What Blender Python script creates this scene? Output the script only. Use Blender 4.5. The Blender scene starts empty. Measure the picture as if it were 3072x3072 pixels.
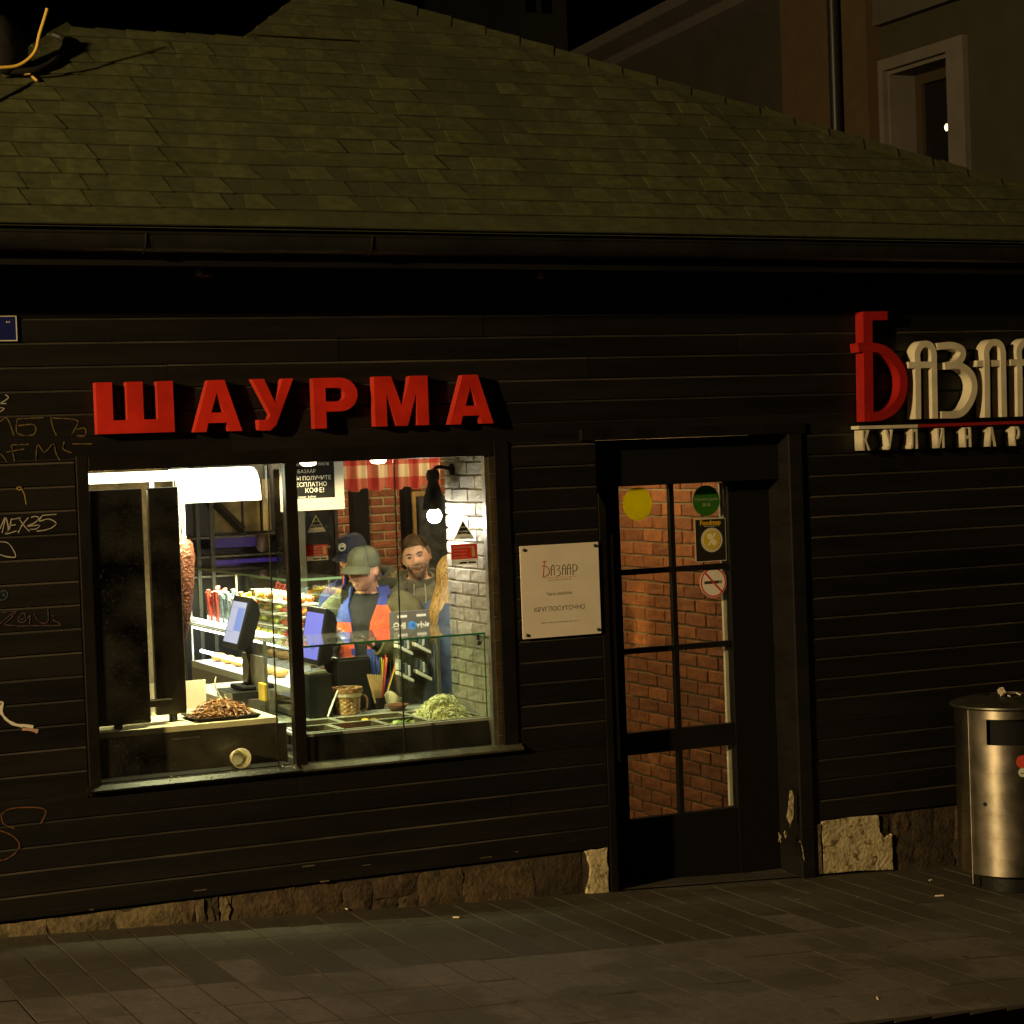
import bpy, bmesh, math, random
from mathutils import Vector, Matrix, noise, Euler
R = math.radians
random.seed(7)
SC = bpy.context.scene
COL = SC.collection

# ------------------------------------------------------------------ camera
FPX, CXY = 6366.0, 1536.0
YAW, PITCH, ROLL = R(24.3), R(-1.73), R(2.1)
CAM = Vector((0, -9.76, 2.25))
fw = Vector((math.sin(YAW)*math.cos(PITCH), math.cos(YAW)*math.cos(PITCH), math.sin(PITCH)))
r0 = Vector((math.cos(YAW), -math.sin(YAW), 0)); u0 = r0.cross(fw)
rt = r0*math.cos(ROLL) - u0*math.sin(ROLL)
up = u0*math.cos(ROLL) + r0*math.sin(ROLL)
cd = bpy.data.cameras.new('camera'); cam = bpy.data.objects.new('camera', cd); COL.objects.link(cam)
cd.sensor_width = 36.0; cd.lens = 36.0*FPX/3072.0; cd.clip_start = 0.1; cd.clip_end = 3000
cam.matrix_world = Matrix(((rt.x, up.x, -fw.x, CAM.x), (rt.y, up.y, -fw.y, CAM.y), (rt.z, up.z, -fw.z, CAM.z), (0, 0, 0, 1)))
SC.camera = cam
# ------------------------------------------------------------------ night sky, faint sun, exposure
wd = bpy.data.worlds.new('World'); SC.world = wd; wd.use_nodes = True
nt = wd.node_tree; nt.nodes.clear()
sky = nt.nodes.new('ShaderNodeTexSky'); sky.sky_type = 'NISHITA'; sky.sun_disc = False
sky.sun_elevation = R(-8); sky.sun_rotation = R(200)
bg = nt.nodes.new('ShaderNodeBackground'); bg.inputs[1].default_value = 0.05
wo = nt.nodes.new('ShaderNodeOutputWorld')
nt.links.new(sky.outputs[0], bg.inputs[0]); nt.links.new(bg.outputs[0], wo.inputs[0])
sd = bpy.data.lights.new('sun', 'SUN'); sun = bpy.data.objects.new('sun', sd); COL.objects.link(sun)
sd.energy = 0.02; sd.angle = R(12); sd.color = (1.0, 0.8, 0.6)
sun.rotation_euler = (R(52), 0, R(-38))
SC.view_settings.view_transform = 'Standard'; SC.view_settings.look = 'None'
SC.view_settings.gamma = 1.0; SC.view_settings.exposure = 0.0; SC.view_settings.use_curve_mapping = False
cy = SC.cycles
cy.max_bounces = 8; cy.diffuse_bounces = 3; cy.glossy_bounces = 3; cy.transmission_bounces = 6; cy.transparent_max_bounces = 16
cy.sample_clamp_indirect = 6.0; cy.caustics_reflective = False; cy.caustics_refractive = False
cy.use_denoising = True; cy.use_adaptive_sampling = True; cy.adaptive_threshold = .015

# ------------------------------------------------------------------ helpers
def ray(px, py):
    return fw + rt*((px-CXY)/FPX) - up*((py-CXY)/FPX)
def W(px, py, Y=0.0):
    d = ray(px, py); return CAM + d*((Y-CAM.y)/d.y)
def WX(px, py, X):
    d = ray(px, py); return CAM + d*((X-CAM.x)/d.x)
def WP(px, py, p, n):
    d = ray(px, py); return CAM + d*((Vector(p)-CAM).dot(n)/d.dot(n))

def tag(o, label, cat, group=None, kind=None):
    o['label'] = label
    if cat: o['category'] = cat
    if group: o['group'] = group
    if kind: o['kind'] = kind
    return o
def struct(o, label=None):
    o['kind'] = 'structure'
    if label: o['label'] = label
    return o
def empty(name, loc=(0, 0, 0)):
    o = bpy.data.objects.new(name, None); COL.objects.link(o); o.location = loc; o.empty_display_size = 0.1
    return o
def setparent(c, p):
    c.parent = p
    off = Vector((0, 0, 0)); q = p
    if q.type == 'EMPTY': off = Vector(q.location)
    c.matrix_parent_inverse = Matrix.Translation(-off)
def link(name, me, parent=None):
    o = bpy.data.objects.new(name, me); COL.objects.link(o)
    if parent is not None: setparent(o, parent)
    return o

class MB:
    def __init__(s): s.v = []; s.f = []; s.m = []
    def add(s, vs, fs, m=0, M=None):
        k = len(s.v)
        s.v += [tuple(M @ Vector(a)) if M is not None else tuple(a) for a in vs]
        s.f += [tuple(k+i for i in f) for f in fs]
        s.m += (list(m) if isinstance(m, (list, tuple)) else [m]*len(fs))
        return s
    def box(s, x0, x1, y0, y1, z0, z1, m=0, M=None):
        return s.add([(x0,y0,z0),(x1,y0,z0),(x1,y1,z0),(x0,y1,z0),(x0,y0,z1),(x1,y0,z1),(x1,y1,z1),(x0,y1,z1)],
              [(0,3,2,1),(4,5,6,7),(0,1,5,4),(1,2,6,5),(2,3,7,6),(3,0,4,7)], m, M)
    def ext(s, pts, off, m=0, M=None, caps=True, mside=None):
        n = len(pts); off = Vector(off)
        vs = [Vector(p) for p in pts] + [Vector(p)+off for p in pts]
        fs = [(i, (i+1) % n, n+(i+1) % n, n+i) for i in range(n)]
        ms = [m if mside is None else mside]*n
        if caps: fs += [tuple(range(n-1, -1, -1)), tuple(range(n, 2*n))]; ms += [m, m]
        return s.add(vs, fs, ms, M)
    def loft(s, rings, m=0, M=None, caps=True, closed=True):
        n = len(rings[0]); vs = [p for r in rings for p in r]; fs = []
        for a in range(len(rings)-1):
            for i in range(n if closed else n-1):
                j = (i+1) % n; fs.append((a*n+i, a*n+j, (a+1)*n+j, (a+1)*n+i))
        if caps and closed:
            fs.append(tuple(range(n-1, -1, -1))); fs.append(tuple((len(rings)-1)*n+i for i in range(n)))
        return s.add(vs, fs, m, M)
    def tube(s, pts, r, n=8, m=0, M=None, caps=True):
        pts = [Vector(p) for p in pts]; k = len(pts)
        rs = r if isinstance(r, (list, tuple)) else [r]*k
        rings = []; ref = None
        for i in range(k):
            t = (pts[min(i+1, k-1)]-pts[max(i-1, 0)]).normalized()
            if ref is None:
                ref = Vector((0, 0, 1)) if abs(t.z) < 0.9 else Vector((1, 0, 0))
            a = t.cross(ref).normalized(); b = t.cross(a).normalized(); ref = -b if False else ref - t*ref.dot(t)
            if ref.length < 1e-4: ref = a
            rings.append([pts[i]+(a*math.cos(2*math.pi*j/n)+b*math.sin(2*math.pi*j/n))*rs[i] for j in range(n)])
        return s.loft(rings, m, M, caps)
    def lathe(s, prof, c=(0, 0, 0), n=24, m=0, M=None, caps=True):
        c = Vector(c)
        return s.loft([[c+Vector((r*math.cos(2*math.pi*j/n), r*math.sin(2*math.pi*j/n), z)) for j in range(n)] for r, z in prof], m, M, caps)
    def disc(s, c, ax, ay, n=24, m=0):
        c = Vector(c); ax = Vector(ax); ay = Vector(ay)
        return s.add([c+ax*math.cos(2*math.pi*j/n)+ay*math.sin(2*math.pi*j/n) for j in range(n)], [tuple(range(n))], m)
    def ball(s, c, rx, ry, rz, n=12, k=8, m=0, M=None):
        return s.loft([[(c[0]+rx*math.sin(math.pi*(i+.02)/(k+.04))*math.cos(2*math.pi*j/n), c[1]+ry*math.sin(math.pi*(i+.02)/(k+.04))*math.sin(2*math.pi*j/n),
              c[2]-rz*math.cos(math.pi*(i+.02)/(k+.04))) for j in range(n)] for i in range(k+1)], m, M)
    def mesh(s, name, mats, smooth=None, recalc=True):
        me = bpy.data.meshes.new(name); me.from_pydata(s.v, [], s.f)
        for m in (mats if isinstance(mats, (list, tuple)) else [mats]): me.materials.append(m)
        me.polygons.foreach_set('material_index', s.m)
        if recalc:
            b = bmesh.new(); b.from_mesh(me); bmesh.ops.recalc_face_normals(b, faces=b.faces); b.to_mesh(me); b.free()
        if smooth:
            me.polygons.foreach_set('use_smooth', [True]*len(me.polygons)); me.set_sharp_from_angle(angle=R(smooth))
        me.update(); return me
    def build(s, name, mats, parent=None, smooth=None, bevel=0, recalc=True):
        o = link(name, s.mesh(name, mats, smooth, recalc), parent)
        if bevel:
            b = o.modifiers.new('bevel', 'BEVEL'); b.width = bevel; b.segments = 2; b.limit_method = 'ANGLE'; b.angle_limit = R(40)
        return o

# ------------------------------------------------------------------ materials
MATS = {}
def mat(name, col, rough=0.6, metal=0.0, var=0.0, vscale=8.0, bump=0.0, bscale=60.0, col2=None, emit=None, es=0.0, spec=0.5, coat=0.0, obvar=0.0, stretch=None, wear=None):
    """Principled with noise colour variation, per-object variation, bump and optional worn patches."""
    if name in MATS: return MATS[name]
    m = bpy.data.materials.new(name); m.use_nodes = True; MATS[name] = m
    t = m.node_tree; N = t.nodes; L = t.links; b = N['Principled BSDF']
    b.inputs['Base Color'].default_value = (*col, 1); b.inputs['Roughness'].default_value = rough
    b.inputs['Metallic'].default_value = metal; b.inputs['Specular IOR Level'].default_value = spec
    if coat: b.inputs['Coat Weight'].default_value = coat; b.inputs['Coat Roughness'].default_value = 0.1
    if emit: b.inputs['Emission Color'].default_value = (*emit, 1); b.inputs['Emission Strength'].default_value = es
    tc = N.new('ShaderNodeTexCoord'); geo = N.new('ShaderNodeNewGeometry')
    mp = N.new('ShaderNodeMapping'); L.new(geo.outputs['Position'], mp.inputs[0])
    if stretch: mp.inputs['Scale'].default_value = stretch
    out = None
    if var > 0 or col2:
        n = N.new('ShaderNodeTexNoise'); n.inputs['Scale'].default_value = vscale; n.inputs['Detail'].default_value = 5; n.inputs['Roughness'].default_value = .62
        L.new(mp.outputs[0], n.inputs['Vector'])
        mx = N.new('ShaderNodeMix'); mx.data_type = 'RGBA'
        c2 = col2 or tuple(min(1, c*(1+var)) for c in col); c1 = col if col2 else tuple(c*(1-var) for c in col)
        rp = N.new('ShaderNodeMapRange'); rp.inputs[1].default_value = .32; rp.inputs[2].default_value = .68
        L.new(n.outputs[0], rp.inputs[0]); L.new(rp.outputs[0], mx.inputs[0])
        mx.inputs[6].default_value = (*c1, 1); mx.inputs[7].default_value = (*c2, 1); out = mx.outputs[2]
        rr = N.new('ShaderNodeMapRange'); rr.inputs[3].default_value = max(.05, rough-.1); rr.inputs[4].default_value = min(1, rough+.1)
        L.new(n.outputs[0], rr.inputs[0]); L.new(rr.outputs[0], b.inputs['Roughness'])
    if obvar > 0:
        oi = N.new('ShaderNodeObjectInfo'); hs = N.new('ShaderNodeHueSaturation')
        mr = N.new('ShaderNodeMapRange'); mr.inputs[3].default_value = 1-obvar; mr.inputs[4].default_value = 1+obvar
        L.new(oi.outputs['Random'], mr.inputs[0]); L.new(mr.outputs[0], hs.inputs['Value'])
        if out: L.new(out, hs.inputs['Color'])
        else: hs.inputs['Color'].default_value = (*col, 1)
        out = hs.outputs[0]
    if wear:   # (colour, threshold, scale)
        wn = N.new('ShaderNodeTexNoise'); wn.inputs['Scale'].default_value = wear[2]; wn.inputs['Detail'].default_value = 8; wn.inputs['Roughness'].default_value = .7
        L.new(mp.outputs[0], wn.inputs['Vector'])
        wr = N.new('ShaderNodeMapRange'); wr.inputs[1].default_value = wear[1]; wr.inputs[2].default_value = wear[1]+.05
        L.new(wn.outputs[0], wr.inputs[0])
        mx = N.new('ShaderNodeMix'); mx.data_type = 'RGBA'; L.new(wr.outputs[0], mx.inputs[0])
        if out: L.new(out, mx.inputs[6])
        else: mx.inputs[6].default_value = (*col, 1)
        mx.inputs[7].default_value = (*wear[0], 1); out = mx.outputs[2]
    if out: L.new(out, b.inputs['Base Color'])
    if bump > 0:
        bn = N.new('ShaderNodeTexNoise'); bn.inputs['Scale'].default_value = bscale; bn.inputs['Detail'].default_value = 6
        L.new(mp.outputs[0], bn.inputs['Vector'])
        bp = N.new('ShaderNodeBump'); bp.inputs['Strength'].default_value = bump; bp.inputs['Distance'].default_value = 0.01
        L.new(bn.outputs[0], bp.inputs['Height']); L.new(bp.outputs[0], b.inputs['Normal'])
    return m
def glassmat(name, tint=(1, 1, 1), refl=1.0, rough=0.02, dust=0.0):
    m = bpy.data.materials.new(name); m.use_nodes = True; t = m.node_tree; N = t.nodes; L = t.links; N.clear()
    o = N.new('ShaderNodeOutputMaterial'); tr = N.new('ShaderNodeBsdfTransparent'); tr.inputs[0].default_value = (*tint, 1)
    gl = N.new('ShaderNodeBsdfGlossy'); gl.inputs['Roughness'].default_value = rough
    fr = N.new('ShaderNodeFresnel'); fr.inputs[0].default_value = 1.5
    mu = N.new('ShaderNodeMath'); mu.operation = 'MULTIPLY'; mu.inputs[1].default_value = refl; L.new(fr.outputs[0], mu.inputs[0])
    gb = N.new('ShaderNodeNewGeometry'); iv = N.new('ShaderNodeMath'); iv.operation = 'SUBTRACT'; iv.inputs[0].default_value = 1; L.new(gb.outputs['Backfacing'], iv.inputs[1])
    m0 = N.new('ShaderNodeMath'); m0.operation = 'MULTIPLY'; L.new(mu.outputs[0], m0.inputs[0]); L.new(iv.outputs[0], m0.inputs[1]); mu = m0
    mx = N.new('ShaderNodeMixShader'); L.new(mu.outputs[0], mx.inputs[0]); L.new(tr.outputs[0], mx.inputs[1]); L.new(gl.outputs[0], mx.inputs[2])
    last = mx
    if dust > 0:
        geo = N.new('ShaderNodeNewGeometry'); n = N.new('ShaderNodeTexNoise'); n.inputs['Scale'].default_value = 90; n.inputs['Detail'].default_value = 3
        n2 = N.new('ShaderNodeTexNoise'); n2.inputs['Scale'].default_value = 5
        L.new(geo.outputs['Position'], n.inputs['Vector']); L.new(geo.outputs['Position'], n2.inputs['Vector'])
        mr = N.new('ShaderNodeMapRange'); mr.inputs[1].default_value = .62; mr.inputs[2].default_value = .75; mr.inputs[4].default_value = dust*3
        L.new(n.outputs[0], mr.inputs[0])
        m2 = N.new('ShaderNodeMapRange'); m2.inputs[1].default_value = .35; m2.inputs[2].default_value = .75; m2.inputs[4].default_value = dust
        L.new(n2.outputs[0], m2.inputs[0])
        ad = N.new('ShaderNodeMath'); ad.operation = 'ADD'; L.new(mr.outputs[0], ad.inputs[0]); L.new(m2.outputs[0], ad.inputs[1])
        df = N.new('ShaderNodeBsdfDiffuse'); df.inputs[0].default_value = (.6, .58, .5, 1)
        m3 = N.new('ShaderNodeMixShader'); L.new(ad.outputs[0], m3.inputs[0]); L.new(mx.outputs[0], m3.inputs[1]); L.new(df.outputs[0], m3.inputs[2]); last = m3
    L.new(last.outputs[0], o.inputs[0]); MATS[name] = m
    return m
def emis(name, col, s):
    return mat(name, tuple(c*(.06 if 'screen' in name or 'violet' in name else 1) for c in col), .5, emit=col, es=s)

black_paint = mat('black_paint', (.0062, .0054, .0044), .5, spec=.3, var=.35, vscale=3, bump=.25, bscale=25, obvar=.3, stretch=(.25, 1, 3), wear=((.06, .045, .03), .80, 9))
black_worn = mat('black_paint_worn', (.0062, .0054, .0044), .55, spec=.3, var=.35, vscale=3, bump=.35, bscale=25, obvar=.3, stretch=(.3, 1, 3), wear=((.10, .08, .055), .70, 7))
plank_dust = mat('dusty_edge', (.006, .005, .0035), .8, col2=(.050, .041, .028), vscale=2.2, obvar=.55, stretch=(1, 1, .3))
black_trim = mat('black_trim', (.0075, .0064, .005), .42, spec=.3, var=.3, vscale=5, bump=.15, bscale=40)
black_metal = mat('black_metal', (.012, .012, .012), .35, var=.2, bump=.1)
black_matte = mat('black_matte', (.004, .004, .004), .7, spec=.2)
shingle_a = mat('shingle_light', (.054, .060, .013), .95, var=.45, vscale=18, bump=.7, bscale=260, obvar=.10, wear=((.036, .042, .008), .54, .8))
shingle_b = mat('shingle_dark', (.043, .047, .010), .95, var=.4, vscale=18, bump=.7, bscale=260, obvar=.08, wear=((.030, .035, .007), .54, .8))
shingle_c = mat('shingle_pale', (.058, .064, .016), .95, var=.4, vscale=18, bump=.7, bscale=260, obvar=.08)
shingle_e = mat('shingle_edge', (.024, .026, .006), .95)
joint_d = mat('tile_edge_dirt', (.032, .026, .019), .95, col2=(.056, .047, .037), vscale=3)
stone_m = mat('plinth_stone', (.055, .036, .018), .9, var=.6, vscale=14, bump=.9, bscale=45, obvar=.4)
stone_pale = mat('plinth_stone_pale', (.13, .098, .05), .9, var=.5, vscale=14, bump=.9, bscale=45, obvar=.3)
plaster = mat('old_plaster', (.50, .42, .25), .9, var=.35, vscale=10, bump=.8, bscale=50, wear=((.16, .12, .055), .53, 13))
tile_m = mat('paving_tile', (.098, .082, .072), .85, var=.25, vscale=26, bump=.4, bscale=160, obvar=.08, wear=((.062, .052, .040), .50, .9))
tile_dark = mat('paving_tile_dark_shaded', (.043, .034, .021), .8, var=.3, vscale=20, bump=.35, bscale=160, obvar=.12)  # dark stone of the wall strip; on the tile rows, painted light falloff
joint_m = mat('tile_joint', (.042, .035, .028), .95, var=.3)
asphalt = mat('asphalt', (.045, .036, .028), .9, var=.35, vscale=60, bump=.5, bscale=200)
granite = mat('kerb_granite', (.07, .052, .038), .85, var=.4, vscale=90, bump=.3, bscale=120, obvar=.15)
red_face = mat('red_letter_face', (.50, .018, .008), .45, var=.22, vscale=5, bump=.03, obvar=.05)
red_side = mat('red_letter_side', (.46, .030, .012), .5, var=.15, vscale=6)
cream = mat('cream_letter', (.62, .57, .44), .55, var=.15, vscale=7)
white_paint = mat('white_paint', (.72, .68, .6), .6, var=.08)
plate_white = mat('plate_white', (.72, .65, .56), .45, var=.05)
ink = mat('ink_dark', (.05, .04, .03), .6)
ink_red = mat('ink_red', (.45, .03, .02), .6)
steel = mat('brushed_steel', (.38, .34, .28), .42, metal=1.0, var=.22, vscale=9, bump=.12, bscale=7)
_b = steel.node_tree.nodes['Principled BSDF']; _t = steel.node_tree.nodes.new('ShaderNodeTangent'); _t.direction_type = 'RADIAL'; _t.axis = 'Z'
steel.node_tree.links.new(_t.outputs[0], _b.inputs['Tangent']); _b.inputs['Anisotropic'].default_value = .6; _b.inputs['Anisotropic Rotation'].default_value = 0.25
steel_dull = mat('dull_steel', (.30, .28, .24), .45, metal=.9, var=.2, vscale=20)
steel_pan = mat('pan_steel', (.62, .60, .54), .32, metal=.55, var=.08)
glass_w = glassmat('window_glass', (.97, .99, .96), 1.0, .015, dust=.018)
glass_c = glassmat('clear_glass', (.96, .99, .96), 1.0, .02)
glass_e = mat('glass_edge_green', (.02, .20, .09), .15, spec=.8)
glass_d = glassmat('door_glass', (.9, .9, .85), 1.0, .02, dust=.02)
# ------------------------------------------------------------------ text helper
def text_mesh(body, size, m, loc, rgt=(1, 0, 0), upv=(0, 0, 1), extrude=0.0, align='CENTER', bold=0.0, xs=1.0, shear=0.0, spacing=1.0):
    cu = bpy.data.curves.new('txt', 'FONT'); cu.body = body; cu.size = size; cu.align_x = align; cu.align_y = 'CENTER'
    cu.extrude = extrude; cu.offset = bold; cu.shear = shear; cu.resolution_u = 3; cu.space_character = spacing
    tmp = bpy.data.objects.new('txt', cu); me = bpy.data.meshes.new_from_object(tmp)
    bpy.data.objects.remove(tmp); bpy.data.curves.remove(cu)
    rgt = Vector(rgt).normalized(); upv = Vector(upv).normalized(); nn = rgt.cross(upv)
    M = Matrix(((rgt.x*xs, upv.x, nn.x, loc[0]), (rgt.y*xs, upv.y, nn.y, loc[1]), (rgt.z*xs, upv.z, nn.z, loc[2]), (0, 0, 0, 1)))
    me.transform(M); me.materials.clear(); me.materials.append(m); return me
def text(name, parent, *a, **k):
    return link(name, text_mesh(*a, **k), parent)
def stroke(mb, pts, w, o, rgt, upv, nrm, depth, m=0):
    """flat brush stroke: polyline of width w, front face towards nrm, given depth"""
    P = [Vector(o)+Vector(rgt)*x+Vector(upv)*y for x, y in pts]
    nrm = Vector(nrm); L_, R_ = [], []
    for i, p in enumerate(P):
        t = (P[min(i+1, len(P)-1)]-P[max(i-1, 0)]).normalized(); s_ = t.cross(nrm).normalized()
        ww = w*(.8+.4*noise.noise(p*40))/2
        L_.append(p+s_*ww); R_.append(p-s_*ww)
    for i in range(len(P)-1):
        q = [L_[i], L_[i+1], R_[i+1], R_[i]]
        mb.ext([a for a in q], nrm*depth, m)
def bez(pts, n=8):
    """Catmull-Rom through pts"""
    out = []
    for i in range(len(pts)-1):
        p0 = pts[max(i-1, 0)]; p1 = pts[i]; p2 = pts[i+1]; p3 = pts[min(i+2, len(pts)-1)]
        for k in range(n):
            t = k/n
            out.append(tuple(.5*((2*b)+(c-a)*t+(2*a-5*b+4*c-d)*t*t+(-a+3*b-3*c+d)*t**3) for a, b, c, d in zip(p0, p1, p2, p3)))
    out.append(tuple(pts[-1])); return out

# ------------------------------------------------------------------ ground, road, pavement
def gz(x): return .201-.0526*max(-40, min(60, x))
KY = -2.55
g = MB(); xs = [-900, -40, 60, 900]; ys = [-900, -30, -2.7, 0.0, 30, 900]
vv = [(x, y, gz(x)-.16) for y in ys for x in xs]
g.add(vv, [(j*4+i, j*4+i+1, j*4+i+5, j*4+i+4) for j in range(5) for i in range(3)])
struct(g.build('ground', asphalt), 'dark ground around the kiosk')
g = MB(); g.add([(-40, -14, gz(-40)-.13), (60, -14, gz(60)-.13), (60, KY-.1, gz(60)-.13), (-40, KY-.1, gz(-40)-.13)], [(0, 1, 2, 3)])
struct(g.build('road', asphalt), 'dark asphalt road in front of the kerb')
pav = struct(empty('pavement', (4, -1, gz(4))), 'sloping pavement of narrow grey brown tiles')
g = MB(); g.add([(-12, KY, gz(-12)-.008), (24, KY, gz(24)-.008), (24, .32, gz(24)-.008), (-12, .32, gz(-12)-.008)], [(0, 1, 2, 3)])
g.build('joint_bed', joint_m, pav)
TX, TY = .183, .39
tm = {}
def tilemesh(w, d, m, seed):
    rnd = random.Random(seed); j = [rnd.uniform(-.0012, .0012) for _ in range(4)]; b = .003
    mb = MB()
    mb.add([(0, 0, -.02), (w, 0, -.02), (w, d, -.02), (0, d, -.02), (0, 0, -b+j[0]), (w, 0, -b+j[1]-.0526*w), (w, d, -b+j[2]-.0526*w), (0, d, -b+j[3]),
            (b, b, j[0]), (w-b, b, j[1]-.0526*w), (w-b, d-b, j[2]-.0526*w), (b, d-b, j[3])],
           [(0, 1, 5, 4), (1, 2, 6, 5), (2, 3, 7, 6), (3, 0, 4, 7), (4, 5, 9, 8), (5, 6, 10, 9), (6, 7, 11, 10), (7, 4, 8, 11), (8, 9, 10, 11)], [1]*8+[0])
    return mb.mesh('paving_tile', [m, joint_d])
tms = [tilemesh(TX-.004, TY-.004, tile_m, i) for i in range(8)]
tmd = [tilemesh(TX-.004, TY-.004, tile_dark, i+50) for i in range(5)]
stuff = MB(); nt_ = 0
for r in range(7):
    y0 = -.455-TY*(r) + .0 if r else -.455
    y0 = -.065-TY*(r+1)
    for c in range(-70, 110):
        x0 = .14+c*TX
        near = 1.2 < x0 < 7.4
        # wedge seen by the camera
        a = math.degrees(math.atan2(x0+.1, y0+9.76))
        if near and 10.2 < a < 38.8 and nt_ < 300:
            o = link('paving_tile', random.choice(tmd if (r < 2 or (r == 2 and random.random() < .6) or random.random() < .025) else tms), pav); o.location = (x0+random.uniform(-.0015, .0015), y0+random.uniform(-.0015, .0015), gz(x0)+random.uniform(-.0015, .001)); o.rotation_euler = (random.gauss(0, .003), random.gauss(0, .004), random.gauss(0, .003)); nt_ += 1  # rows nearest the wall use darker tiles, painting in the light's falloff
        elif -12 < x0 < 24:
            stuff.add([(x0, y0, gz(x0)), (x0+TX-.004, y0, gz(x0+TX)), (x0+TX-.004, y0+TY-.004, gz(x0+TX)), (x0, y0+TY-.004, gz(x0))], [(0, 1, 2, 3)])
s_ = stuff.build('far_paving', tile_m, pav); s_['kind'] = 'stuff'
# narrow strip of dark setts against the wall
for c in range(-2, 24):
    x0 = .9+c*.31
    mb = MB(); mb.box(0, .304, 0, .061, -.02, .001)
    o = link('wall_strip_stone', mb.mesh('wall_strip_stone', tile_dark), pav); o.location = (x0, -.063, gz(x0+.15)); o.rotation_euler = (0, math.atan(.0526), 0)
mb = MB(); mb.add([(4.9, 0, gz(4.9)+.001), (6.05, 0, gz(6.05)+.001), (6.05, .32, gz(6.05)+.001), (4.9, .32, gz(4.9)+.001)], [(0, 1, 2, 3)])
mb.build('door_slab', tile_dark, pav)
rq = random.Random(77)
for i in range(34):
    x = rq.uniform(1.6, 6.6); y = rq.uniform(-2.4, -.2); r_ = rq.uniform(.006, .02); mb = MB(); mb.add([(x+r_*rq.uniform(.7, 1.1)*math.cos(2*math.pi*j/9), y+r_*rq.uniform(.7, 1.1)*math.sin(2*math.pi*j/9), gz(x+r_*math.cos(2*math.pi*j/9))+.0035) for j in range(9)], [tuple(range(9))]); mb.build('gum_spot', mat('gum_dark', (.03, .026, .02), .9) if i % 4 else mat('gum_pale', (.16, .14, .11), .8), pav)
kerb = struct(empty('kerb', (5, KY, gz(5))), 'granite kerb at the edge of the pavement')
km = MB(); km.box(0, .79, -.14, -.004, -.3, 0); kme = km.mesh('kerb_stone', granite)
for i in range(14):
    x0 = -.5+i*.8; o = link('kerb_stone', kme, kerb); o.location = (x0, KY, gz(x0)); o.rotation_euler = (0, math.atan(.0526), 0)
    b = o.modifiers.new('b', 'BEVEL'); b.width = .012; b.segments = 2

# ------------------------------------------------------------------ kiosk shell
kio = empty('kiosk', (4.8, 0, 0))
tag(kio, 'black timber kiosk with green shingle hip roof and lit serving window', 'building')
KX0, KX1, KYB = 1.35, 8.1, 3.75
WX0, WX1, WZ0, WZ1 = 2.20, 4.40, .70, 2.26      # window opening in the wall
DX0, DX1, DZ1 = 4.89, 6.06, 2.275                # door opening
mb = MB()
def wallbox(x0, x1, z0, z1): mb.box(x0, x1, .032, .09, z0, z1)
wallbox(KX0, WX0, -.3, 3.3); wallbox(WX0, WX1, -.3, WZ0); wallbox(WX0, WX1, WZ1, 3.3); wallbox(WX1, DX0, -.3, 3.3)
wallbox(DX0, DX1, DZ1, 3.3); wallbox(DX1, KX1, -.4, 3.3)
mb.box(KX0, KX0+.05, .09, KYB, -.3, 3.3); mb.box(KX1-.05, KX1, .09, KYB, -.5, 3.3); mb.box(KX0, KX1, KYB, KYB+.05, -.5, 3.3)
mb.build('wall', black_paint, kio)
PIT = .10996
def plank(x0, x1, z0, z1, worn):
    h = z1-z0; c = .007; top = h > .1
    prof = [(.0, .0015), (.0, h-(c+.004 if top else .002)), (.010 if top else .0, h-.001), (.028, h-.001), (.028, .0015)]
    m2 = MB(); n = len(prof); y = random.uniform(-.0012, .0012); tl = random.uniform(-.0015, .0015)
    K = max(1, int((x1-x0)/.22)); vs = []; fs = []; ms = []; sd_ = random.uniform(0, 99)
    for s in range(K+1):
        x = x0+(x1-x0)*s/K; wy = .0022*noise.noise(Vector((x*2.1, sd_, 0))); wz = .0022*noise.noise(Vector((x*1.7, sd_, 7)))
        vs += [(x, p[0]+y+tl*s/K+wy, z0+p[1]+(wz if i in (1, 2) else (wz*.5 if i == 0 else 0))) for i, p in enumerate(prof)]
    for s in range(K):
        a = s*n; fs += [(a+i, a+(i+1) % n, a+n+(i+1) % n, a+n+i) for i in range(n)]; ms += [0, 1, 0, 0, 0]
    fs += [tuple(range(n-1, -1, -1)), tuple(range(K*n, K*n+n))]; ms += [0, 0]
    m2.add(vs, fs, ms)
    return m2.build('plank', [black_worn if worn else black_paint, plank_dust], kio)
def rowspans(z0, z1):
    sp = [(KX0, KX1)]
    zc = (z0+z1)/2
    def cut(sp, a, b):
        o = []
        for s, e in sp:
            if b <= s or a >= e: o.append((s, e)); continue
            if a > s: o.append((s, a))
            if b < e: o.append((b, e))
        return o
    if WZ0 < zc < WZ1: sp = cut(sp, WX0, WX1)
    if zc < DZ1: sp = cut(sp, DX0, DX1)
    return sp
for k in range(-1, 27):
    z0 = .284+PIT*k; z1 = z0+PIT
    parts = [(z0, z1)]
    for lim in (WZ0, WZ1, DZ1):
        q = []
        for a, b in parts:
            if a+.006 < lim < b-.006: q += [(a, lim), (lim, b)]
            else: q.append((a, b))
        parts = q
    for a, b in parts:
        for s, e in rowspans(a, b):
            cuts = [s]; x = s+random.uniform(1.2, 3.2)
            while x < e-.5: cuts.append(x); x += random.uniform(2.0, 3.4)
            cuts.append(e)
            for i in range(len(cuts)-1):
                plank(cuts[i]+(.0012 if i else 0), cuts[i+1]-.0012, a, b, k < 4)
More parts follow.
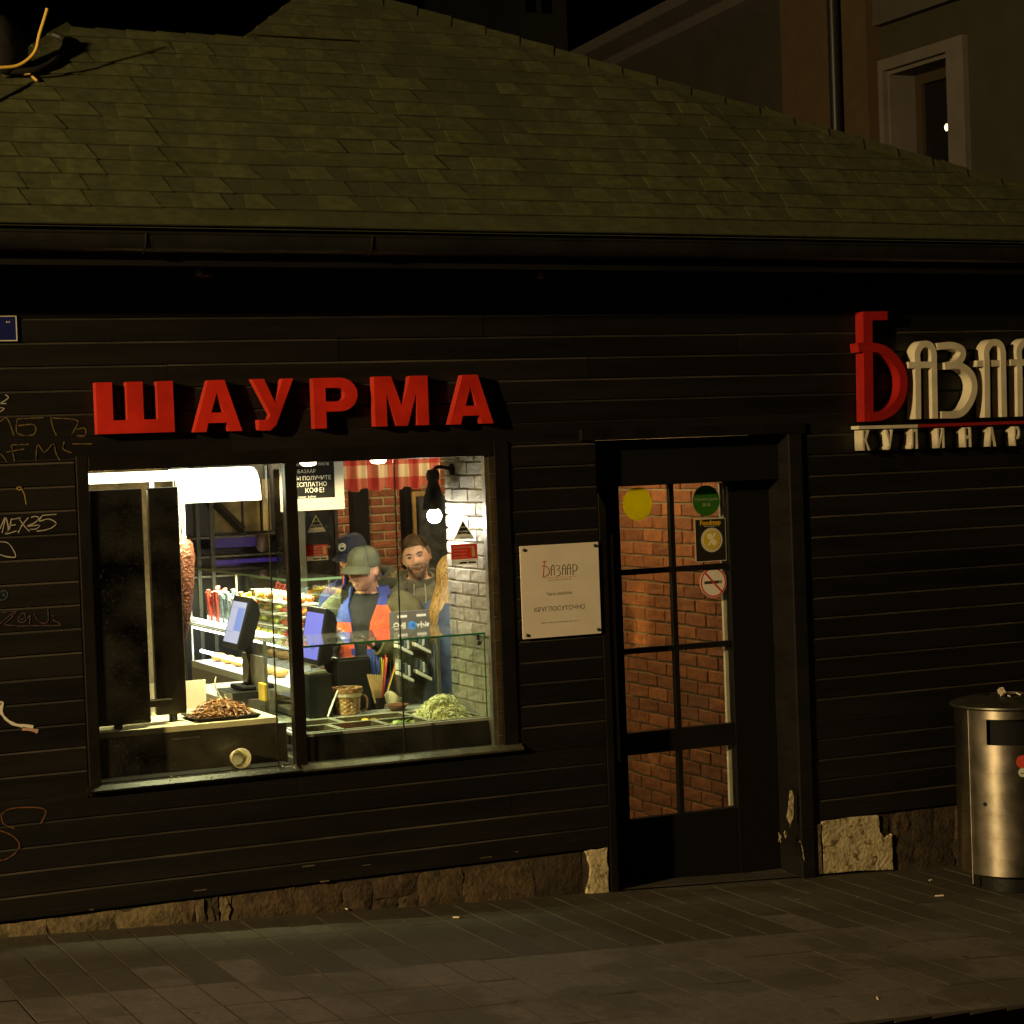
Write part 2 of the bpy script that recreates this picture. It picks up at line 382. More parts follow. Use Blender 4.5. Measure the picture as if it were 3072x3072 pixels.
# plinth of stone slabs
MB().box(KX0, 4.89, .022, .031, -.2, .16).build('plinth_mortar', mat('plinth_mortar', (.045, .034, .02), .95, var=.4, vscale=20), kio); MB().box(6.06, KX1, .022, .031, -.4, .16).build('plinth_mortar', MATS['plinth_mortar'], kio)
rnd = random.Random(3)
def stone(x0, x1, z0, z1, y0, m):
    mb = MB(); n = 5; k = 4; g_ = []
    for j in range(k+1):
        for i in range(n+1):
            x = x0+(x1-x0)*i/n; z = z0+(z1-z0)*j/k
            e = (i in (0, n)) or (j in (0, k))
            g_.append((x+(rnd.uniform(-.006, .006) if e else rnd.uniform(-.01, .01)), y0+(.008 if e else 0)+rnd.uniform(-.006, .006), z+rnd.uniform(-.006, .006)))
    fs = [(j*(n+1)+i, j*(n+1)+i+1, (j+1)*(n+1)+i+1, (j+1)*(n+1)+i) for j in range(k) for i in range(n)]
    N_ = len(g_); rim = [i for i in range(n+1)]+[(j+1)*(n+1)-1 for j in range(1, k+1)]+[k*(n+1)+i for i in range(n-1, -1, -1)]+[j*(n+1) for j in range(k-1, 0, -1)]
    bk = [(g_[i][0], .07, g_[i][2]) for i in rim]
    fs += [(rim[i], rim[(i+1) % len(rim)], N_+(i+1) % len(rim), N_+i) for i in range(len(rim))]
    mb.add(g_+bk, fs); return mb.build('stone', m, kio, smooth=35)
x = KX0
while x < 4.70:
    w = min(rnd.choice([.16, .24, .32, .4]), 4.74-x); gzv = gz(x+w/2)-.03
    if 2.62 < x < 2.8: # upright slivers
        for i in range(4): stone(x+i*w/4, x+(i+1)*w/4-.005, gzv, .158, .012, stone_pale if i % 2 else stone_m)
    else:
        pal = stone_pale if (x < 2.45 and rnd.random() < .7) else stone_m
        if .155-gzv > .17 and rnd.random() < .75:
            zm = gzv+(.155-gzv)*rnd.uniform(.4, .6); stone(x, x+w*.55, gzv, zm-.003, .014, stone_m); stone(x+w*.55, x+w-.004, gzv, zm-.003, .010, stone_m); stone(x, x+w-.004, zm, .158, .010, pal)
        else: stone(x, x+w-.004, gzv, .158, .012, pal)
    x += w
flake = mat('flaked_primer', (.10, .078, .045), .9, var=.5, vscale=30)
def polypatch(pts, y, name, m=None, th=.05):
    m_ = MB(); q = []
    for i, (a, b) in enumerate(pts):
        c, d = pts[(i+1) % len(pts)]
        for s in range(4):
            p = W(a+(c-a)*s/4+rnd.uniform(-3, 3), b+(d-b)*s/4+rnd.uniform(-3, 3), y); q.append((p.x, y, p.z))
    m_.ext(q, (0, th, 0)); return m_.build(name, m or plaster, kio, bevel=.004)
def patch(x0, x1, z0, z1, y, seed, name='plaster_patch', m_=None):
    rn = random.Random(seed); n = 22; pts = []
    cx, cz = (x0+x1)/2, (z0+z1)/2
    for i in range(n):
        a = 2*math.pi*i/n; c, s = math.cos(a), math.sin(a); q = max(abs(c), abs(s)); f = rn.uniform(.88, 1.0)
        pts.append((cx+c/q*(x1-x0)/2*f, y, cz+s/q*(z1-z0)/2*f))
    m = MB(); m.ext(pts, (0, .05, 0)); return m.build(name, m_ or plaster, kio, bevel=.002)
polypatch([(1758, 2554), (1823, 2541), (1826, 2678), (1761, 2683), (1774, 2610)], .004, 'plaster_patch')
polypatch([(2272+x/2.415, 2000+y/2.415) for x, y in ((465, 1125), (880, 1070), (890, 1200), (920, 1245), (985, 1215), (985, 1470), (480, 1502))], -.003, 'plaster_patch')
polypatch([(2272+x/2.415, 2000+y/2.415) for x, y in ((375, 1180), (462, 1140), (470, 1506), (375, 1528), (325, 1400))], -.008, 'plaster_patch', stone_pale)
x = 6.50
while x < KX1:
    w = rnd.choice([.2, .28, .35]); z0 = gz(x)-.03
    zm = z0+rnd.uniform(.12, .2)
    stone(x, x+w-.004, z0, zm-.003, .014, stone_m); stone(x, x+w*.5, zm, .165, .013, stone_m); stone(x+w*.5+.003, x+w-.004, zm, .165, .016, stone_m)
    x += w
# bits of flaked paint along the lowest boards
for i in range(7):
    px = rnd.uniform(250, 1780); zz = .17+abs(rnd.gauss(0, .06)); p = W(px, 2600, -.003); w = rnd.uniform(.006, .035)
    patch(p.x-w, p.x+w, zz, zz+rnd.uniform(.003, .008), -.0026, 100+i, 'flaked_spot', flake)

# window frame, sill, panes
mb = MB()
mb.box(2.205, 2.262, -.011, .085, .705, 2.285); mb.box(4.315, 4.395, -.011, .085, .705, 2.285)
mb.box(2.262, 4.315, -.009, .085, 2.215, 2.283); mb.box(2.262, 4.315, -.009, .085, .705, .752)
fr = mb.build('window_frame', black_trim, kio, bevel=.004)
for xa, xb, mm in ((2.19, 3.235, None), (3.237, 4.41, mat('sill_metal_lit', (.16, .145, .10), .4, metal=.6, var=.4, vscale=8))):  # right half of the sill painted paler, as lit from the shop window
    mb = MB(); mb.ext([(xa, -.040, .733), (xa, -.010, .753), (xa, .012, .757), (xa, .012, .738), (xa, -.036, .722)], (xb-xa, 0, 0))
    if mm: mb.build('sill', mm, kio, bevel=.002)
mb = MB(); mb.ext([(2.19, -.040, .733), (2.19, -.010, .753), (2.19, .012, .757), (2.19, .012, .738), (2.19, -.036, .722)], (3.235-2.19, 0, 0))
mb.build('sill', mat('sill_metal_shaded', (.013, .011, .008), .4, metal=.5, var=.4, vscale=10), kio, bevel=.002)  # left half of the same sill painted darker, as out of the light
mb = MB(); mb.box(3.213, 3.273, -.006, .046, .755, 2.214); mb.build('mullion', black_trim, kio, bevel=.003)
mb = MB(); mb.box(4.268, 4.290, .010, .05, .754, 2.214, 0); mb.box(4.2905, 4.3145, .004, .05, .754, 2.214, 1)
for i in range(12): mb.box(4.291, 4.314, -.002, .004, .80+i*.12, .806+i*.12, 0)
mb.build('side_track', [steel_dull, mat('track_brass', (.07, .05, .02), .5, metal=.3, var=.5)], kio)
for (a, b, y) in ((2.262, 3.135, .014), (3.128, 3.213, .030), (3.273, 3.79, .030), (3.78, 4.268, .014)):
    mb = MB(); mb.box(a, b, y, y+.006, .756, 2.213, 0)
    mb.build('pane', [glass_w], kio)
for xx, y in ((3.131, .0125), (3.785, .0125)):
    mb = MB(); mb.box(xx-.0025, xx+.0025, y, y+.009, .758, 2.212); mb.build('pane_edge', mat('pane_edge', (.012, .018, .012), .3), kio)

# eaves, gutter
def ez(x): return 3.285-.0075*(x-1.8)
mb = MB(); mb.add([(.95, -.46, 3.13), (8.5, -.46, 3.07), (8.5, .03, 3.12), (.95, .03, 3.18)], [(0, 1, 2, 3)]); mb.add([(.95, -.46, 3.15), (8.5, -.46, 3.09), (8.5, .03, 3.14), (.95, .03, 3.20)], [(0, 1, 2, 3)])
mb.build('soffit', black_paint, kio)
mb = MB(); mb.ext([(.93, -.48, 3.13), (.93, -.455, 3.13), (.93, -.455, 3.30), (.93, -.48, 3.30)], (7.6, 0, -.057)); mb.build('fascia', black_paint, kio)
gm = mat('gutter_metal', (.012, .012, .010), .45, metal=.2, var=.3, vscale=6)
mb = MB(); ri = []
for x in (.93, 8.53):
    rg = []
    for i in range(11):
        a = math.pi*i/10; rg.append((x, -.545-.062*math.cos(a), ez(x)-.03-.078*math.sin(a)))
    for i in range(10, -1, -1):
        a = math.pi*i/10; rg.append((x, -.545-.058*math.cos(a), ez(x)-.03-.074*math.sin(a)))
    ri.append(rg)
mb.loft(ri); gut = mb.build('gutter', gm, kio, smooth=50)
mb = MB(); mb.tube([(.93, -.607, ez(.93)-.028), (8.53, -.607, ez(8.53)-.028)], .007, 8); mb.build('gutter_bead', gm, gut, smooth=60)
for px in (437, 1115):
    x = W(px, 720, -.6).x; mb = MB()
    mb.tube([(x, -.545-.066*math.cos(math.pi*i/8), ez(x)-.03-.081*math.sin(math.pi*i/8)) for i in range(9)], .005, 6); mb.build('gutter_bracket', black_matte, gut)
for i, px in enumerate((610, 1630)):
    p = W(px, 775, -.25); m = empty('soffit_lamp', (p.x, -.25, 3.1)); z0 = 3.152-.0081*(p.x-.95)
    a = MB(); a.lathe([(.05, 0), (.055, -.012), (.05, -.045), (.035, -.055)], (p.x, -.25, z0), 20); a.build('housing', black_metal, m, smooth=40)
    a = MB(); a.lathe([(.032, -.052), (.032, -.057), (.001, -.060)], (p.x, -.25, z0), 16); a.build('lens', mat('dead_lens', (.05, .045, .04), .25), m, smooth=40)
    tag(m, ['unlit round lamp under the eave above the red letters', 'unlit round lamp under the eave left of the doorway'][i], 'lamp', 'unlit soffit lamps')

# ------------------------------------------------------------------ roof
AL = R(36); ca, sa = math.cos(AL), math.sin(AL)
def RP(x, v, w=0.0):   # roof coordinates: along eave, up slope, off the deck
    w += .006*noise.noise(Vector((x*1.1, v*1.3, 2))); v += .007*noise.noise(Vector((x*1.6, v*4, 9)))
    return Vector((x, -.52+v*ca-w*sa, ez(x)+.01+v*sa+w*ca))
def vy(Y): return (Y+.52)/ca
PK = (4.104, 1.77); 
def rx(v):             # hip on the right
    Y = -.52+v*ca; return 8.53-(Y+.5)/.513
def lx(v):             # hip on the left, lower ridge, then the upper part
    Y = -.52+v*ca
    if Y < 1.12: return .93+(Y+.5)/1.04
    return 3.46+(Y-1.12)/1.015
roof = empty('roof', (4.1, 1.0, 3.3)); setparent(roof, kio)
roof.matrix_parent_inverse = Matrix.Translation(-Vector(kio.location))
def roofpart(mb, name, m, **k):
    o = mb.build(name, m, None, **k); o.parent = roof; o.matrix_parent_inverse = Matrix.Translation(-Vector(roof.location)); return o
mb = MB()
FL, FR = RP(.93, 0, -.01), RP(8.53, 0, -.01); P_ = RP(PK[0], vy(PK[1]), -.01); R1 = RP(3.46, vy(1.12), -.01); R2 = RP(2.5, vy(1.12), -.01)
B1 = Vector((.93, 2.75, 3.29)); B2 = Vector((3.46, 2.75, 3.29)); B3 = Vector((3.46, 4.05, 3.27)); BR = Vector((8.53, 4.05, 3.23))
deck = [FL, FR, P_, R1, R2, B1, B2, B3, BR]
mb.add([tuple(q) for q in deck], [(0, 1, 2, 3, 4), (1, 8, 2), (8, 7, 2), (7, 3, 2), (0, 4, 5), (4, 3, 6, 5), (3, 7, 6)])
roofpart(mb, 'roof_deck', shingle_b, recalc=False)
EXP = .147; nrow = 0; rnd = random.Random(11)
def clipspan(a, b, v0, v1, xl0, xr0, xl1, xr1):
    return max(a, xl0), min(b, xr0), max(a, xl1), min(b, xr1)
for i in range(-1, 21):
    if i == -1: v0, v1 = 0.0, .165
    else: v0 = .155+EXP*i; v1 = v0+EXP+.018
    Ytop = -.52+v0*ca
    if Ytop > 1.75: break
    x = -1.2+rnd.uniform(0, .9); seed = 0
    while x < 8.6:
        w = .98; a, b = x, x+w-.0005; x += w
        xl = max(a, lx(v0)); xr = min(b, rx(v0)); xl1 = max(a, lx(min(v1, vy(1.70)))); xr1 = min(b, rx(v1))
        if v0 < vy(1.12) <= v1 and a < 3.46: v1c = vy(1.115); xl1 = max(a, lx(v1c-.001)); xr1 = min(b, rx(v1c))
        else: v1c = v1
        if Ytop > 1.10 and b < lx(v0)+.05: continue
        if xr-xl < .05: continue
        xl1 = min(xl1, xr-.01); xr1 = max(xr1, xl1+.005)
        m2 = MB(); t0, t1 = .006+.0, .001
        def slab(ax0, ax1, bx0, bx1, va, vb, h0, h1, m):
            # front edge at va (thick), back edge at vb
            vs = [RP(ax0, va, h0), RP(ax1, va, h0), RP(bx1, vb, h1), RP(bx0, vb, h1), RP(ax0, va, h0-.007), RP(ax1, va, h0-.007), RP(bx1, vb, h1-.007), RP(bx0, vb, h1-.007)]
            m2.add(vs, [(0, 1, 2, 3), (4, 7, 6, 5), (4, 5, 1, 0), (5, 6, 2, 1), (6, 7, 3, 2), (7, 4, 0, 3)], [m, m, 3, m, m, m])
        base = 0
        slab(xl, xr, xl1, xr1, v0, v1c, .012, .004, 1 if i >= 0 else 1)
        if i >= 0:
            u = xl+rnd.uniform(.0, .18)
            while u < xr-.10:
                tw = rnd.uniform(.14, .30); e = min(u+tw, xr-.005)
                vb = min(v0+EXP*.98, v1c-.002); k_ = rnd.uniform(.012, .035)
                if e-u > .07 and e-k_ < min(xr1, xr) and u+k_ > max(xl1, xl)-.0:
                    slab(u, e, u+k_, e-k_, v0-.003, vb, .0145, .0085, rnd.choice([0, 0, 2]))
                u = e+rnd.uniform(.07, .2)
        roofpart(m2, 'shingle', [shingle_a, shingle_b, shingle_c, shingle_e])
# ridge and hip caps
def caprun(p, q, n):
    d = (q-p)/n; side = Vector((d.y, -d.x, 0)).normalized()
    for i in range(n):
        a = p+d*i; b = p+d*(i+1.15); m2 = MB()
        m2.add([a+side*.09+Vector((0, 0, -.055)), a+Vector((0, 0, .023)), a-side*.09+Vector((0, 0, -.055)), b+side*.09+Vector((0, 0, -.065)), b+Vector((0, 0, .014)), b-side*.09+Vector((0, 0, -.065))],
               [(0, 1, 4, 3), (1, 2, 5, 4), (0, 2, 1)])
        roofpart(m2, 'hip_cap', shingle_b)
caprun(FR+Vector((0, 0, .02)), P_+Vector((0, 0, .02)), 26); caprun(R1, P_, 6); caprun(R2, R1, 6); caprun(FL+Vector((0, 0, .02)), R2+Vector((0, 0, .02)), 14)
# ------------------------------------------------------------------ doorway, hood, door
mb = MB(); mb.box(4.80, 6.14, -.024, .10, 2.272, 2.33); mb.build('door_lintel', black_trim, kio, bevel=.004)
mb = MB(); mb.ext([(4.893, -.006, 2.0), (4.935, -.006, 1.93), (4.935, -.006, -.09), (4.893, -.006, -.09)], (0, .30, 0)); mb.build('door_jamb', black_trim, kio, bevel=.003)
mb = MB(); mb.box(4.893, 6.035, .09, .30, 2.03, 2.271); mb.build('shutter_box', black_matte, kio)
mb = MB(); mb.box(6.035, 6.12, -.022, .30, -.15, 2.271); jr = mb.build('door_jamb', black_worn, kio, bevel=.006)
for pp in (((240, 890), (262, 905), (264, 1100), (236, 1165), (215, 1060)), ((155, 1205), (172, 1230), (168, 1275), (155, 1270)), ((195, 1190), (215, 1200), (205, 1240)), ((305, 1260), (325, 1290), (350, 1400), (335, 1420))):
    polypatch([(2272+x/2.415, 2000+y/2.415) for x, y in pp], -.0245, 'bare_wood_chip', None, .003)
DY = .22
dr = empty('door', (5.5, DY, -.07)); dr.parent = kio; dr.matrix_parent_inverse = Matrix.Translation(-Vector(kio.location))
def dpart(mb, name, m, **k):
    o = mb.build(name, m, None, **k); o.parent = dr; o.matrix_parent_inverse = Matrix.Translation(-Vector(dr.location)); return o
mb = MB(); mb.box(4.936, 5.119, DY-.02, DY+.03, -.09, 2.029); dpart(mb, 'stile', black_matte, bevel=.003)
mb = MB(); mb.box(5.779, 6.034, DY-.02, DY+.03, -.10, 2.029); dpart(mb, 'stile', black_matte, bevel=.003)
mb = MB(); mb.box(5.119, 5.779, DY-.019, DY+.029, 2.025, 2.0295); dpart(mb, 'rail', black_trim)
mb = MB(); mb.box(5.119, 5.779, DY-.019, DY+.029, -.095, .258); dpart(mb, 'rail', black_matte, bevel=.003)
mb = MB(); mb.box(5.119, 5.779, DY-.018, DY+.028, .60, .718); dpart(mb, 'rail', black_trim, bevel=.003)
for (a, b) in ((.258, .60), (.718, 1.135), (1.165, 1.555), (1.585, 2.025)):
    for (c, d) in ((5.119, 5.4245), (5.4515, 5.779)):
        mb = MB(); mb.box(c, d, DY, DY+.006, a, b); dpart(mb, 'pane', glass_d)
mb = MB(); mb.box(5.4245, 5.4515, DY-.012, DY+.02, .258, .60); dpart(mb, 'glazing_bar', black_trim)
mb = MB(); mb.box(5.4245, 5.4515, DY-.012, DY+.02, .718, 2.025); dpart(mb, 'glazing_bar', black_trim)
for z in (1.15, 1.57):
    for (c, d) in ((5.119, 5.4245), (5.4515, 5.779)):
        mb = MB(); mb.box(c, d, DY-.012, DY+.02, z-.015, z+.015); dpart(mb, 'glazing_bar', black_trim)
mb = MB(); mb.box(5.757, 5.7785, DY+.03, DY+.05, .26, 2.02); dpart(mb, 'white_seal', mat('white_seal', (.62, .60, .56), .5, var=.2), bevel=.002)
hx = W(1842, 1900, .06).x
mb = MB(); mb.tube([(hx, .06, .60), (hx, .06, 1.78)], .011, 12)
for z in (.7, 1.68): mb.tube([(hx, .06, z), (hx, DY-.02, z)], .008, 8)
dpart(mb, 'pull_handle', mat('handle_steel', (.22, .20, .17), .4, metal=.7), smooth=50)
mb = MB(); mb.box(4.94, 6.03, .14, .26, -.125, -.1055, 0); dpart(mb, 'threshold', steel_dull)
# ------------------------------------------------------------------ letter sign 1 (red, six block letters)
def outline_mesh(name, loops, o, sx, sz, depth, mats, bevel=0.0):
    """loops: outer first, then holes, in unit letter space; returns mesh with face at -Y"""
    cu = bpy.data.curves.new('c', 'CURVE'); cu.dimensions = '2D'; cu.fill_mode = 'BOTH'; cu.extrude = depth/2
    for lp in loops:
        sp = cu.splines.new('POLY'); sp.points.add(len(lp)-1); sp.use_cyclic_u = True
        for i, (x, y) in enumerate(lp): sp.points[i].co = (x*sx, y*sz, 0, 1)
    t = bpy.data.objects.new('c', cu); me = bpy.data.meshes.new_from_object(t); bpy.data.objects.remove(t); bpy.data.curves.remove(cu)
    me.transform(Matrix.Translation((o[0], o[1]-depth/2, o[2])) @ Matrix.Rotation(R(90), 4, 'X'))
    me.materials.clear()
    for m in mats: me.materials.append(m)
    for p in me.polygons: p.material_index = 0 if abs(p.normal.y) > .9 else 1
    return me
def arc(cx, cy, rx_, ry_, a0, a1, n=10):
    return [(cx+rx_*math.cos(R(a0+(a1-a0)*i/n)), cy+ry_*math.sin(R(a0+(a1-a0)*i/n))) for i in range(n+1)]
LET = {
 'sha': ([[(0, 0), (1, 0), (1, 1), (.79, 1), (.79, .26), (.605, .26), (.605, 1), (.395, 1), (.395, .26), (.21, .26), (.21, 1), (0, 1)]]),
 'a': ([[(0, 0), (.25, 0), (.30, .17), (.69, .17), (.74, 0), (1, 0), (.67, 1), (.33, 1)], [(.37, .37), (.625, .37), (.50, .76)]]),
 'u': ([[(.20, .0), (.42, 0), (.56, .10), (.62, .22), (1, 1), (.75, 1), (.555, .53), (.32, 1), (.04, 1), (.44, .31), (.39, .215), (.30, .205), (.155, .215), (.155, .02)]]),
 'r': ([[(0, 0), (.27, 0), (.27, .33)]+[(.52, .33)]+arc(.60, .665, .40, .335, -90, 90)+[(0, 1)], [(.27, .53), (.27, .80)]+arc(.56, .665, .15, .135, 90, -90, 6)]),
 'm': ([[(0, 0), (.22, 0), (.22, .66), (.40, 0), (.60, 0), (.78, .66), (.78, 0), (1, 0), (1, 1), (.68, 1), (.5, .40), (.32, 1), (0, 1)]]),
}
sg = empty('shop_sign', (3.3, 0, 2.37)); tag(sg, 'row of six thick red block letters above the serving window', 'sign')
SD = .055
for key, px0, px1, yb, yt in (('sha', 293, 525, 1303, 1145), ('a', 583, 727, 1297, 1140), ('u', 757, 886, 1293, 1136), ('r', 945, 1077, 1286, 1133), ('m', 1127, 1288, 1280, 1128), ('a', 1350, 1481, 1274, 1124)):
    a = W(px0, yb, -SD-.012); b = W(px1, yb, -SD-.012); t = W((px0+px1)/2, yt, -SD-.012)
    me = outline_mesh('letter', LET[key], (a.x, -.012, a.z), b.x-a.x, t.z-a.z, SD, [red_face, red_side])
    o = link('letter', me, sg); b_ = o.modifiers.new('b', 'BEVEL'); b_.width = .003; b_.segments = 2; b_.limit_method = 'ANGLE'; b_.angle_limit = R(50)
# raised rims on the faces, thin standoffs
mb = MB()
for px in (330, 500, 620, 700, 800, 970, 1150, 1260, 1390, 1450):
    p = W(px, 1250, 0); mb.box(p.x-.006, p.x+.006, -.014, .004, p.z-.02, p.z-.008)
mb.build('standoff', black_metal, sg)
# ------------------------------------------------------------------ letter sign 2 (art-deco strokes)
s2 = empty('shop_sign', (7.1, 0, 2.2)); tag(s2, 'cut off letter sign with tall red initial and cream letters beside the doorway', 'sign')
D2 = .075
def px2(px, py): p = W(px, py, -D2-.01); return (p.x, p.z)
def zz(zx, zy): return px2(2472+zx/3.22, 850+zy/3.22)
_k = [0]
def thick(mb, pts, w, depth=D2, taper=None):
    """stroke of pixel path, built as one extruded ribbon with its own slight depth so fronts never coincide"""
    _k[0] += 1; dd = depth+.0007*_k[0] % .006
    P = pts; L_, R_ = [], []
    for i in range(len(P)):
        a = P[max(i-1, 0)]; b = P[min(i+1, len(P)-1)]; t = Vector((b[0]-a[0], b[1]-a[1])).normalized(); n = Vector((-t.y, t.x))
        ww = w/2
        L_.append((P[i][0]+n.x*ww, P[i][1]+n.y*ww)); R_.append((P[i][0]-n.x*ww, P[i][1]-n.y*ww))
    n = len(P); vs = []
    for q in L_: vs.append((q[0], -.01-dd, q[1]))
    for q in R_: vs.append((q[0], -.01-dd, q[1]))
    for q in L_: vs.append((q[0], -.008, q[1]))
    for q in R_: vs.append((q[0], -.008, q[1]))
    fs = []
    for i in range(n-1):
        fs += [(i, i+1, n+i+1, n+i), (2*n+i, 3*n+i, 3*n+i+1, 2*n+i+1), (i, 2*n+i, 2*n+i+1, i+1), (n+i, n+i+1, 3*n+i+1, 3*n+i)]
    fs += [(0, n, 3*n, 2*n), (n-1, 3*n-1, 4*n-1, 2*n-1)] if False else [(0, n, 3*n, 2*n), (n-1, 2*n-1, 4*n-1, 3*n-1)]
    mb.add(vs, fs)
def curve(pts, n=8): return bez([zz(*p) for p in pts], n)
U = .058   # stroke width in metres
# Б : everything measured on the front faces
mb = MB(); thick(mb, [zz(422, 275), zz(436, 1335)], U*1.0); thick(mb, [zz(385, 315), zz(612, 311)], U*.82)
thick(mb, curve([(330, 622), (440, 614), (585, 648), (705, 762), (765, 900), (757, 1070), (690, 1195), (575, 1272), (430, 1292)], 6), U*.85)
mb.build('letter', mat('red_letter_deep', (.33, .010, .005), .5, var=.12, vscale=6), s2)
def lA(dx, dy=0, sc=1):
    m = MB()
    q = lambda x, y: zz(dx+x, dy+y)
    thick(m, bez([q(910, 1310), q(905, 800), q(900, 680), q(935, 605), q(985, 585), q(1035, 610), q(1060, 680), q(1062, 800), q(1072, 1305)], 5), U*.62)
    thick(m, [q(815, 790), q(1075, 785)], U*.6)
    return m
lA(0).build('letter', cream, s2)
mb = MB(); thick(mb, curve([(1090, 612), (1230, 600), (1330, 640), (1330, 720), (1255, 785), (1165, 800)], 6), U*.66)
thick(mb, curve([(1200, 795), (1320, 800), (1420, 880), (1450, 1010), (1410, 1150), (1310, 1260), (1130, 1270)], 6), U*.66); mb.build('letter', cream, s2)
lA(665, -15).build('letter', cream, s2); lA(985, -25).build('letter', cream, s2)
mb = MB(); a = zz(2040, 1290); thick(mb, [a, (a[0]+.0, a[1]+.22)], U*.62); thick(mb, [(a[0], a[1]+.215)]+[(a[0]+.085*math.sin(R(t)), a[1]+.15+.065*math.cos(R(t))) for t in range(10, 171, 16)]+[(a[0], a[1]+.085)], U*.62); mb.build('letter', cream, s2)
# bars
a = zz(345, 1395); b = zz(905, 1380); c = (8.02, b[1]-.004)
mb = MB(); mb.ext([(a[0]-.005, -.085, a[1]-.008), (b[0], -.085, b[1]-.008), (b[0], -.085, b[1]+.010), (a[0]-.005, -.085, a[1]+.010)], (0, .077, 0)); mb.build('bar', cream, s2)
mb = MB(); mb.ext([(b[0]+.001, -.084, b[1]-.007), (c[0], -.084, b[1]-.007), (c[0], -.084, b[1]+.010), (b[0]+.001, -.084, b[1]+.010)], (0, .076, 0)); mb.build('bar', mat('red_bar', (.28, .012, .008), .5), s2)
for ch, zx, zy in (('К', 400, 1522), ('У', 630, 1515), ('Л', 868, 1507), ('И', 1125, 1500), ('Н', 1385, 1492), ('А', 1620, 1487), ('Р', 1860, 1480), ('И', 2090, 1472), ('Я', 2330, 1464)):
    p = zz(zx, zy)
    text('letter', s2, ch, .140, cream, (p[0], -.050, p[1]-.006), extrude=.04, bold=.0036, xs=.52)
# ------------------------------------------------------------------ opening-hours plate
pl = empty('hours_plate', (4.655, 0, 1.28)); tag(pl, 'square white opening hours plate with four corner screws left of the door', 'plate')
mb = MB(); mb.box(4.434, 4.877, -.020, -.012, 1.281, 1.752); mb.build('panel', plate_white, pl, bevel=.001)
for x, z in ((4.455, 1.732), (4.856, 1.734), (4.457, 1.300), (4.858, 1.302)):
    mb = MB(); mb.lathe([(.0085, 0), (.0085, .005), (.005, .008)], (0, 0, 0), 12, M=Matrix.Translation((x, -.020, z)) @ Matrix.Rotation(R(90), 4, 'X')); mb.lathe([(.006, 0), (.006, -.012)], (0, 0, 0), 8, M=Matrix.Translation((x, -.020, z)) @ Matrix.Rotation(R(90), 4, 'X')); mb.build('screw', black_metal, pl)
def ps(zx, zy): p = W(1500+zx/5.52, 1600+zy/5.52, -.0215); return p
def pstroke(mb, pts, w, m=0):
    stroke(mb, [(ps(*q).x, ps(*q).z) for q in bez(pts, 4)], w, (0, -.0203, 0), (1, 0, 0), (0, 0, 1), (0, -1, 0), .0006+.00002*len(mb.f) % .0004, m)
mb = MB()
pstroke(mb, [(735, 470), (715, 720)], .0052); pstroke(mb, [(705, 470), (765, 465)], .005); pstroke(mb, [(690, 545), (740, 540), (800, 580), (818, 630), (795, 690), (715, 722)], .0045)
mb.build('logo_initial', ink_red, pl)
mb = MB()
for dx in (0, 185, 265):
    pstroke(mb, [(850+dx, 705-dx*.06), (850+dx, 570-dx*.05), (868+dx, 532-dx*.05), (885+dx, 532-dx*.05), (898+dx, 570-dx*.05), (900+dx, 700-dx*.06)], .0036)
    pstroke(mb, [(838+dx, 600-dx*.06), (898+dx, 597-dx*.06)], .003)
pstroke(mb, [(932, 538), (975, 535), (990, 570), (955, 605), (1000, 640), (985, 695), (930, 708)], .0036)
pstroke(mb, [(1208, 690), (1205, 515)], .0036); pstroke(mb, [(1205, 515), (1260, 525), (1275, 575), (1250, 620), (1207, 630)], .0036)
mb.build('logo_letters', ink, pl)
mb = MB(); pstroke(mb, [(690, 742), (990, 725), (1280, 708)], .0015); mb.build('logo_rule', ink_red, pl)
p = ps(985, 768); text('print', pl, 'КУЛИНАРИЯ', .014, mat('ink_pink', (.45, .22, .15), .6), (p.x, -.0206, p.z), rgt=(1, 0, 0), spacing=1.7)
p = ps(980, 995); text('print', pl, 'Часы работы:', .023, mat('ink_grey', (.14, .11, .07), .6), (p.x, -.0206, p.z), shear=.2)
p = ps(990, 1245); text('print', pl, 'КРУГЛОСУТОЧНО', .033, mat('ink_grey2', (.10, .075, .05), .6), (p.x, -.0206, p.z), xs=.98)
p = ps(1000, 1465); text('print', pl, '109012, г. Москва, ул. Никольская, д. 8/1, стр. 1-2', .0095, mat('ink_grey3', (.22, .17, .11), .6), (p.x, -.0206, p.z))
# ------------------------------------------------------------------ blue street plate at the left edge
sp_ = empty('street_plate', (1.9, 0, 2.7)); tag(sp_, 'blue street plate with pale rim cut off by the picture edge', 'plate')
a = W(-200, 1030, -.012); b = W(51, 945, -.012); z0, z1 = a.z-.012, b.z
mb = MB(); mb.box(1.45, b.x, -.012, -.001, W(51, 1025, -.012).z, b.z); mb.build('panel', mat('plate_blue', (.008, .012, .09), .35), sp_, bevel=.003)
zb = W(51, 1025, -.012).z
mb = MB(); w = .0045
mb.box(1.455, b.x-.003, -.0138, -.0115, b.z-.003-w, b.z-.003); mb.box(1.455, b.x-.003, -.0138, -.0115, zb+.003, zb+.003+w); mb.box(b.x-.003-w, b.x-.003, -.0138, -.0115, zb+.003+w, b.z-.003-w); mb.build('rim', mat('plate_cream', (.55, .5, .4), .5), sp_)
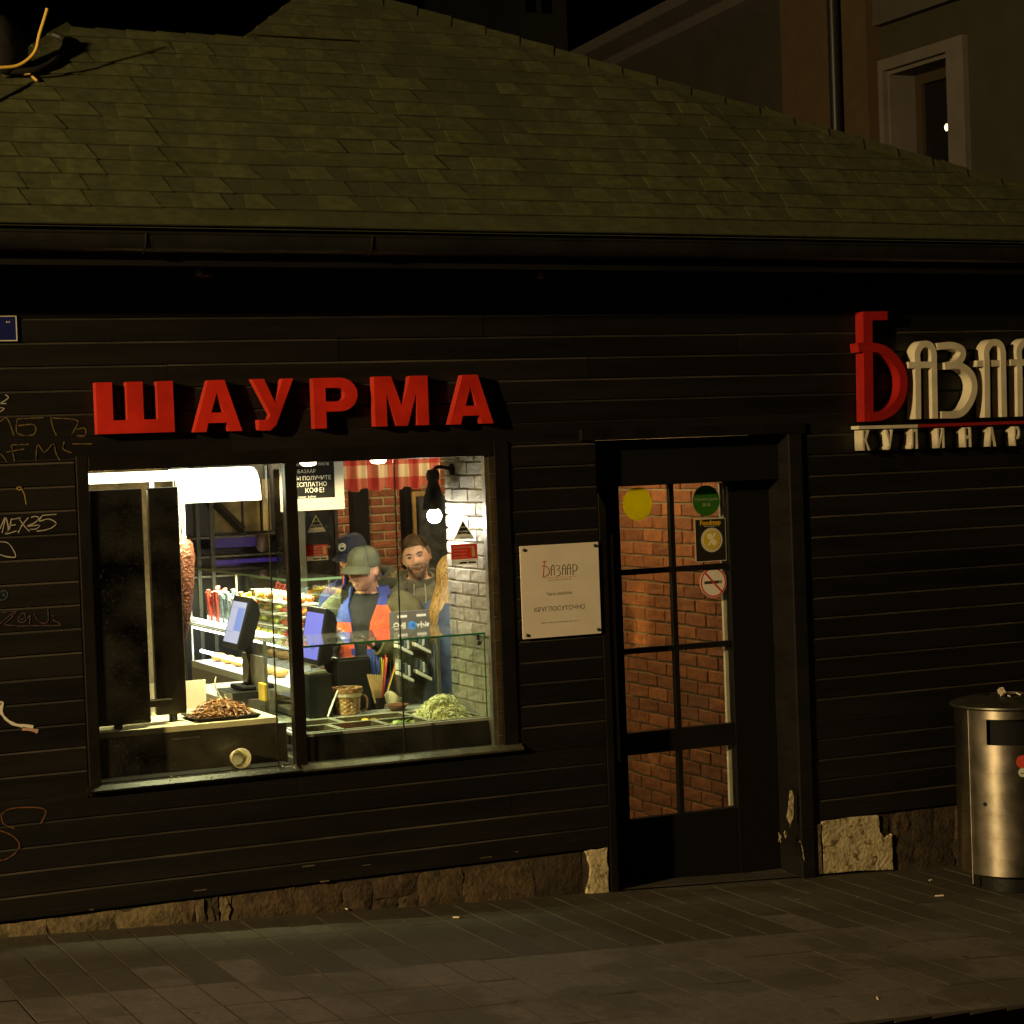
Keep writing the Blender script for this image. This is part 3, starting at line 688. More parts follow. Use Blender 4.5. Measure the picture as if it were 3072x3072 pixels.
p = W(24, 966, -.0138); mb = MB(); mb.add([(p.x-.008, -.0138, p.z-.005), (p.x-.008, -.0138, p.z+.005), (p.x, -.0138, p.z)], [(0, 1, 2)]); mb.add([(p.x, -.0138, p.z-.001), (p.x+.006, -.0138, p.z-.001), (p.x+.006, -.0138, p.z+.001), (p.x, -.0138, p.z+.001)], [(0, 1, 2, 3)]); mb.add([(p.x+.004, -.0138, p.z-.005), (p.x+.004, -.0138, p.z+.005), (p.x+.010, -.0138, p.z)], [(0, 1, 2)]); mb.build('arrow_mark', MATS['plate_cream'], sp_)
# ------------------------------------------------------------------ graffiti (paint strokes lying on the boards)
def graf(name, label, zsets, sc, ox, oy, w, m):
    e = MB()
    for pts in zsets:
        q = [W(ox+x/sc, oy+y/sc, -.002) for x, y in bez(pts, 5)]
        stroke(e, [(v.x, v.z) for v in q], w, (0, -.0022, 0), (1, 0, 0), (0, 0, 1), (0, -1, 0), .001)
    o = e.build(name, m); tag(o, label, 'graffiti', 'graffiti scrawls on the boards'); return o
gw = mat('chalk_white', (.34, .31, .25), .8, wear=((.05, .045, .04), .58, 60)); gy = mat('marker_ochre', (.105, .068, .012), .8, wear=((.03, .02, .006), .52, 40)); gp = mat('marker_mauve', (.10, .05, .055), .8, wear=((.03, .02, .02), .5, 50)); gbl = mat('marker_blue', (.03, .06, .10), .8); gor = mat('marker_orange', (.12, .045, .012), .8, wear=((.03, .015, .006), .52, 40))
graf('graffiti', 'thin white scrawl reading ALEX35 on the boards left of the window', [[(0, 600), (50, 490), (20, 640)], [(60, 495), (80, 600), (50, 655)], [(110, 500), (90, 600), (55, 650), (160, 620)], [(95, 570), (150, 560)], [(110, 510), (200, 495)], [(175, 490), (240, 580), (285, 625)], [(275, 490), (210, 570), (175, 640)], [(300, 490), (345, 480), (375, 500), (330, 545), (265, 575), (380, 565), (350, 600), (290, 605)], [(410, 470), (545, 460)], [(410, 470), (380, 525), (470, 505), (540, 545), (500, 590), (420, 615), (355, 622)]], 3.22, 0, 1400, .0052, gw)
graf('graffiti', 'small white zigzag mark at the picture edge above the ochre scrawl', [[(50, 915), (80, 945), (0, 1000)], [(0, 1000), (60, 1000)], [(0, 1040), (40, 1050), (0, 1080)]], 3.22, 0, 900, .005, gw)
graf('graffiti', 'ochre marker capitals of the upper line left of the red letters', [[(-60, 1300), (0, 1180), (70, 1145), (135, 1310)], [(165, 1150), (420, 1135)], [(165, 1150), (170, 1290), (325, 1300), (330, 1205), (175, 1215)], [(490, 1130), (510, 1230), (545, 1310)], [(490, 1140), (740, 1160), (720, 1250), (690, 1310)], [(735, 1250), (820, 1240), (820, 1310), (740, 1310)]], 3.22, 0, 900, .0062, gy)
graf('graffiti', 'ochre marker capitals of the lower line just above the window corner', [[(-40, 1500), (10, 1490), (70, 1570)], [(110, 1400), (280, 1395)], [(60, 1470), (235, 1440)], [(110, 1400), (140, 1555)], [(345, 1550), (365, 1400), (430, 1470), (515, 1390), (540, 1480), (580, 1550)], [(620, 1370), (610, 1440), (690, 1475)], [(700, 1390), (890, 1390)]], 3.22, 0, 900, .0062, gy)
graf('graffiti', 'yellow hooked mark with a small loop above the white scrawl', [[(180, 225), (160, 210), (180, 195), (205, 205), (195, 225), (180, 225)], [(205, 210), (235, 270), (252, 365)]], 3.22, 0, 1400, .006, mat('marker_yellow', (.24, .17, .04), .8))
graf('graffiti', 'white half round line below the ALEX35 scrawl', [[(0, 725), (70, 735), (120, 790), (150, 870), (70, 870), (0, 850)]], 3.22, 0, 1400, .005, gw)
graf('graffiti', 'small blue spiral mark at the picture edge', [[(0, 1215), (40, 1195), (75, 1230), (55, 1275), (10, 1290), (0, 1280)], [(55, 1245), (30, 1240), (35, 1220)]], 3.22, 0, 1400, .005, gbl)
graf('graffiti', 'mauve looping scrawl on the boards below the blue spiral', [[(-20, 1540), (40, 1480), (160, 1395), (90, 1480), (40, 1525), (160, 1535)], [(170, 1470), (230, 1410), (240, 1460), (170, 1490), (230, 1500), (285, 1440), (285, 1520)], [(330, 1420), (380, 1500), (460, 1500), (460, 1370)], [(500, 1440), (520, 1440)], [(510, 1480), (585, 1530), (400, 1535), (160, 1540)], [(20, 1410), (150, 1395)]], 3.22, 0, 1400, .004, gp)
graf('graffiti', 'orange curved outline low on the boards below the window corner', [[(5, 800), (70, 765), (240, 770), (220, 850)], [(5, 800), (20, 850), (80, 875)], [(-20, 880), (60, 910), (105, 960), (80, 1010), (20, 1045), (-20, 1040)]], 1.802, 0, 2000, .007, gor)
graf('graffiti', 'broad white paint swoosh on the boards at the picture edge', [[(-10, 205), (10, 195), (5, 230), (10, 255), (40, 290), (90, 315), (180, 325)]], 1.802, 0, 2000, .017, mat('paint_white_thick', (.62, .58, .5), .35))
graf('graffiti', 'pinkish paint smear at the end of the white swoosh', [[(120, 335), (165, 340), (205, 350)]], 1.802, 0, 2000, .02, mat('paint_pink', (.45, .28, .2), .4))
# ------------------------------------------------------------------ stickers on the door
def vinyl(name, c, tr=.5):
    m = bpy.data.materials.new(name); m.use_nodes = True; t = m.node_tree; N = t.nodes; L = t.links; b = N['Principled BSDF']; b.inputs['Base Color'].default_value = (*c, 1); b.inputs['Roughness'].default_value = .5
    q = N.new('ShaderNodeBsdfTranslucent'); q.inputs[0].default_value = (*c, 1); x = N.new('ShaderNodeMixShader'); x.inputs[0].default_value = tr
    L.new(b.outputs[0], x.inputs[1]); L.new(q.outputs[0], x.inputs[2]); L.new(x.outputs[0], N['Material Output'].inputs[0]); MATS[name] = m; return m
def face_disc(name, c, r, y, m, n=40, th=.0012):
    mb = MB(); mb.lathe([(r, 0), (r, th)], (0, 0, 0), n, M=Matrix.Translation((c.x, y, c.z)) @ Matrix.Rotation(R(90), 4, 'X')); return mb
SY = DY-.0013
p = W(1912, 1512, DY); o = face_disc('s', p, .088, SY+.001, 0).build('round_sticker', vinyl('sticker_yellow', (.85, .78, .0), .75)); tag(o, 'plain round yellow sticker on the upper left door pane', 'sticker')
p = W(2118, 1502, DY); e = empty('round_sticker', (p.x, SY, p.z)); tag(e, 'round dark green sticker in the top right door pane', 'sticker')
face_disc('s', p, .083, SY+.001, 0).build('disc', vinyl('sticker_green', (.045, .20, .015), .45), e)
text('print', e, 'Рекомендуем', .021, mat('sticker_lettering', (.30, .33, .2), .5), (p.x, SY-.0006, p.z+.008)); text('print', e, '20 25', .022, MATS['sticker_lettering'], (p.x, SY-.0006, p.z-.022), bold=.0006)
a = W(2085, 1560, DY); b = W(2172, 1683, DY); e = empty('map_sticker', (a.x, SY, b.z)); tag(e, 'black rectangular sticker with gold heading and gold percent disc on the door', 'sticker')
xa, xb, za, zb = a.x, W(2168, 1560, DY).x+.012, a.z, W(2090, 1685, DY).z
cx = (xa+xb)/2
mb = MB(); mb.box(xa, xb, SY-.001, SY+.001, zb, za); mb.build('panel', mat('sticker_black', (.018, .016, .012), .4), e)
mb = MB(); t = .0035
mb.box(xa-t, xb+t, SY-.0005, SY+.0008, za, za+t); mb.box(xa-t, xb+t, SY-.0005, SY+.0008, zb-t, zb); mb.box(xa-t, xa, SY-.0005, SY+.0008, zb, za); mb.box(xb, xb+t, SY-.0005, SY+.0008, zb, za); mb.build('rim', mat('sticker_cream', (.55, .5, .38), .5), e)
h = za-zb
text('print', e, 'Foodmap', .036, mat('sticker_gold', (.62, .36, .02), .5), (cx, SY-.0016, za-h*.085), bold=.0012, xs=.95)
text('print', e, 'Рекомендует', .012, MATS['sticker_cream'], (cx, SY-.0016, za-h*.165))
c_ = Vector((cx+.006, 0, za-h*.50))
face_disc('s', c_, .066, SY-.0008, 0).build('cream_disc', MATS['sticker_cream'], e); face_disc('s', c_, .052, SY-.0022, 0).build('gold_disc', mat('sticker_gold2', (.55, .42, .04), .5), e)
text('print', e, '%', .085, mat('sticker_cream2', (.8, .72, .5), .5), (c_.x, SY-.0040, c_.z), bold=.003)
p = W(2138, 1747, DY); e = empty('no_smoking_sign', (p.x, SY, p.z)); tag(e, 'round white no smoking sticker with red ring and struck cigarette', 'sticker')
y_ = SY-.004
face_disc('s', p, .082, y_, 0).build('disc', mat('sticker_white', (.75, .70, .62), .5), e)
mb = MB(); n = 40; ro, ri_ = .079, .071
mb.loft([[(p.x+r_*math.cos(2*math.pi*i/n), yy, p.z+r_*math.sin(2*math.pi*i/n)) for i in range(n)] for r_, yy in ((ro, y_-.0012), (ro, y_-.002), (ri_, y_-.002), (ri_, y_-.0012))], caps=False); mb.build('ring', mat('sticker_red', (.55, .04, .02), .5), e)
mb = MB(); mb.box(p.x-.055, p.x+.034, y_-.0022, y_-.0012, p.z-.007, p.z+.009); mb.box(p.x+.038, p.x+.043, y_-.0022, y_-.0012, p.z-.007, p.z+.009); mb.box(p.x+.047, p.x+.051, y_-.0022, y_-.0012, p.z-.007, p.z+.009); mb.build('cigarette_mark', ink, e)
mb = MB(); stroke(mb, bez([(p.x+.045, p.z+.015), (p.x+.03, p.z+.03), (p.x+.045, p.z+.045), (p.x+.02, p.z+.05), (p.x+.015, p.z+.035)], 4), .002, (0, y_-.0012, 0), (1, 0, 0), (0, 0, 1), (0, -1, 0), .0006); mb.build('smoke_mark', mat('ink_faint', (.4, .35, .3), .6), e)
mb = MB(); mb.box(-.074, .074, -.0034, -.0024, -.0045, .0045, M=Matrix.Translation((p.x, y_, p.z)) @ Matrix.Rotation(R(47), 4, 'Y')); mb.build('bar', MATS['sticker_red'], e)
# ------------------------------------------------------------------ litter bin
bx, by = 6.955, -.63; bz = gz(bx)
bn = empty('litter_bin', (bx, by, bz)); tag(bn, 'round stainless steel litter bin with dark slot on the pavement', 'bin')
mb = MB(); mb.lathe([(.20, .0), (.215, .01), (.215, .10), (.20, .10)], (bx, by, bz), 40); mb.build('base', black_metal, bn, smooth=40)
r_ = .278; prof = []
for z in (.10, .101): prof.append((r_, z))
prof = [(r_, .10+.685*i/12) for i in range(13)]
mb = MB(); mb.lathe(prof, (bx, by, bz), 64, caps=False); mb.build('drum', steel, bn, smooth=50)
for q in (.19, .30, .42, .53, .64):
    mb = MB(); mb.lathe([(r_-.002, q-.003), (r_+.0032, q-.002), (r_+.0032, q+.002), (r_-.002, q+.003)], (bx, by, bz), 64, caps=False); mb.build('pressed_ring', steel, bn, smooth=30)
# slot band: drum section with an opening facing the street and camera
va = math.atan2(-.80, -.60)          # direction towards the viewer
s0 = va-R(24); s1 = va+R(84)
mb = MB(); n = 50
def band(z0, z1, a0, a1):
    k = 40; mb.loft([[(bx+r_*math.cos(a0+(a1-a0)*i/k), by+r_*math.sin(a0+(a1-a0)*i/k), bz+z) for i in range(k+1)] for z in (z0, z1)], caps=False, closed=False)
band(.785, .918, s1, s0+2*math.pi); band(.918, .962, 0, 2*math.pi); mb.build('upper_drum', steel, bn, smooth=50)
mb = MB(); mb.lathe([(.245, .70), (.245, .955)], (bx, by, bz), 40); mb.build('liner', black_matte, bn, smooth=50)
mb = MB(); mb.lathe([(r_-.004, .962), (.296, .966), (.302, .972), (.300, .980), (.25, .996), (.12, 1.018), (.115, 1.008), (.001, 1.008)], (bx, by, bz), 56); mb.build('lid', mat('lid_metal', (.10, .095, .07), .4, metal=.8, var=.4, vscale=12), bn, smooth=40)
mb = MB(); a = va-R(46); mb.tube([(bx+(r_+.004)*math.cos(a), by+(r_+.004)*math.sin(a), bz+.05), (bx+(r_+.004)*math.cos(a), by+(r_+.004)*math.sin(a), bz+.96)], .006, 8); mb.build('hinge_rod', steel, bn, smooth=60)
mb = MB(); a = va-R(28); mb.lathe([(.012, 0), (.010, .004)], (0, 0, 0), 14, M=Matrix.Translation((bx+r_*math.cos(a), by+r_*math.sin(a), bz+.475)) @ Matrix.Rotation(a, 4, 'Z') @ Matrix.Rotation(R(90), 4, 'Y')); mb.build('lock', black_metal, bn)
a = va+R(13.5); 
mb = MB(); mb.lathe([(.034, 0), (.034, .0015)], (0, 0, 0), 24, M=Matrix.Translation((bx+(r_+.001)*math.cos(a), by+(r_+.001)*math.sin(a), bz+.70)) @ Matrix.Rotation(a, 4, 'Z') @ Matrix.Rotation(R(90), 4, 'Y')); o = mb.build('bin_sticker', mat('sticker_red2', (.5, .05, .03), .5)); tag(o, 'small round red sticker on the steel bin below its slot', 'sticker')
mb = MB(); mb.lathe([(.024, 0), (.024, .0015)], (0, 0, 0), 24, M=Matrix.Translation((bx+(r_+.001)*math.cos(a), by+(r_+.001)*math.sin(a), bz+.645)) @ Matrix.Rotation(a, 4, 'Z') @ Matrix.Rotation(R(90), 4, 'Y')); o = mb.build('bin_sticker', mat('sticker_pale', (.5, .55, .45), .5)); tag(o, 'small pale sticker just under the red sticker on the bin', 'sticker')
# butts on the lid and on the ground
but = mat('cigarette_paper', (.72, .62, .48), .7)
def butt(p, ang, label, ln=.03, tilt=0):
    mb = MB(); mb.tube([(-ln/2, 0, 0), (ln/2, 0, 0)], .004, 8, M=Matrix.Translation(p) @ Matrix.Rotation(ang, 4, 'Z') @ Matrix.Rotation(tilt, 4, 'Y')); o = mb.build('cigarette_butt', but, smooth=60)
    tag(o, label, 'cigarette butt', 'cigarette butts'); return o
lz = bz+1.020
butt((bx-.07, by-.05, lz), R(20), 'cigarette butt lying leftmost on the bin lid', tilt=R(12)); butt((bx-.035, by-.06, lz-.003), R(70), 'cigarette butt beside the crumpled paper on the bin lid'); butt((bx+.05, by-.03, lz-.002), R(110), 'cigarette butt at the far end of the bin lid', tilt=R(-20))
mb = MB(); rn = random.Random(4); mb.ball((bx-.04, by-.01, lz+.016), .028, .025, .02, 9, 6); mb.v = [(x+rn.uniform(-.006, .006), y+rn.uniform(-.006, .006), z+rn.uniform(-.006, .006)) for x, y, z in mb.v]; o = mb.build('crumpled_paper', mat('paper_scrap', (.6, .5, .4), .7)); tag(o, 'crumpled pale paper scrap on the bin lid', 'litter')
def gp_(px, py): return WP(px, py, (0, 0, gz(0)+.004), Vector((.0526, 0, 1)))
p = gp_(2818, 2687); butt(p, R(-20), 'cigarette butt on the pavement in front of the bin', .045)
p = gp_(2632, 2994); butt(p, R(60), 'cigarette butt lying near the kerb')
p = gp_(1040, 2728); butt(p+Vector((0, 0, .002)), R(100), 'short cigarette butt against the stone plinth', .018)
p = gp_(1368, 2752); butt(p, R(-30), 'thin cigarette butt on the darkened paving under the hours plate', .03)
p = gp_(2792, 2640); butt(p, R(10), 'cigarette butt on the pavement close behind the bin base', .02)
# ------------------------------------------------------------------ old dish and cables on the roof
rj = empty('roof_dish', (2.0, .8, 4.0)); tag(rj, 'dark round dish at the left end of the roof, half out of frame', 'dish')
c = W(8, 130, .62); mb = MB(); mb.lathe([(.0, .05), (.08, .04), (.14, .012), (.155, -.012), (.15, -.016), (.10, .02), (.001, .03)], (0, 0, 0), 36, M=Matrix.Translation(c) @ Matrix.Rotation(R(25), 4, 'Z') @ Matrix.Rotation(R(80), 4, 'X')); mb.build('bowl', mat('dish_dark', (.02, .018, .016), .6, var=.4), rj, smooth=60)
mb = MB(); mb.tube([c+Vector((0, .05, -.03)), (c.x, .72, 4.12)], .02, 8); mb.build('bracket', black_metal, rj)
def rpx(px, py, w): return WP(px, py, RP(2, 0, w), Vector((0, -sa, ca)))
q = [W(x, y, .52) for x, y in bez([(142, 26), (132, 60), (118, 105), (108, 148), (88, 175), (52, 197), (0, 203), (-60, 205)], 5)]
mb = MB(); mb.tube(q, .0085, 8); o = mb.build('cable', mat('ochre_cable', (.55, .36, .06), .6), smooth=60); tag(o, 'ochre cable curving down over the roof edge', 'cable')
q = [rpx(x, y, .03) for x, y in bez([(160, 104), (190, 118), (194, 142), (160, 185), (118, 208), (80, 214), (30, 216)], 5)]
mb = MB(); mb.tube(q, .018, 10); o = mb.build('hose', mat('black_hose', (.012, .011, .01), .6), smooth=60); tag(o, 'thick black hose looped on the shingles', 'hose')
q = [rpx(x, y, .022) for x, y in bez([(50, 200), (60, 215), (72, 222), (90, 224), (104, 236), (112, 243)], 4)]
mb = MB(); mb.tube(q, .007, 7); mb.tube([rpx(50, 200, .03), rpx(38, 221, .02)], .005, 6); o = mb.build('cable', MATS['ochre_cable'], smooth=60); tag(o, 'frayed ochre cable end lying on the shingles', 'cable')
q = [rpx(x, y, .014) for x, y in ((100, 246), (60, 268), (0, 300), (-60, 335))]
mb = MB(); mb.tube(q, .006, 6); o = mb.build('cable', black_metal, smooth=60); tag(o, 'thin black cable running down the shingles at the left edge', 'cable')
# ------------------------------------------------------------------ neighbouring buildings
nb = empty('neighbour_building', (12, 6, 0)); tag(nb, 'beige plastered building with white window surround and drainpipe behind the roof', 'building')
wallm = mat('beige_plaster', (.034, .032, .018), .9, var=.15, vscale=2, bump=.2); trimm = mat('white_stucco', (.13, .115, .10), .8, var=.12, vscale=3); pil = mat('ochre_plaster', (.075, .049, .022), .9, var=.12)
NX = 12.0
a = WX(2392, 300, NX).y; wl = WX(2664, 300, NX).y; wr = WX(2857, 300, NX).y; wt = WX(2690, 205, NX).z
mb = MB()
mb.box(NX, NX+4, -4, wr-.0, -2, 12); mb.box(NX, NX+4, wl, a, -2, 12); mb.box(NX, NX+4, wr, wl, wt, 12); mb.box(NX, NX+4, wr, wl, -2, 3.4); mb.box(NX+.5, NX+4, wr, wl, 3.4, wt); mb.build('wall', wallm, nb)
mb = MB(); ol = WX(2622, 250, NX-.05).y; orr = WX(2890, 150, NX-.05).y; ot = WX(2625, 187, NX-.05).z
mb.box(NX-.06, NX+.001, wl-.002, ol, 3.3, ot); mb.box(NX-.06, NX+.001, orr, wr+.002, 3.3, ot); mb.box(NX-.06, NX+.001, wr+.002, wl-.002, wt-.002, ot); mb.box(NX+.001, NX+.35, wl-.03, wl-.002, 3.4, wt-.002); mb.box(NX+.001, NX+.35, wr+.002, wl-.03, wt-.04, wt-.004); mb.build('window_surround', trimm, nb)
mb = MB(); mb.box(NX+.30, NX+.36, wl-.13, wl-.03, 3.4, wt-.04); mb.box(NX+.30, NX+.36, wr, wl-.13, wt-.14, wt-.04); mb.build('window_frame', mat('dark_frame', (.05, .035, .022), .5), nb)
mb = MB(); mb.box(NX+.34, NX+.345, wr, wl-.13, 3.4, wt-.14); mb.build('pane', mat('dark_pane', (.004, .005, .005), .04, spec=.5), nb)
p = WX(2840, 382, NX+.33); mb = MB(); mb.ball(p, .012, .03, .035, 12, 8); mb.build('lamp_reflection', mat('reflection_glow', (1, .75, .35), .5, emit=(1, .75, .35), es=4), nb, smooth=80)  # glowing ball added at the pane to stand for a lamp's reflection
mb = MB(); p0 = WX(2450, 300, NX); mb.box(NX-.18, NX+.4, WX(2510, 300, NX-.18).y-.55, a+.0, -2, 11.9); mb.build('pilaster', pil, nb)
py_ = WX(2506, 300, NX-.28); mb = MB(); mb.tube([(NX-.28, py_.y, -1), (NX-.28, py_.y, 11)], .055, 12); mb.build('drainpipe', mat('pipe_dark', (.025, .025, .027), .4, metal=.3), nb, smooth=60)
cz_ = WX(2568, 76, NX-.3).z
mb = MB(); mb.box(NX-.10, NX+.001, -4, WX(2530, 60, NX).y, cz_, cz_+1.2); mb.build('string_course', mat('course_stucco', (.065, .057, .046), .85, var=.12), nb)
# long wing running back, with a pale cornice
n5 = Vector((math.cos(R(5.15)), -math.sin(R(5.15)), 0)); p5 = Vector((NX+.3, a+.02, 0)); d5 = Vector((math.sin(R(5.15)), math.cos(R(5.15)), 0))
z_lo = WP(2377, 0, p5, n5).z; z_lo2 = WP(1889, 228, p5, n5).z; zl = (z_lo+z_lo2)/2
zu = WP(1699, 160, p5-n5*.5, n5).z
e0 = p5; e1 = p5+d5*26
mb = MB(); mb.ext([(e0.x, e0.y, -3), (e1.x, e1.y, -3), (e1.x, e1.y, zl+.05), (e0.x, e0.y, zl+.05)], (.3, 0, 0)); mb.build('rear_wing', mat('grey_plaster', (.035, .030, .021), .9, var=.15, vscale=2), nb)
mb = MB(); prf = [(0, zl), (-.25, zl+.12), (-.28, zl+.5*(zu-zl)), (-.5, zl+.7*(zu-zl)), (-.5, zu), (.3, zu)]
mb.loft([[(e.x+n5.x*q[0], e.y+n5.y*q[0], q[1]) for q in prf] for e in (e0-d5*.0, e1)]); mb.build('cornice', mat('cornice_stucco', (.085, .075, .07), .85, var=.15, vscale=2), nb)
fb = empty('far_building', (14, 40, 0)); tag(fb, 'faint grey far building above the roof ridge', 'building')
mb = MB(); a0 = W(1560, 100, 45); a1 = W(1702, 100, 45); mb.box(a0.x, a1.x, 45, 52, -3, a0.z+9); mb.build('wall', mat('far_wall', (.06, .065, .05), .9, var=.2, vscale=.5), fb)
mb = MB(); mb.box(a0.x-.2, a1.x+.2, 44.8, 52.2, a0.z+9, a0.z+9.4); mb.build('parapet', trimm, fb)
for i in range(2):
    for j in range(3):
        mb = MB(); x = a0.x+.2+i*.5; z = a0.z-2+j*2.6; mb.box(x, x+.32, 44.97, 45.0, z, z+1.3); mb.build('window', MATS['dark_pane'], fb)
# ------------------------------------------------------------------ street lamp up the road, out of view
LP = Vector((-9.0, -6.5, 5.7))
sl = empty('street_lamp', (LP.x-.9, LP.y-.3, gz(LP.x))); tag(sl, 'warm sodium street lamp standing up the road outside the picture', 'street lamp')
mb = MB(); mb.tube([(LP.x-.9, LP.y-.3, gz(LP.x)-.2), (LP.x-.9, LP.y-.3, 5.4)], [.07, .045], 12); mb.tube(bez([(LP.x-.9, LP.y-.3, 5.4), (LP.x-.7, LP.y-.25, 5.95), (LP.x-.1, LP.y, 6.02)], 6), .03, 10); mb.build('post', black_metal, sl, smooth=60)
mb = MB(); mb.lathe([(.06, .34), (.16, .28), (.2, .2), (.19, .19), (.001, .24)], LP, 20); mb.build('shade', black_metal, sl, smooth=50)
mb = MB(); mb.ball((LP.x, LP.y, LP.z+.16), .08, .08, .09); mb.build('bulb', mat('sodium_bulb', (1, .6, .25), .5, emit=(1, .6, .25), es=60), sl, smooth=80)
ld = bpy.data.lights.new('street_light', 'POINT'); ld.energy = 9000; ld.color = (1, .70, .31); ld.shadow_soft_size = .22
lo = bpy.data.objects.new('street_light', ld); COL.objects.link(lo); lo.location = LP-Vector((0, 0, .12)); lo.parent = sl; lo.matrix_parent_inverse = Matrix.Translation(-Vector(sl.location))
# ================================================================== interior
def WZ(px, py, z):
    d = ray(px, py); return CAM + d*((z-CAM.z)/d.z)
mb = MB(); mb.box(1.42, 4.87, .27, KYB-.01, -.12, 0.0); mb.box(4.872, 8.04, .27, KYB-.01, -.30, -.16); struct(mb.build('floor', mat('shop_floor', (.16, .13, .10), .5, var=.2)), 'dark floor inside the kiosk')
mb = MB(); mb.box(1.42, 8.04, .095, KYB-.01, 2.62, 2.68); struct(mb.build('ceiling', mat('shop_ceiling', (.28, .24, .18), .8, var=.1)), 'ceiling inside the kiosk')
brick_m = mat('red_brick', (.27, .085, .036), .85, var=.35, vscale=22, bump=.5, bscale=70, obvar=.32, wear=((.16, .05, .02), .62, 18))
brick_c = mat('red_brick_corridor', (.31, .105, .030), .85, var=.3, vscale=22, bump=.5, bscale=70, obvar=.28, wear=((.22, .09, .04), .62, 18))
mortar = mat('mortar', (.40, .30, .16), .95, var=.2, vscale=40, bump=.5, bscale=120)
white_brick = mat('white_brick', (.24, .215, .185), .6, var=.18, vscale=18, bump=.7, bscale=40, obvar=.12)
white_mortar = mat('white_mortar', (.22, .195, .155), .9, var=.2, vscale=30, bump=.5, bscale=90)
def brickmesh(l, h, d, m, seed, rough=.0025):
    rn = random.Random(seed); b = .004; mb = MB()
    f = lambda: rn.uniform(-rough, rough)
    fr_ = [(b, -d, b), (l/2, -d, b), (l-b, -d, b), (b, -d, h/2), (l/2, -d, h/2), (l-b, -d, h/2), (b, -d, h-b), (l/2, -d, h-b), (l-b, -d, h-b)]
    fr_ = [(x+f(), y+f(), z+f()) for x, y, z in fr_]
    ba = [(0, 0, 0), (l/2, 0, 0), (l, 0, 0), (l, 0, h/2), (l, 0, h), (l/2, 0, h), (0, 0, h), (0, 0, h/2)]
    rim = [0, 1, 2, 5, 8, 7, 6, 3]
    fs = [(0, 1, 4, 3), (1, 2, 5, 4), (3, 4, 7, 6), (4, 5, 8, 7)]+[(9+i, 9+(i+1) % 8, rim[(i+1) % 8], rim[i]) for i in range(8)]
    mb.add(fr_+ba, fs); return mb.mesh('brick', m)
def bricks(parent, M, L, Hh, l, h, j, d, m, skip=None, seed=0, rough=.0025):
    """lay bricks on a wall patch; M maps (along, out, up) with out = -local y"""
    full = [brickmesh(l-j, h-j, d, m, seed+i, rough) for i in range(6)]; half = [brickmesh(l/2-j, h-j, d, m, seed+20+i, rough) for i in range(3)]
    rn = random.Random(seed); n = 0; r = 0
    while r*h < Hh-.5*h:
        x = -(l/2 if r % 2 else 0)
        while x < L-.02:
            a, b = max(x, 0), min(x+l, L)
            if b-a > l*.3:
                me = rn.choice(full) if b-a > l*.75 else rn.choice(half)
                if not (skip and skip((a+b)/2, r*h)):
                    o = link('brick', me, parent); o.matrix_basis = M @ Matrix.Translation((a, 0, r*h)); n += 1
            x += l
        r += 1
    return n
# white brick pier beside the window
wp_ = empty('white_brick_wall', (4.35, .35, 0)); struct(wp_, 'white painted brick pier beside the serving window')
mb = MB(); mb.box(4.312, 4.46, .096, .62, 0, 2.62); mb.build('core', white_mortar, wp_)
bricks(wp_, Matrix.Translation((4.312, .62, .81)) @ Matrix.Rotation(R(-90), 4, 'Z'), .524, 1.5, .205, .069, .006, .012, white_brick, seed=40, rough=.0022)
# rear wall of red brick
bw = empty('rear_brick_wall', (5, 3.6, 0)); struct(bw, 'rear red brick wall behind the customers')
mb = MB(); mb.box(1.42, 8.0, 3.61, 3.70, 0, 2.62); mb.build('core', mortar, bw)
mortar_c = mat('corridor_mortar', (.30, .22, .11), .95, var=.2, vscale=40, bump=.5, bscale=120)
bricks(bw, Matrix.Translation((4.62, 3.61, 1.15)), 1.05, 1.2, .19, .0575, .012, .012, brick_m, seed=70)
# corridor wall seen through the door
cw = empty('corridor_brick_wall', (5.97, 1.5, 0)); struct(cw, 'red brick corridor wall seen through the glazed door')
mb = MB(); mb.box(5.975, 6.03, .30, 3.6, -.16, 2.62); mb.build('core', mortar_c, cw)
bricks(cw, Matrix.Translation((5.975, 2.16, -.157)) @ Matrix.Rotation(R(-90), 4, 'Z'), 1.84, 2.3, .245, .079, .011, .010, brick_c, seed=90)
mb = MB(); mb.box(1.42, 2.0, .1, 3.6, 0, 2.62); struct(mb.build('left_wall', mat('shop_wall', (.22, .19, .14), .7, var=.15)), 'plain side wall inside the kiosk')
# posts on the rear wall
for i, (a, b, lab) in enumerate(((1060, 1105, 'broad black timber post in front of the rear red bricks'), (1214, 1233, 'narrow black timber post beside the wooden picture frame'))):
    x0 = W(a, 1550, 3.5).x; x1 = W(b, 1550, 3.5).x; mb = MB(); mb.box(x0, x1, 3.48, 3.59, 0.001, 2.615); o = mb.build('timber_post', mat('post_black', (.004, .004, .005), .7, spec=.15), bevel=.006); tag(o, lab, 'post')
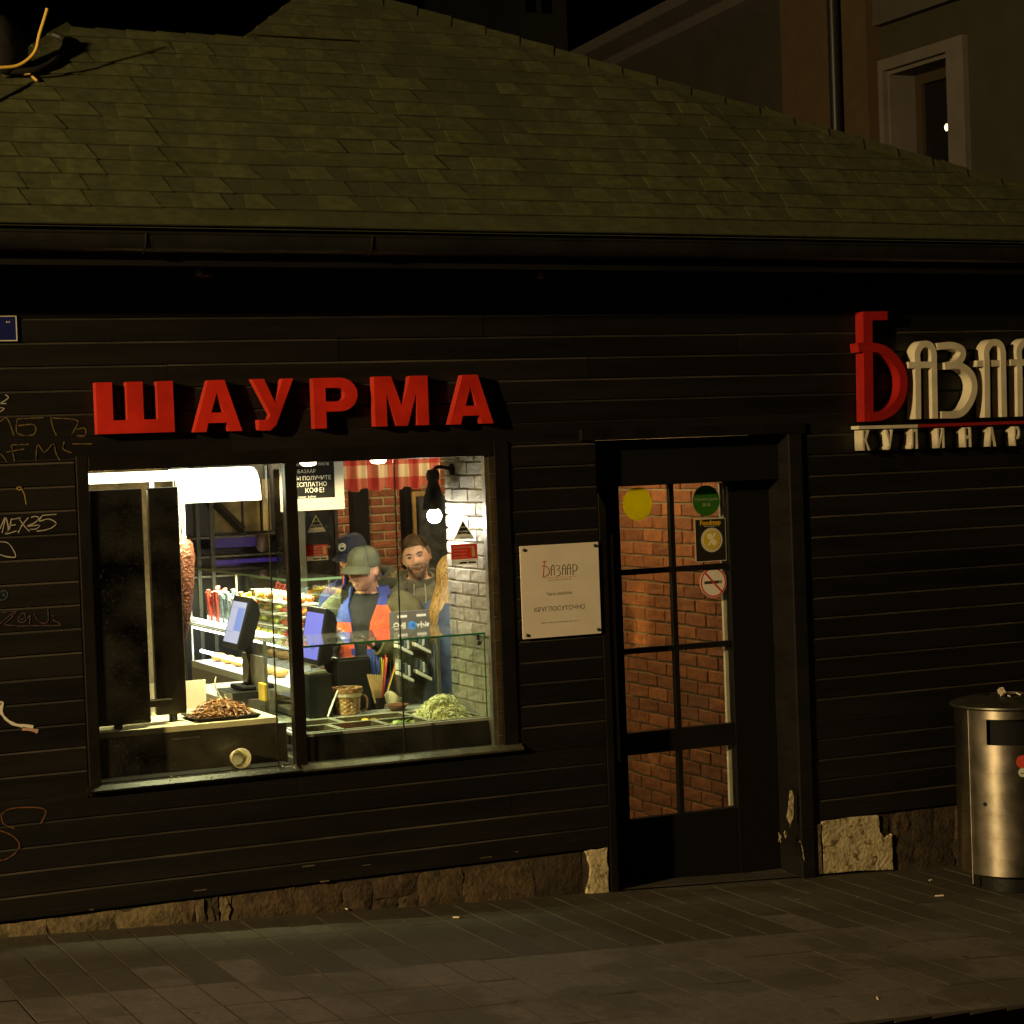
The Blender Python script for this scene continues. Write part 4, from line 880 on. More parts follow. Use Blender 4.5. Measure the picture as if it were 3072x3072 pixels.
# picture frame and chalk board at the rear
pf = empty('picture_frame', (5.6, 3.55, 1.6)); tag(pf, 'pale wooden picture frame on the rear wall behind the smiling man', 'picture frame')
wood = mat('pale_wood', (.42, .26, .09), .5, var=.2, vscale=20, stretch=(1, 1, .1))
x0 = W(1234, 1500, 3.5).x; x1 = W(1300, 1500, 3.5).x; z1 = W(1240, 1475, 3.5).z; z0 = z1-.62
for (a, b, c, d, nm) in ((x0, x0+.035, z0, z1, 0), (x1-.035, x1, z0, z1, 0), (x0+.035, x1-.035, z1-.035, z1, 0), (x0+.035, x1-.035, z0, z0+.035, 0)):
    mb = MB(); mb.box(a, b, 3.50, 3.53, c, d); mb.build('rail', wood, pf, bevel=.004)
mb = MB(); mb.box(x0+.035, x1-.035, 3.515, 3.53, z0+.035, z1-.035); mb.build('picture', mat('picture_dark', (.035, .045, .05), .3, var=.6, vscale=18), pf)
cbx = W(1262, 1500, 3.2).x; o = MB().box(cbx, cbx+.42, 3.2, 3.24, .001, W(1270, 1490, 3.2).z).build('display_board', mat('smeared_board', (.012, .014, .016), .4, vscale=20, col2=(.075, .085, .085))); tag(o, 'tall smeared grey display board behind the blonde woman', 'board')
# ------------------------------------------------------------------ checked curtain
def checkmat():
    m = bpy.data.materials.new('checked_cloth'); m.use_nodes = True; t = m.node_tree; N = t.nodes; L = t.links; b = N['Principled BSDF']; b.inputs['Roughness'].default_value = .85
    geo = N.new('ShaderNodeNewGeometry'); sx = N.new('ShaderNodeSeparateXYZ'); L.new(geo.outputs['Position'], sx.inputs[0])
    def stripe(sock, f, ph):
        a = N.new('ShaderNodeMath'); a.operation = 'MULTIPLY_ADD'; a.inputs[1].default_value = f; a.inputs[2].default_value = ph; L.new(sock, a.inputs[0])
        q = N.new('ShaderNodeMath'); q.operation = 'FRACT'; L.new(a.outputs[0], q.inputs[0])
        g_ = N.new('ShaderNodeMath'); g_.operation = 'GREATER_THAN'; g_.inputs[1].default_value = .5; L.new(q.outputs[0], g_.inputs[0]); return g_
    a = stripe(sx.outputs[0], 7.5, .1); c = stripe(sx.outputs[2], 6.5, .35)
    ad = N.new('ShaderNodeMath'); ad.operation = 'ADD'; L.new(a.outputs[0], ad.inputs[0]); L.new(c.outputs[0], ad.inputs[1])
    cr = N.new('ShaderNodeValToRGB'); cr.color_ramp.interpolation = 'CONSTANT'
    e = cr.color_ramp.elements; e[0].color = (.80, .64, .42, 1); e[1].position = .4; e[1].color = (.58, .17, .10, 1); e.new(.8).color = (.48, .04, .03, 1)
    h = N.new('ShaderNodeMath'); h.operation = 'MULTIPLY'; h.inputs[1].default_value = .5; L.new(ad.outputs[0], h.inputs[0]); L.new(h.outputs[0], cr.inputs[0]); L.new(cr.outputs[0], b.inputs['Base Color'])
    return m
cur = empty('curtain', (4.6, 2.2, 2.0)); tag(cur, 'short red and cream checked curtain gathered under the ceiling', 'curtain')
ca_, cb_ = W(1028, 1475, 2.2).x-.02, W(1322, 1470, 2.2).x; zt, zb_ = 2.36, 2.03; nx_, nz_ = 90, 8; vs = []
for s in (0, .004):
    for j in range(nz_+1):
        for i in range(nx_+1):
            u = i/nx_; x = ca_+(cb_-ca_)*u; fl = .35+.65*(1-j/nz_)
            y = 2.2+s+fl*(.022*math.sin(u*62+.8*math.sin(u*9))+.012*math.sin(u*27+j*.15)); z = zb_+(zt-zb_)*j/nz_+(.010*math.sin(u*31) if j == 0 else 0)
            vs.append((x, y, z))
k_ = (nx_+1)*(nz_+1); fs = []
for j in range(nz_):
    for i in range(nx_):
        q = j*(nx_+1)+i; fs += [(q, q+1, q+nx_+2, q+nx_+1), (k_+q, k_+q+nx_+1, k_+q+nx_+2, k_+q+1)]
mb = MB(); mb.add(vs, fs); mb.build('cloth', checkmat(), cur, smooth=80, recalc=False)
mb = MB(); mb.tube([(ca_-.05, 2.2, zt), (cb_+.05, 2.2, zt)], .012, 10); mb.build('rod', black_metal, cur, smooth=60)
for xq in (ca_-.03, cb_+.03): MB().box(xq-.01, xq+.01, 2.19, 2.21, zt, 2.62).build('hanger', black_metal, cur)
# ------------------------------------------------------------------ lamps
def light(name, kind, loc, en, col, parent, size=.05, rot=None, sy=None):
    l = bpy.data.lights.new(name, kind); l.energy = en; l.color = col
    if kind == 'AREA':
        l.size = size
        if sy: l.shape = 'RECTANGLE'; l.size_y = sy
    else: l.shadow_soft_size = size
    o = bpy.data.objects.new(name, l); COL.objects.link(o); o.location = loc
    if rot: o.rotation_euler = rot
    setparent(o, parent); return o
for i, px in enumerate((925, 1135, 0, 0, 0)):
    p = [W(925, 1394, .62), W(1135, 1387, .62), Vector((4.55, 2.75, 2.40)), Vector((4.95, 1.25, 2.40)), Vector((5.45, 1.25, 2.40))][i]; en_ = (17, 7, 28, 24, 8)[i]; e = empty('pendant_lamp', p); tag(e, ['black can pendant lamp glowing in front of the black poster', 'black can pendant lamp glowing in front of the checked curtain', 'added unseen can pendant brightening the rear red brick wall', 'added unseen can pendant brightening the customers', 'black can pendant lamp in the corridor behind the door'][i], 'lamp', 'black can pendant lamps')  # rear-wall and customer pendants are unseen, added to brighten the room
    mb = MB(); mb.lathe([(.045, .012), (.05, .02), (.05, .13), (.02, .15)], p, 20); mb.tube([p+Vector((0, 0, .15)), (p.x, p.y, 2.62)], .005, 6); mb.build('can', black_metal, e, smooth=40)
    mb = MB(); mb.lathe([(.001, -.008), (.03, -.005), (.042, .006), (.042, .014)], p, 20); mb.build('lens', emis('warm_lens', (1, .82, .5), 18), e, smooth=60)
    if i < 2:
        lo_ = light('pendant_light', 'SPOT', p-Vector((0, 0, .03)), en_*2.2, (1, .78, .44), e, .04, (R(34), 0, 0)); lo_.data.spot_size = R(112); lo_.data.spot_blend = .5
    else: light('pendant_light', 'POINT', p-Vector((0, 0, .05)), en_, (1, .78, .44), e, .04)
# wall lamp on the white brick pier
sc_ = empty('wall_lamp', (4.2, .5, 2.0)); tag(sc_, 'black bell shaped wall lamp glaring against the white bricks', 'lamp')
p = W(1303, 1545, .5)
mb = MB(); mb.lathe([(.058, .035), (.062, .03), (.060, .04), (.050, .10), (.034, .15), (.028, .175), (.034, .19), (.036, .215), (.028, .235), (.001, .242)], p, 24); mb.build('shade', mat('lamp_black', (.004, .004, .005), .6, spec=.15), sc_, smooth=50)
mb = MB(); mb.tube(bez([p+Vector((0, 0, .225)), p+Vector((.03, 0, .25)), Vector((4.30, .5, p.z+.235))], 5), .010, 8); mb.lathe([(.03, 0), (.03, .012)], (0, 0, 0), 16, M=Matrix.Translation((4.300, .5, p.z+.235)) @ Matrix.Rotation(R(-90), 4, 'Y')); mb.build('bracket', MATS['lamp_black'], sc_, smooth=60)
mb = MB(); mb.ball((p.x, p.y, p.z-.004), .038, .038, .040, 16, 10); mb.build('bulb', emis('cool_bulb', (1, .97, .9), 90), sc_, smooth=80)
light('wall_lamp_light', 'POINT', p-Vector((0, 0, .055)), 15, (1, .93, .80), sc_, .035)
# strip light above the grill
fl_ = empty('strip_light', (2.8, .45, 2.15)); tag(fl_, 'glaring white strip light with curved diffuser above the grill', 'lamp')
tube_e = emis('tube_white', (1, .98, .72), 5)
a, b = W(258, 1437, .45), W(540, 1437, .45); mb = MB(); mb.tube([a, (b.x, .45, a.z)], .0265, 14); mb.build('tube', tube_e, fl_, smooth=60)
x0, x1 = W(528, 1440, .42).x, W(783, 1500, .38).x
prof = [(.55, 2.205), (.48, 2.200), (.43, 2.180), (.395, 2.140), (.378, 2.09), (.372, 2.040)]; prof += [(y+.012, z-.003) for y, z in reversed(prof)]
mb = MB(); mb.loft([[(x, y, z) for y, z in prof] for x in (x0, x1)]); mb.build('diffuser', tube_e, fl_, smooth=60)
mb = MB(); mb.box(2.30, 3.26, .46, .60, 2.215, 2.26); mb.tube([(2.5, .53, 2.26), (2.5, .53, 2.62)], .008, 6); mb.tube([(3.1, .53, 2.26), (3.1, .53, 2.62)], .008, 6); mb.build('housing', mat('lamp_housing', (.35, .33, .25), .5), fl_)
p = W(458, 1465, .5); mb = MB(); mb.box(p.x-.012, p.x+.004, .49, .51, p.z-.03, p.z+.03); mb.box(p.x+.004, p.x+.016, .49, .51, p.z-.03, p.z-.005); mb.build('end_clip', emis('clip_glow', (1, .98, .85), 4), fl_)
sa_ = light('strip_area', 'AREA', ((x0+x1)/2, .425, 2.15), 52, (1, .96, .50), fl_, x1-x0, (R(14), 0, 0), .04); sa_.data.spread = R(125)
light('tube_area', 'AREA', ((a.x+b.x)/2, .50, 2.11), 4, (1, .98, .60), fl_, b.x-a.x, (0, 0, 0), .06)
# ------------------------------------------------------------------ poster and stickers on the window glass
YP = .042
po = empty('coffee_poster', (3.4, YP, 1.9)); tag(po, 'black lettered poster with broad white border taped inside the window', 'poster')
def qp(px, py, y=None): return W(px, py, YP if y is None else y)
YP = .90
a = qp(842, 1530); b = qp(1029, 1385); mb = MB(); mb.box(a.x, b.x, YP, YP+.0015, qp(1025, 1527).z, 2.36); mb.build('border', mat('poster_white', (.27, .25, .21), .6), po)
a = qp(862, 1498); b = qp(1001, 1385); mb = MB(); mb.box(a.x, b.x, YP-.0012, YP-.0002, a.z, 2.31); mb.build('black_field', mat('poster_black', (.004, .004, .003), .8, spec=.1), po)
pw = mat('chalk_text', (.36, .34, .30), .7); cx = (a.x+b.x)/2-.002; wtx = b.x-a.x
for xq in (qp(850, 1400).x+.02, qp(1020, 1400).x-.02): MB().box(xq-.002, xq+.002, YP, YP+.002, 2.36, 2.62).build('cord', black_metal, po)
for (t, y, sz, dx) in (('ОТМЕТИВ НАС В ПОСТЕ', 1394, .018, 0), ('# БАЗААР', 1414, .026, -.03), ('ВЫ ПОЛУЧИТЕ', 1435, .029, .01), ('БЕСПЛАТНО', 1454, .031, -.005), ('КОФЕ!', 1472, .035, .022), ('bazaar_kulinar', 1490, .017, -.02)):
    text('lettering', po, t, sz, pw, (cx+dx, YP-.0019, qp(930, y).z), bold=.0002)
YP = .042
wb = vinyl('sticker_dk', (.02, .02, .016), .2); ww_ = vinyl('sticker_wh', (.70, .65, .55)); wr_ = vinyl('sticker_rd', (.55, .05, .03))
def window_stickers(tri, red, where):
    (ax, ay, bx_, by_, cx_, cy_) = tri
    A, B, C_ = qp(ax, ay), qp(bx_, by_), qp(cx_, cy_); e = empty('triangle_sticker', A); tag(e, 'triangular black and white sticker on the window '+where, 'sticker')
    mb = MB(); mb.ext([A, B, C_], (0, .001, 0)); mb.build('sheet', ww_, e)
    ce = (A+B+C_)/3; f = lambda P, s, d=0: ce+(P-ce)*s+Vector((0, 0, d))
    a1, b1, c1 = f(A, .86), f(B, .86), f(C_, .86); t = .72
    l, r = a1.lerp(b1, t), a1.lerp(c1, t)
    off = Vector((0, -.0008, 0))
    for s0, s1 in ((0, .30), (.34, .56), (.60, .76)):
        q = [a1.lerp(b1, s0)+off, a1.lerp(b1, s1)+off, a1.lerp(c1, s1)+off, a1.lerp(c1, s0)+off]
        mb = MB(); mb.ext(q if s0 else q[1:], (0, .0006, 0)); mb.build('black_band', wb, e)
    m_ = ce+Vector((0, 0, -.035)); text('lettering', e, 'Объект', .012, ww_, (ce.x, YP-.0011, ce.z-.004)); text('lettering', e, 'охраняется', .011, ww_, (ce.x, YP-.0011, ce.z-.016)); text('lettering', e, '▲ ДЕЛЬТА', .011, wb, (m_.x+.008, YP-.0011, (B.z+C_.z)/2+.008))
    x0, y0, x1, y1 = red; a, b = qp(x0, y1), qp(x1, y0); e = empty('app_sticker', a); tag(e, 'red and white rectangular app sticker below the triangle '+where, 'sticker')
    h = b.z-a.z
    mb = MB(); mb.box(a.x, b.x, YP, YP+.001, a.z, a.z+h*.28); mb.build('white_strip', ww_, e)
    mb = MB(); mb.box(a.x, b.x, YP, YP+.001, a.z+h*.281, b.z); mb.build('red_field', wr_, e)
    for k, (t, sz) in enumerate((('Закажите еду', .017), ('в мобильном', .012), ('приложении', .012), ('прямо сейчас', .012))):
        text('lettering', e, t, sz, mat('sticker_pk', (.75, .45, .36), .5), (a.x+.008, YP-.0007, b.z-h*(.14+.16*k)), align='LEFT')
    for k in range(2): mb = MB(); xx = a.x+(b.x-a.x)*(.30+.34*k); mb.box(xx, xx+(b.x-a.x)*.29, YP-.0009, YP-.0003, a.z+h*.06, a.z+h*.15); mb.build('badge', wb, e)
    text('lettering', e, 'доступно в сети', .007, wb, (a.x+(b.x-a.x)*.6, YP-.0007, a.z+h*.215))
    mb = MB(); xx = b.x-(b.x-a.x)*.16; mb.box(xx-.008, xx+.010, YP-.0009, YP-.0003, a.z+h*.38, a.z+h*.72); mb.ball((xx, YP-.0006, a.z+h*.8), .007, .0006, .009); mb.build('drawn_figure', mat('sticker_tan', (.6, .42, .22), .5), e)
window_stickers((1388, 1560, 1361, 1618, 1424, 1616), (1355, 1630, 1431, 1697), 'by the white brick pier')
window_stickers((947, 1545, 923, 1598, 978, 1594), (921, 1632, 983, 1683), 'beside the central mullion')
# ------------------------------------------------------------------ glass prep counter along the window
pc = empty('prep_counter', (3.78, .43, 0)); tag(pc, 'steel prep counter with glass guard along the right half of the window', 'counter')
cz0, gz1 = .885, 1.308; X0, X1, Y0, Y1 = 3.268, 4.290, .13, .74
dk = mat('counter_dark', (.016, .015, .012), .4, metal=.3, var=.3)
mb = MB(); mb.box(X0, X1, Y0, .92, 0.001, .70); mb.build('cabinet', dk, pc)
mb = MB(); mb.box(X0-.004, X1, Y0-.012, Y0-.001, .72, .868); mb.build('front_panel', dk, pc, bevel=.003)
mb = MB(); mb.box(X0, X1, Y0, .92, .701, .76); mb.build('well', steel_dull, pc)
mb = MB(); mb.box(X0, X1, Y0-.013, Y0+.012, .869, cz0); mb.box(X0, X1, .605, .92, .869, cz0); mb.box(X0, X0+.025, Y0+.0125, .6045, .869, cz0); mb.build('rim', steel_pan, pc, bevel=.002)
mb = MB(); mb.box(X0+.003, X1-.003, Y0+.004, Y0+.010, cz0+.001, gz1-.001); mb.build('front_glass', glass_c, pc)
mb = MB(); mb.box(X0+.004, X0+.010, Y0+.012, Y1-.01, cz0+.001, gz1-.001); mb.build('side_glass', glass_c, pc)
mb = MB(); mb.box(X0-.02, X1, Y0, Y1, gz1, gz1+.009); mb.build('top_glass', glassmat('top_glass', (.90, .96, .90), 1.3, .05, dust=.05), pc)
mb = MB(); mb.box(X0-.022, X1, Y0-.003, Y0-.0005, gz1-.0005, gz1+.0095); mb.box(X0+.0, X0+.012, Y0+.002, Y0+.0035, cz0, gz1-.002); mb.box(X1-.008, X1-.001, Y0+.001, Y0+.003, cz0, gz1-.002); mb.build('glass_edge', glass_e, pc)
for (x, y) in ((X1-.03, Y0+.02),):
    mb = MB(); mb.tube([(x, y, gz1-.03), (x, y, gz1)], .008, 8); mb.ball((x, y-.005, gz1-.045), .011, .011, .013); mb.build('glass_clamp', black_metal, pc, smooth=60)
for (x, y) in ((3.30, .70), (4.26, .70)): MB().box(x-.008, x+.008, y-.008, y+.008, cz0, gz1-.0005).build('glass_post', steel_dull, pc)
# pans
def pan(x0, x1, y0, y1, depth, label, name='steel_pan'):
    mb = MB(); z = cz0+.004; r = .010
    o_ = [(x0, y0, z), (x1, y0, z), (x1, y1, z), (x0, y1, z)]; i_ = [(x0+r, y0+r, z), (x1-r, y0+r, z), (x1-r, y1-r, z), (x0+r, y1-r, z)]
    l_ = [(x0+r+.006, y0+r+.006, z-depth), (x1-r-.006, y0+r+.006, z-depth), (x1-r-.006, y1-r-.006, z-depth), (x0+r+.006, y1-r-.006, z-depth)]
    u_ = [(a, b, c-.004) for a, b, c in o_]
    mb.add(o_+i_+l_+u_, [(0, 1, 5, 4), (1, 2, 6, 5), (2, 3, 7, 6), (3, 0, 4, 7), (4, 5, 9, 8), (5, 6, 10, 9), (6, 7, 11, 10), (7, 4, 8, 11), (8, 9, 10, 11), (12, 13, 1, 0), (13, 14, 2, 1), (14, 15, 3, 2), (15, 12, 0, 3)], [0]*4+[1]*5+[0]*4)
    o = mb.build(name, [steel_pan, mat('pan_inside_shade', (.15, .12, .08), .4, metal=.5, var=.3)], recalc=False); tag(o, label, 'pan', 'steel pans in the prep counter'); return o  # insides painted darker than the rims, as shade in the pan's depth
pan(3.30, 3.505, .150, .385, .09, 'nearly empty steel pan at the mullion end of the counter')
pan(3.515, 3.755, .150, .385, .09, 'steel pan holding chopped tomato')
pan(3.765, 3.985, .150, .385, .09, 'steel pan holding sliced cucumber')
pan(3.30, 3.60, .395, .595, .09, 'rear steel pan with dark sauce and a ladle')
pan(3.61, 3.985, .395, .595, .09, 'rear steel pan with yellow pickles')
pan(3.995, 4.282, .150, .595, .05, 'wide steel tray under the shredded cabbage')
rn = random.Random(21)
def lumps(name, label, cat, n, cx, cy, rx_, ry_, z0, hh, size, m, kindstuff=True, flat=1.0):
    mb = MB()
    for i in range(n):
        t = rn.random()**.5; a = rn.uniform(0, 2*math.pi); x = cx+rx_*t*math.cos(a); y = cy+ry_*t*math.sin(a); z = z0+hh*(1-t*t)*rn.uniform(.4, 1)
        s = size*rn.uniform(.6, 1.3)
        M = Matrix.Translation((x, y, z)) @ Euler((rn.uniform(-.9, .9), rn.uniform(-.9, .9), rn.uniform(0, 6))).to_matrix().to_4x4()
        mb.lathe([(s, -s*.15*flat), (s, s*.15*flat)], (0, 0, 0), 8, m=rn.randrange(len(m)), M=M)
    o = mb.build(name, m); tag(o, label, cat, kind='stuff'); return o
lumps('chopped_tomato', 'heap of chopped tomato in the middle steel pan', 'tomato', 110, 3.63, .25, .10, .09, .82, .035, .015, [mat('tomato', (.45, .04, .015), .35, var=.3, vscale=60), mat('tomato_pale', (.5, .12, .05), .4)], flat=4)
lumps('sliced_cucumber', 'overlapping slices of cucumber in the steel pan', 'cucumber', 70, 3.875, .27, .095, .095, .835, .05, .024, [mat('cucumber', (.38, .42, .12), .35, var=.25, vscale=50), mat('cucumber_skin', (.10, .20, .03), .4)], flat=.8)
lumps('yellow_pickle', 'yellow pickle pieces in the rear steel pan', 'pickle', 36, 3.80, .50, .15, .07, .83, .045, .014, [mat('pickle', (.55, .38, .04), .4, var=.3)], flat=3)
lumps('dark_sauce', 'dark red sauce in the rear steel pan', 'sauce', 20, 3.45, .50, .12, .07, .84, .01, .03, [mat('sauce', (.10, .02, .01), .25)], flat=.6)
def shreds(name, label, cat, n, cx, cy, rx_, ry_, z0, hh, ln, w, mats_, slope=1.0):
    mb = MB()
    for i in range(n):
        t = rn.random()**.6; a = rn.uniform(0, 2*math.pi); x = cx+rx_*t*math.cos(a); y = cy+ry_*t*math.sin(a)
        z = z0+hh*(1-t**1.6)*(1-.35*rn.random()**3)+.15*hh*noise.noise(Vector((x*14, y*14, 3)))
        h_ = rn.uniform(0, 6.28); l = ln*rn.uniform(.5, 1.4); bend = rn.uniform(-1.3, 1.3); pit = rn.gauss(0, .6); k = 4; L0 = []; d = h_
        p = Vector((x-.5*l*math.cos(h_), y-.5*l*math.sin(h_), z-.02*0)); ww = w*rn.uniform(.6, 1.3); tw = rn.uniform(-.8, .8); vs = []
        for s in range(k+1):
            sd_ = Vector((-math.sin(d)*math.cos(tw), math.cos(d)*math.cos(tw), math.sin(tw)))*ww
            vs += [p+sd_, p-sd_]; p = p+Vector((math.cos(d), math.sin(d), math.sin(pit)*(1-2*s/k)))*(l/k); d += bend/k
        mb.add(vs, [(2*s, 2*s+1, 2*s+3, 2*s+2) for s in range(k)], rn.randrange(len(mats_)))
    # soft core so the heap is solid
    mb.ball((cx, cy, z0), rx_*.78, ry_*.78, hh*.62, 16, 8, len(mats_)-1)
    mb.v = [(x, y, max(z, z0)) for x, y, z in mb.v]
    o = mb.build(name, mats_, recalc=False); tag(o, label, cat, kind='stuff'); return o
shreds('shredded_cabbage', 'mound of pale shredded cabbage in the wide steel tray', 'cabbage', 2600, 4.135, .37, .15, .20, .85, .125, .055, .0021, [mat('cabbage', (.72, .67, .33), .5, var=.15, vscale=80), mat('cabbage_pale', (.80, .77, .50), .5), mat('cabbage_deep', (.58, .55, .24), .5)])
mb = MB(); p0 = W(983, 2152, .47); p1 = W(1013, 2073, .62); mb.tube([p0, p0.lerp(p1, .5)+Vector((0, 0, .005)), p1], [.006, .007, .005], 8); o = mb.build('ladle', steel_pan, smooth=60); tag(o, 'steel ladle handle leaning out of the rear sauce pan', 'ladle')
# ------------------------------------------------------------------ things on the ledge behind the glass
LZ = cz0+.0005
wick = mat('wicker', (.28, .13, .055), .7, var=.5, vscale=50, bump=.8, bscale=120); wick2 = mat('wicker_pale', (.42, .27, .13), .7, var=.5, vscale=60, bump=.8, bscale=120)
c = W(1042, 2100, .72); bk = empty('wicker_basket', (c.x, .72, LZ)); tag(bk, 'small wicker basket with white band beside the straws', 'basket')
mb = MB(); n = 22
rings = []
for j in range(13):
    z = j*.0115; r_ = .060+.014*(j/12); rings.append((r_, z))
for j in range(12):
    for i in range(n):
        a0 = 2*math.pi*i/n; a1 = 2*math.pi*(i+1)/n; bulge = .004 if (i+j) % 2 else -.001
        r0_, z0_ = rings[j]; r1_, z1_ = rings[j+1]; am = (a0+a1)/2
        P = lambda a, r, z: (c.x+r*math.cos(a), .72+r*math.sin(a), LZ+.002+z)
        mb.add([P(a0, r0_, z0_), P(a1, r0_, z0_), P(a1, r1_, z1_), P(a0, r1_, z1_), P(am, (r0_+r1_)/2+bulge, (z0_+z1_)/2)], [(0, 1, 4), (1, 2, 4), (2, 3, 4), (3, 0, 4)], 1 if i % 3 else 0)
mb.build('weave', [wick, wick2], bk)
mb = MB(); mb.lathe([(.072, .095), (.0765, .100), (.0765, .116), (.073, .118)], (c.x, .72, LZ), 28, caps=False); mb.build('white_band', mat('band_cloth', (.6, .52, .42), .8), bk)
mb = MB()
for k in range(3): mb.tube([(c.x+(.077+.004*math.sin(i*2.1+k))*math.cos(2*math.pi*i/30), .72+(.077+.004*math.sin(i*2.1+k))*math.sin(2*math.pi*i/30), LZ+.122+k*.008) for i in range(31)], .006, 6)
mb.build('rim', wick, bk, smooth=60)
mb = MB(); mb.tube(bez([(c.x+.078, .71, LZ+.10), (c.x+.10, .70, LZ+.08), (c.x+.098, .70, LZ+.03), (c.x+.075, .71, LZ+.01)], 5), .007, 7); mb.build('handle', wick, bk, smooth=60)
mb = MB(); q = [W(x, y, .86) for x, y in bez([(1062, 2045), (1062, 2010), (1075, 1988), (1085, 2000), (1090, 2035), (1094, 2070)], 4)]; mb.tube(q, .007, 7); mb.tube([q[0], (q[0].x, .86, LZ+.002)], .007, 7); mb.tube([q[-1], (q[-1].x, .86, LZ+.002)], .007, 7); o = mb.build('wicker_hoop', wick2, smooth=60); tag(o, 'arched wicker handle standing behind the basket', 'basket handle')
c = W(1132, 2080, .84); hc = empty('straw_holder', (c.x, .84, LZ)); tag(hc, 'black holder for stirrers and straws on the counter ledge', 'holder')
mb = MB(); mb.lathe([(.034, 0.001), (.040, .06), (.043, .062), (.043, .055), (.036, .01)], (c.x, .84, LZ), 20); mb.build('cup', black_matte, hc, smooth=50)
scol = [mat('straw_'+n_, cc, .4) for n_, cc in (('blue', (.03, .10, .34)), ('red', (.45, .03, .03)), ('yellow', (.55, .42, .03)), ('green', (.04, .26, .12)), ('navy', (.05, .08, .22)))]
snm = ['blue', 'red', 'yellow', 'green', 'navy']
for i in range(26):
    k = [3, 3, 2, 0, 1, 0, 4, 0, 1, 0, 4, 0, 0, 4, 0, 1, 4, 0, 2, 2, 1, 1, 1, 2, 1, 2][i]; f = i/25-.5
    b0 = Vector((c.x+f*.05, .84+rn.uniform(-.012, .012), LZ+.01)); t0 = Vector((c.x-.005+f*.19+(.05 if i > 23 else 0), .86+rn.uniform(-.02, .02), LZ+rn.uniform(.255, .285)))
    mb = MB(); mb.tube([b0, t0], .0033, 7); o = mb.build('drinking_straw', scol[k], smooth=60); tag(o, 'thin %s drinking straw standing in the black holder' % snm[k], 'straw', '%s drinking straws in the holder' % snm[k])
wst = mat('stirrer_wood', (.62, .40, .18), .6, var=.15, vscale=60)
for i in range(7):
    f = i/6-.5; b0 = Vector((c.x-.012+f*.028, .806, LZ+.035)); t0 = Vector((c.x-.022+f*.088, .795, LZ+.185-.012*f))
    d_ = (t0-b0).normalized(); sd_ = d_.cross(Vector((0, 1, 0))).normalized()*.0055; mb = MB(); mb.ext([b0+sd_*.8, t0+sd_, t0+d_*.004, t0-sd_, b0-sd_*.8], (0, .0015, 0)); o = mb.build('stirrer', wst); o.location.y += .003*i; tag(o, 'flat wooden stirrer standing at the front of the straw holder', 'stirrer', 'wooden stirrers in the holder')
# gum display
g0 = W(1167, 1836, .86); g1 = W(1298, 2100, .86); gd = empty('gum_stand', ((g0.x+g1.x)/2, .86, LZ)); tag(gd, 'grey chewing gum stand with lettered header on the counter ledge', 'display stand')
gx0, gx1, gzt = g0.x, g1.x, g0.z; grey = mat('stand_grey', (.10, .095, .085), .35, var=.2); gclear = glassmat('stand_plastic', (.72, .74, .72), .8, .1, dust=.12)
mb = MB(); mb.box(gx0, gx1, .855, .865, gzt-.135, gzt); mb.build('header', grey, gd, bevel=.003)
mb = MB(); mb.box(gx0+.02, gx1, .868, .874, LZ+.001, gzt-.136); mb.build('back', gclear, gd)
for x in (gx0+.022, gx1-.004): MB().box(x, x+.004, .80, .8675, LZ+.001, gzt-.14).build('side', gclear, gd)
whg = mat('gum_white', (.62, .6, .55), .5)
text('lettering', gd, 'Orbit', .050, whg, (gx0+.172, .8543, gzt-.082), bold=.0014); text('lettering', gd, 'Ədl', .050, whg, (gx0+.055, .8543, gzt-.082), bold=.0014)
mb = MB(); mb.lathe([(.027, 0), (.027, .0005)], (0, 0, 0), 24, M=Matrix.Translation((gx0+.128, .8546, gzt-.084)) @ Matrix.Rotation(R(90), 4, 'X')); mb.build('blue_disc', mat('gum_blue', (.05, .20, .60), .4, var=.6, vscale=40), gd)
for dx in (.045, .155): MB().box(gx0+dx, gx0+dx+.055, .8535, .8548, gzt-.035, gzt-.022).build('price_card', whg, gd)
for r in range(2):
    for k in range(2):
        z = gzt-.20-.145*r; x = gx0+.02+.105*k
        mb = MB(); mb.ext([(x, .80, z+.03), (x+.085, .80, z-.02), (x+.085, .80, z-.035), (x, .80, z+.010)], (0, .06, 0)); mb.build('tray', whg, gd)
gpk = [mat('gum_pack_a', (.5, .5, .48), .35), mat('gum_pack_b', (.04, .05, .05), .3), mat('gum_pack_c', (.12, .14, .16), .3)]
for r in range(2):
    for k in range(2):
        for i in range(4):
            z = gzt-.165-.145*r-.012*i; x = gx0+.026+.105*k+.019*i; mb = MB(); mb.box(-.007, .007, .805, .855, -.0, .055, M=Matrix.Translation((x, 0, z)) @ Matrix.Rotation(R(8*rn.uniform(-1, 1)), 4, 'Y')); o = mb.build('gum_pack', gpk[(i+k) % 3], bevel=.002)
            tag(o, '%s gum pack in the %s tray of the gum stand' % (['pale', 'black', 'grey'][(i+k) % 3], ['upper', 'lower'][r]), 'gum pack', '%s gum packs in the %s tray' % (['pale', 'black', 'grey'][(i+k) % 3], ['upper', 'lower'][r]))
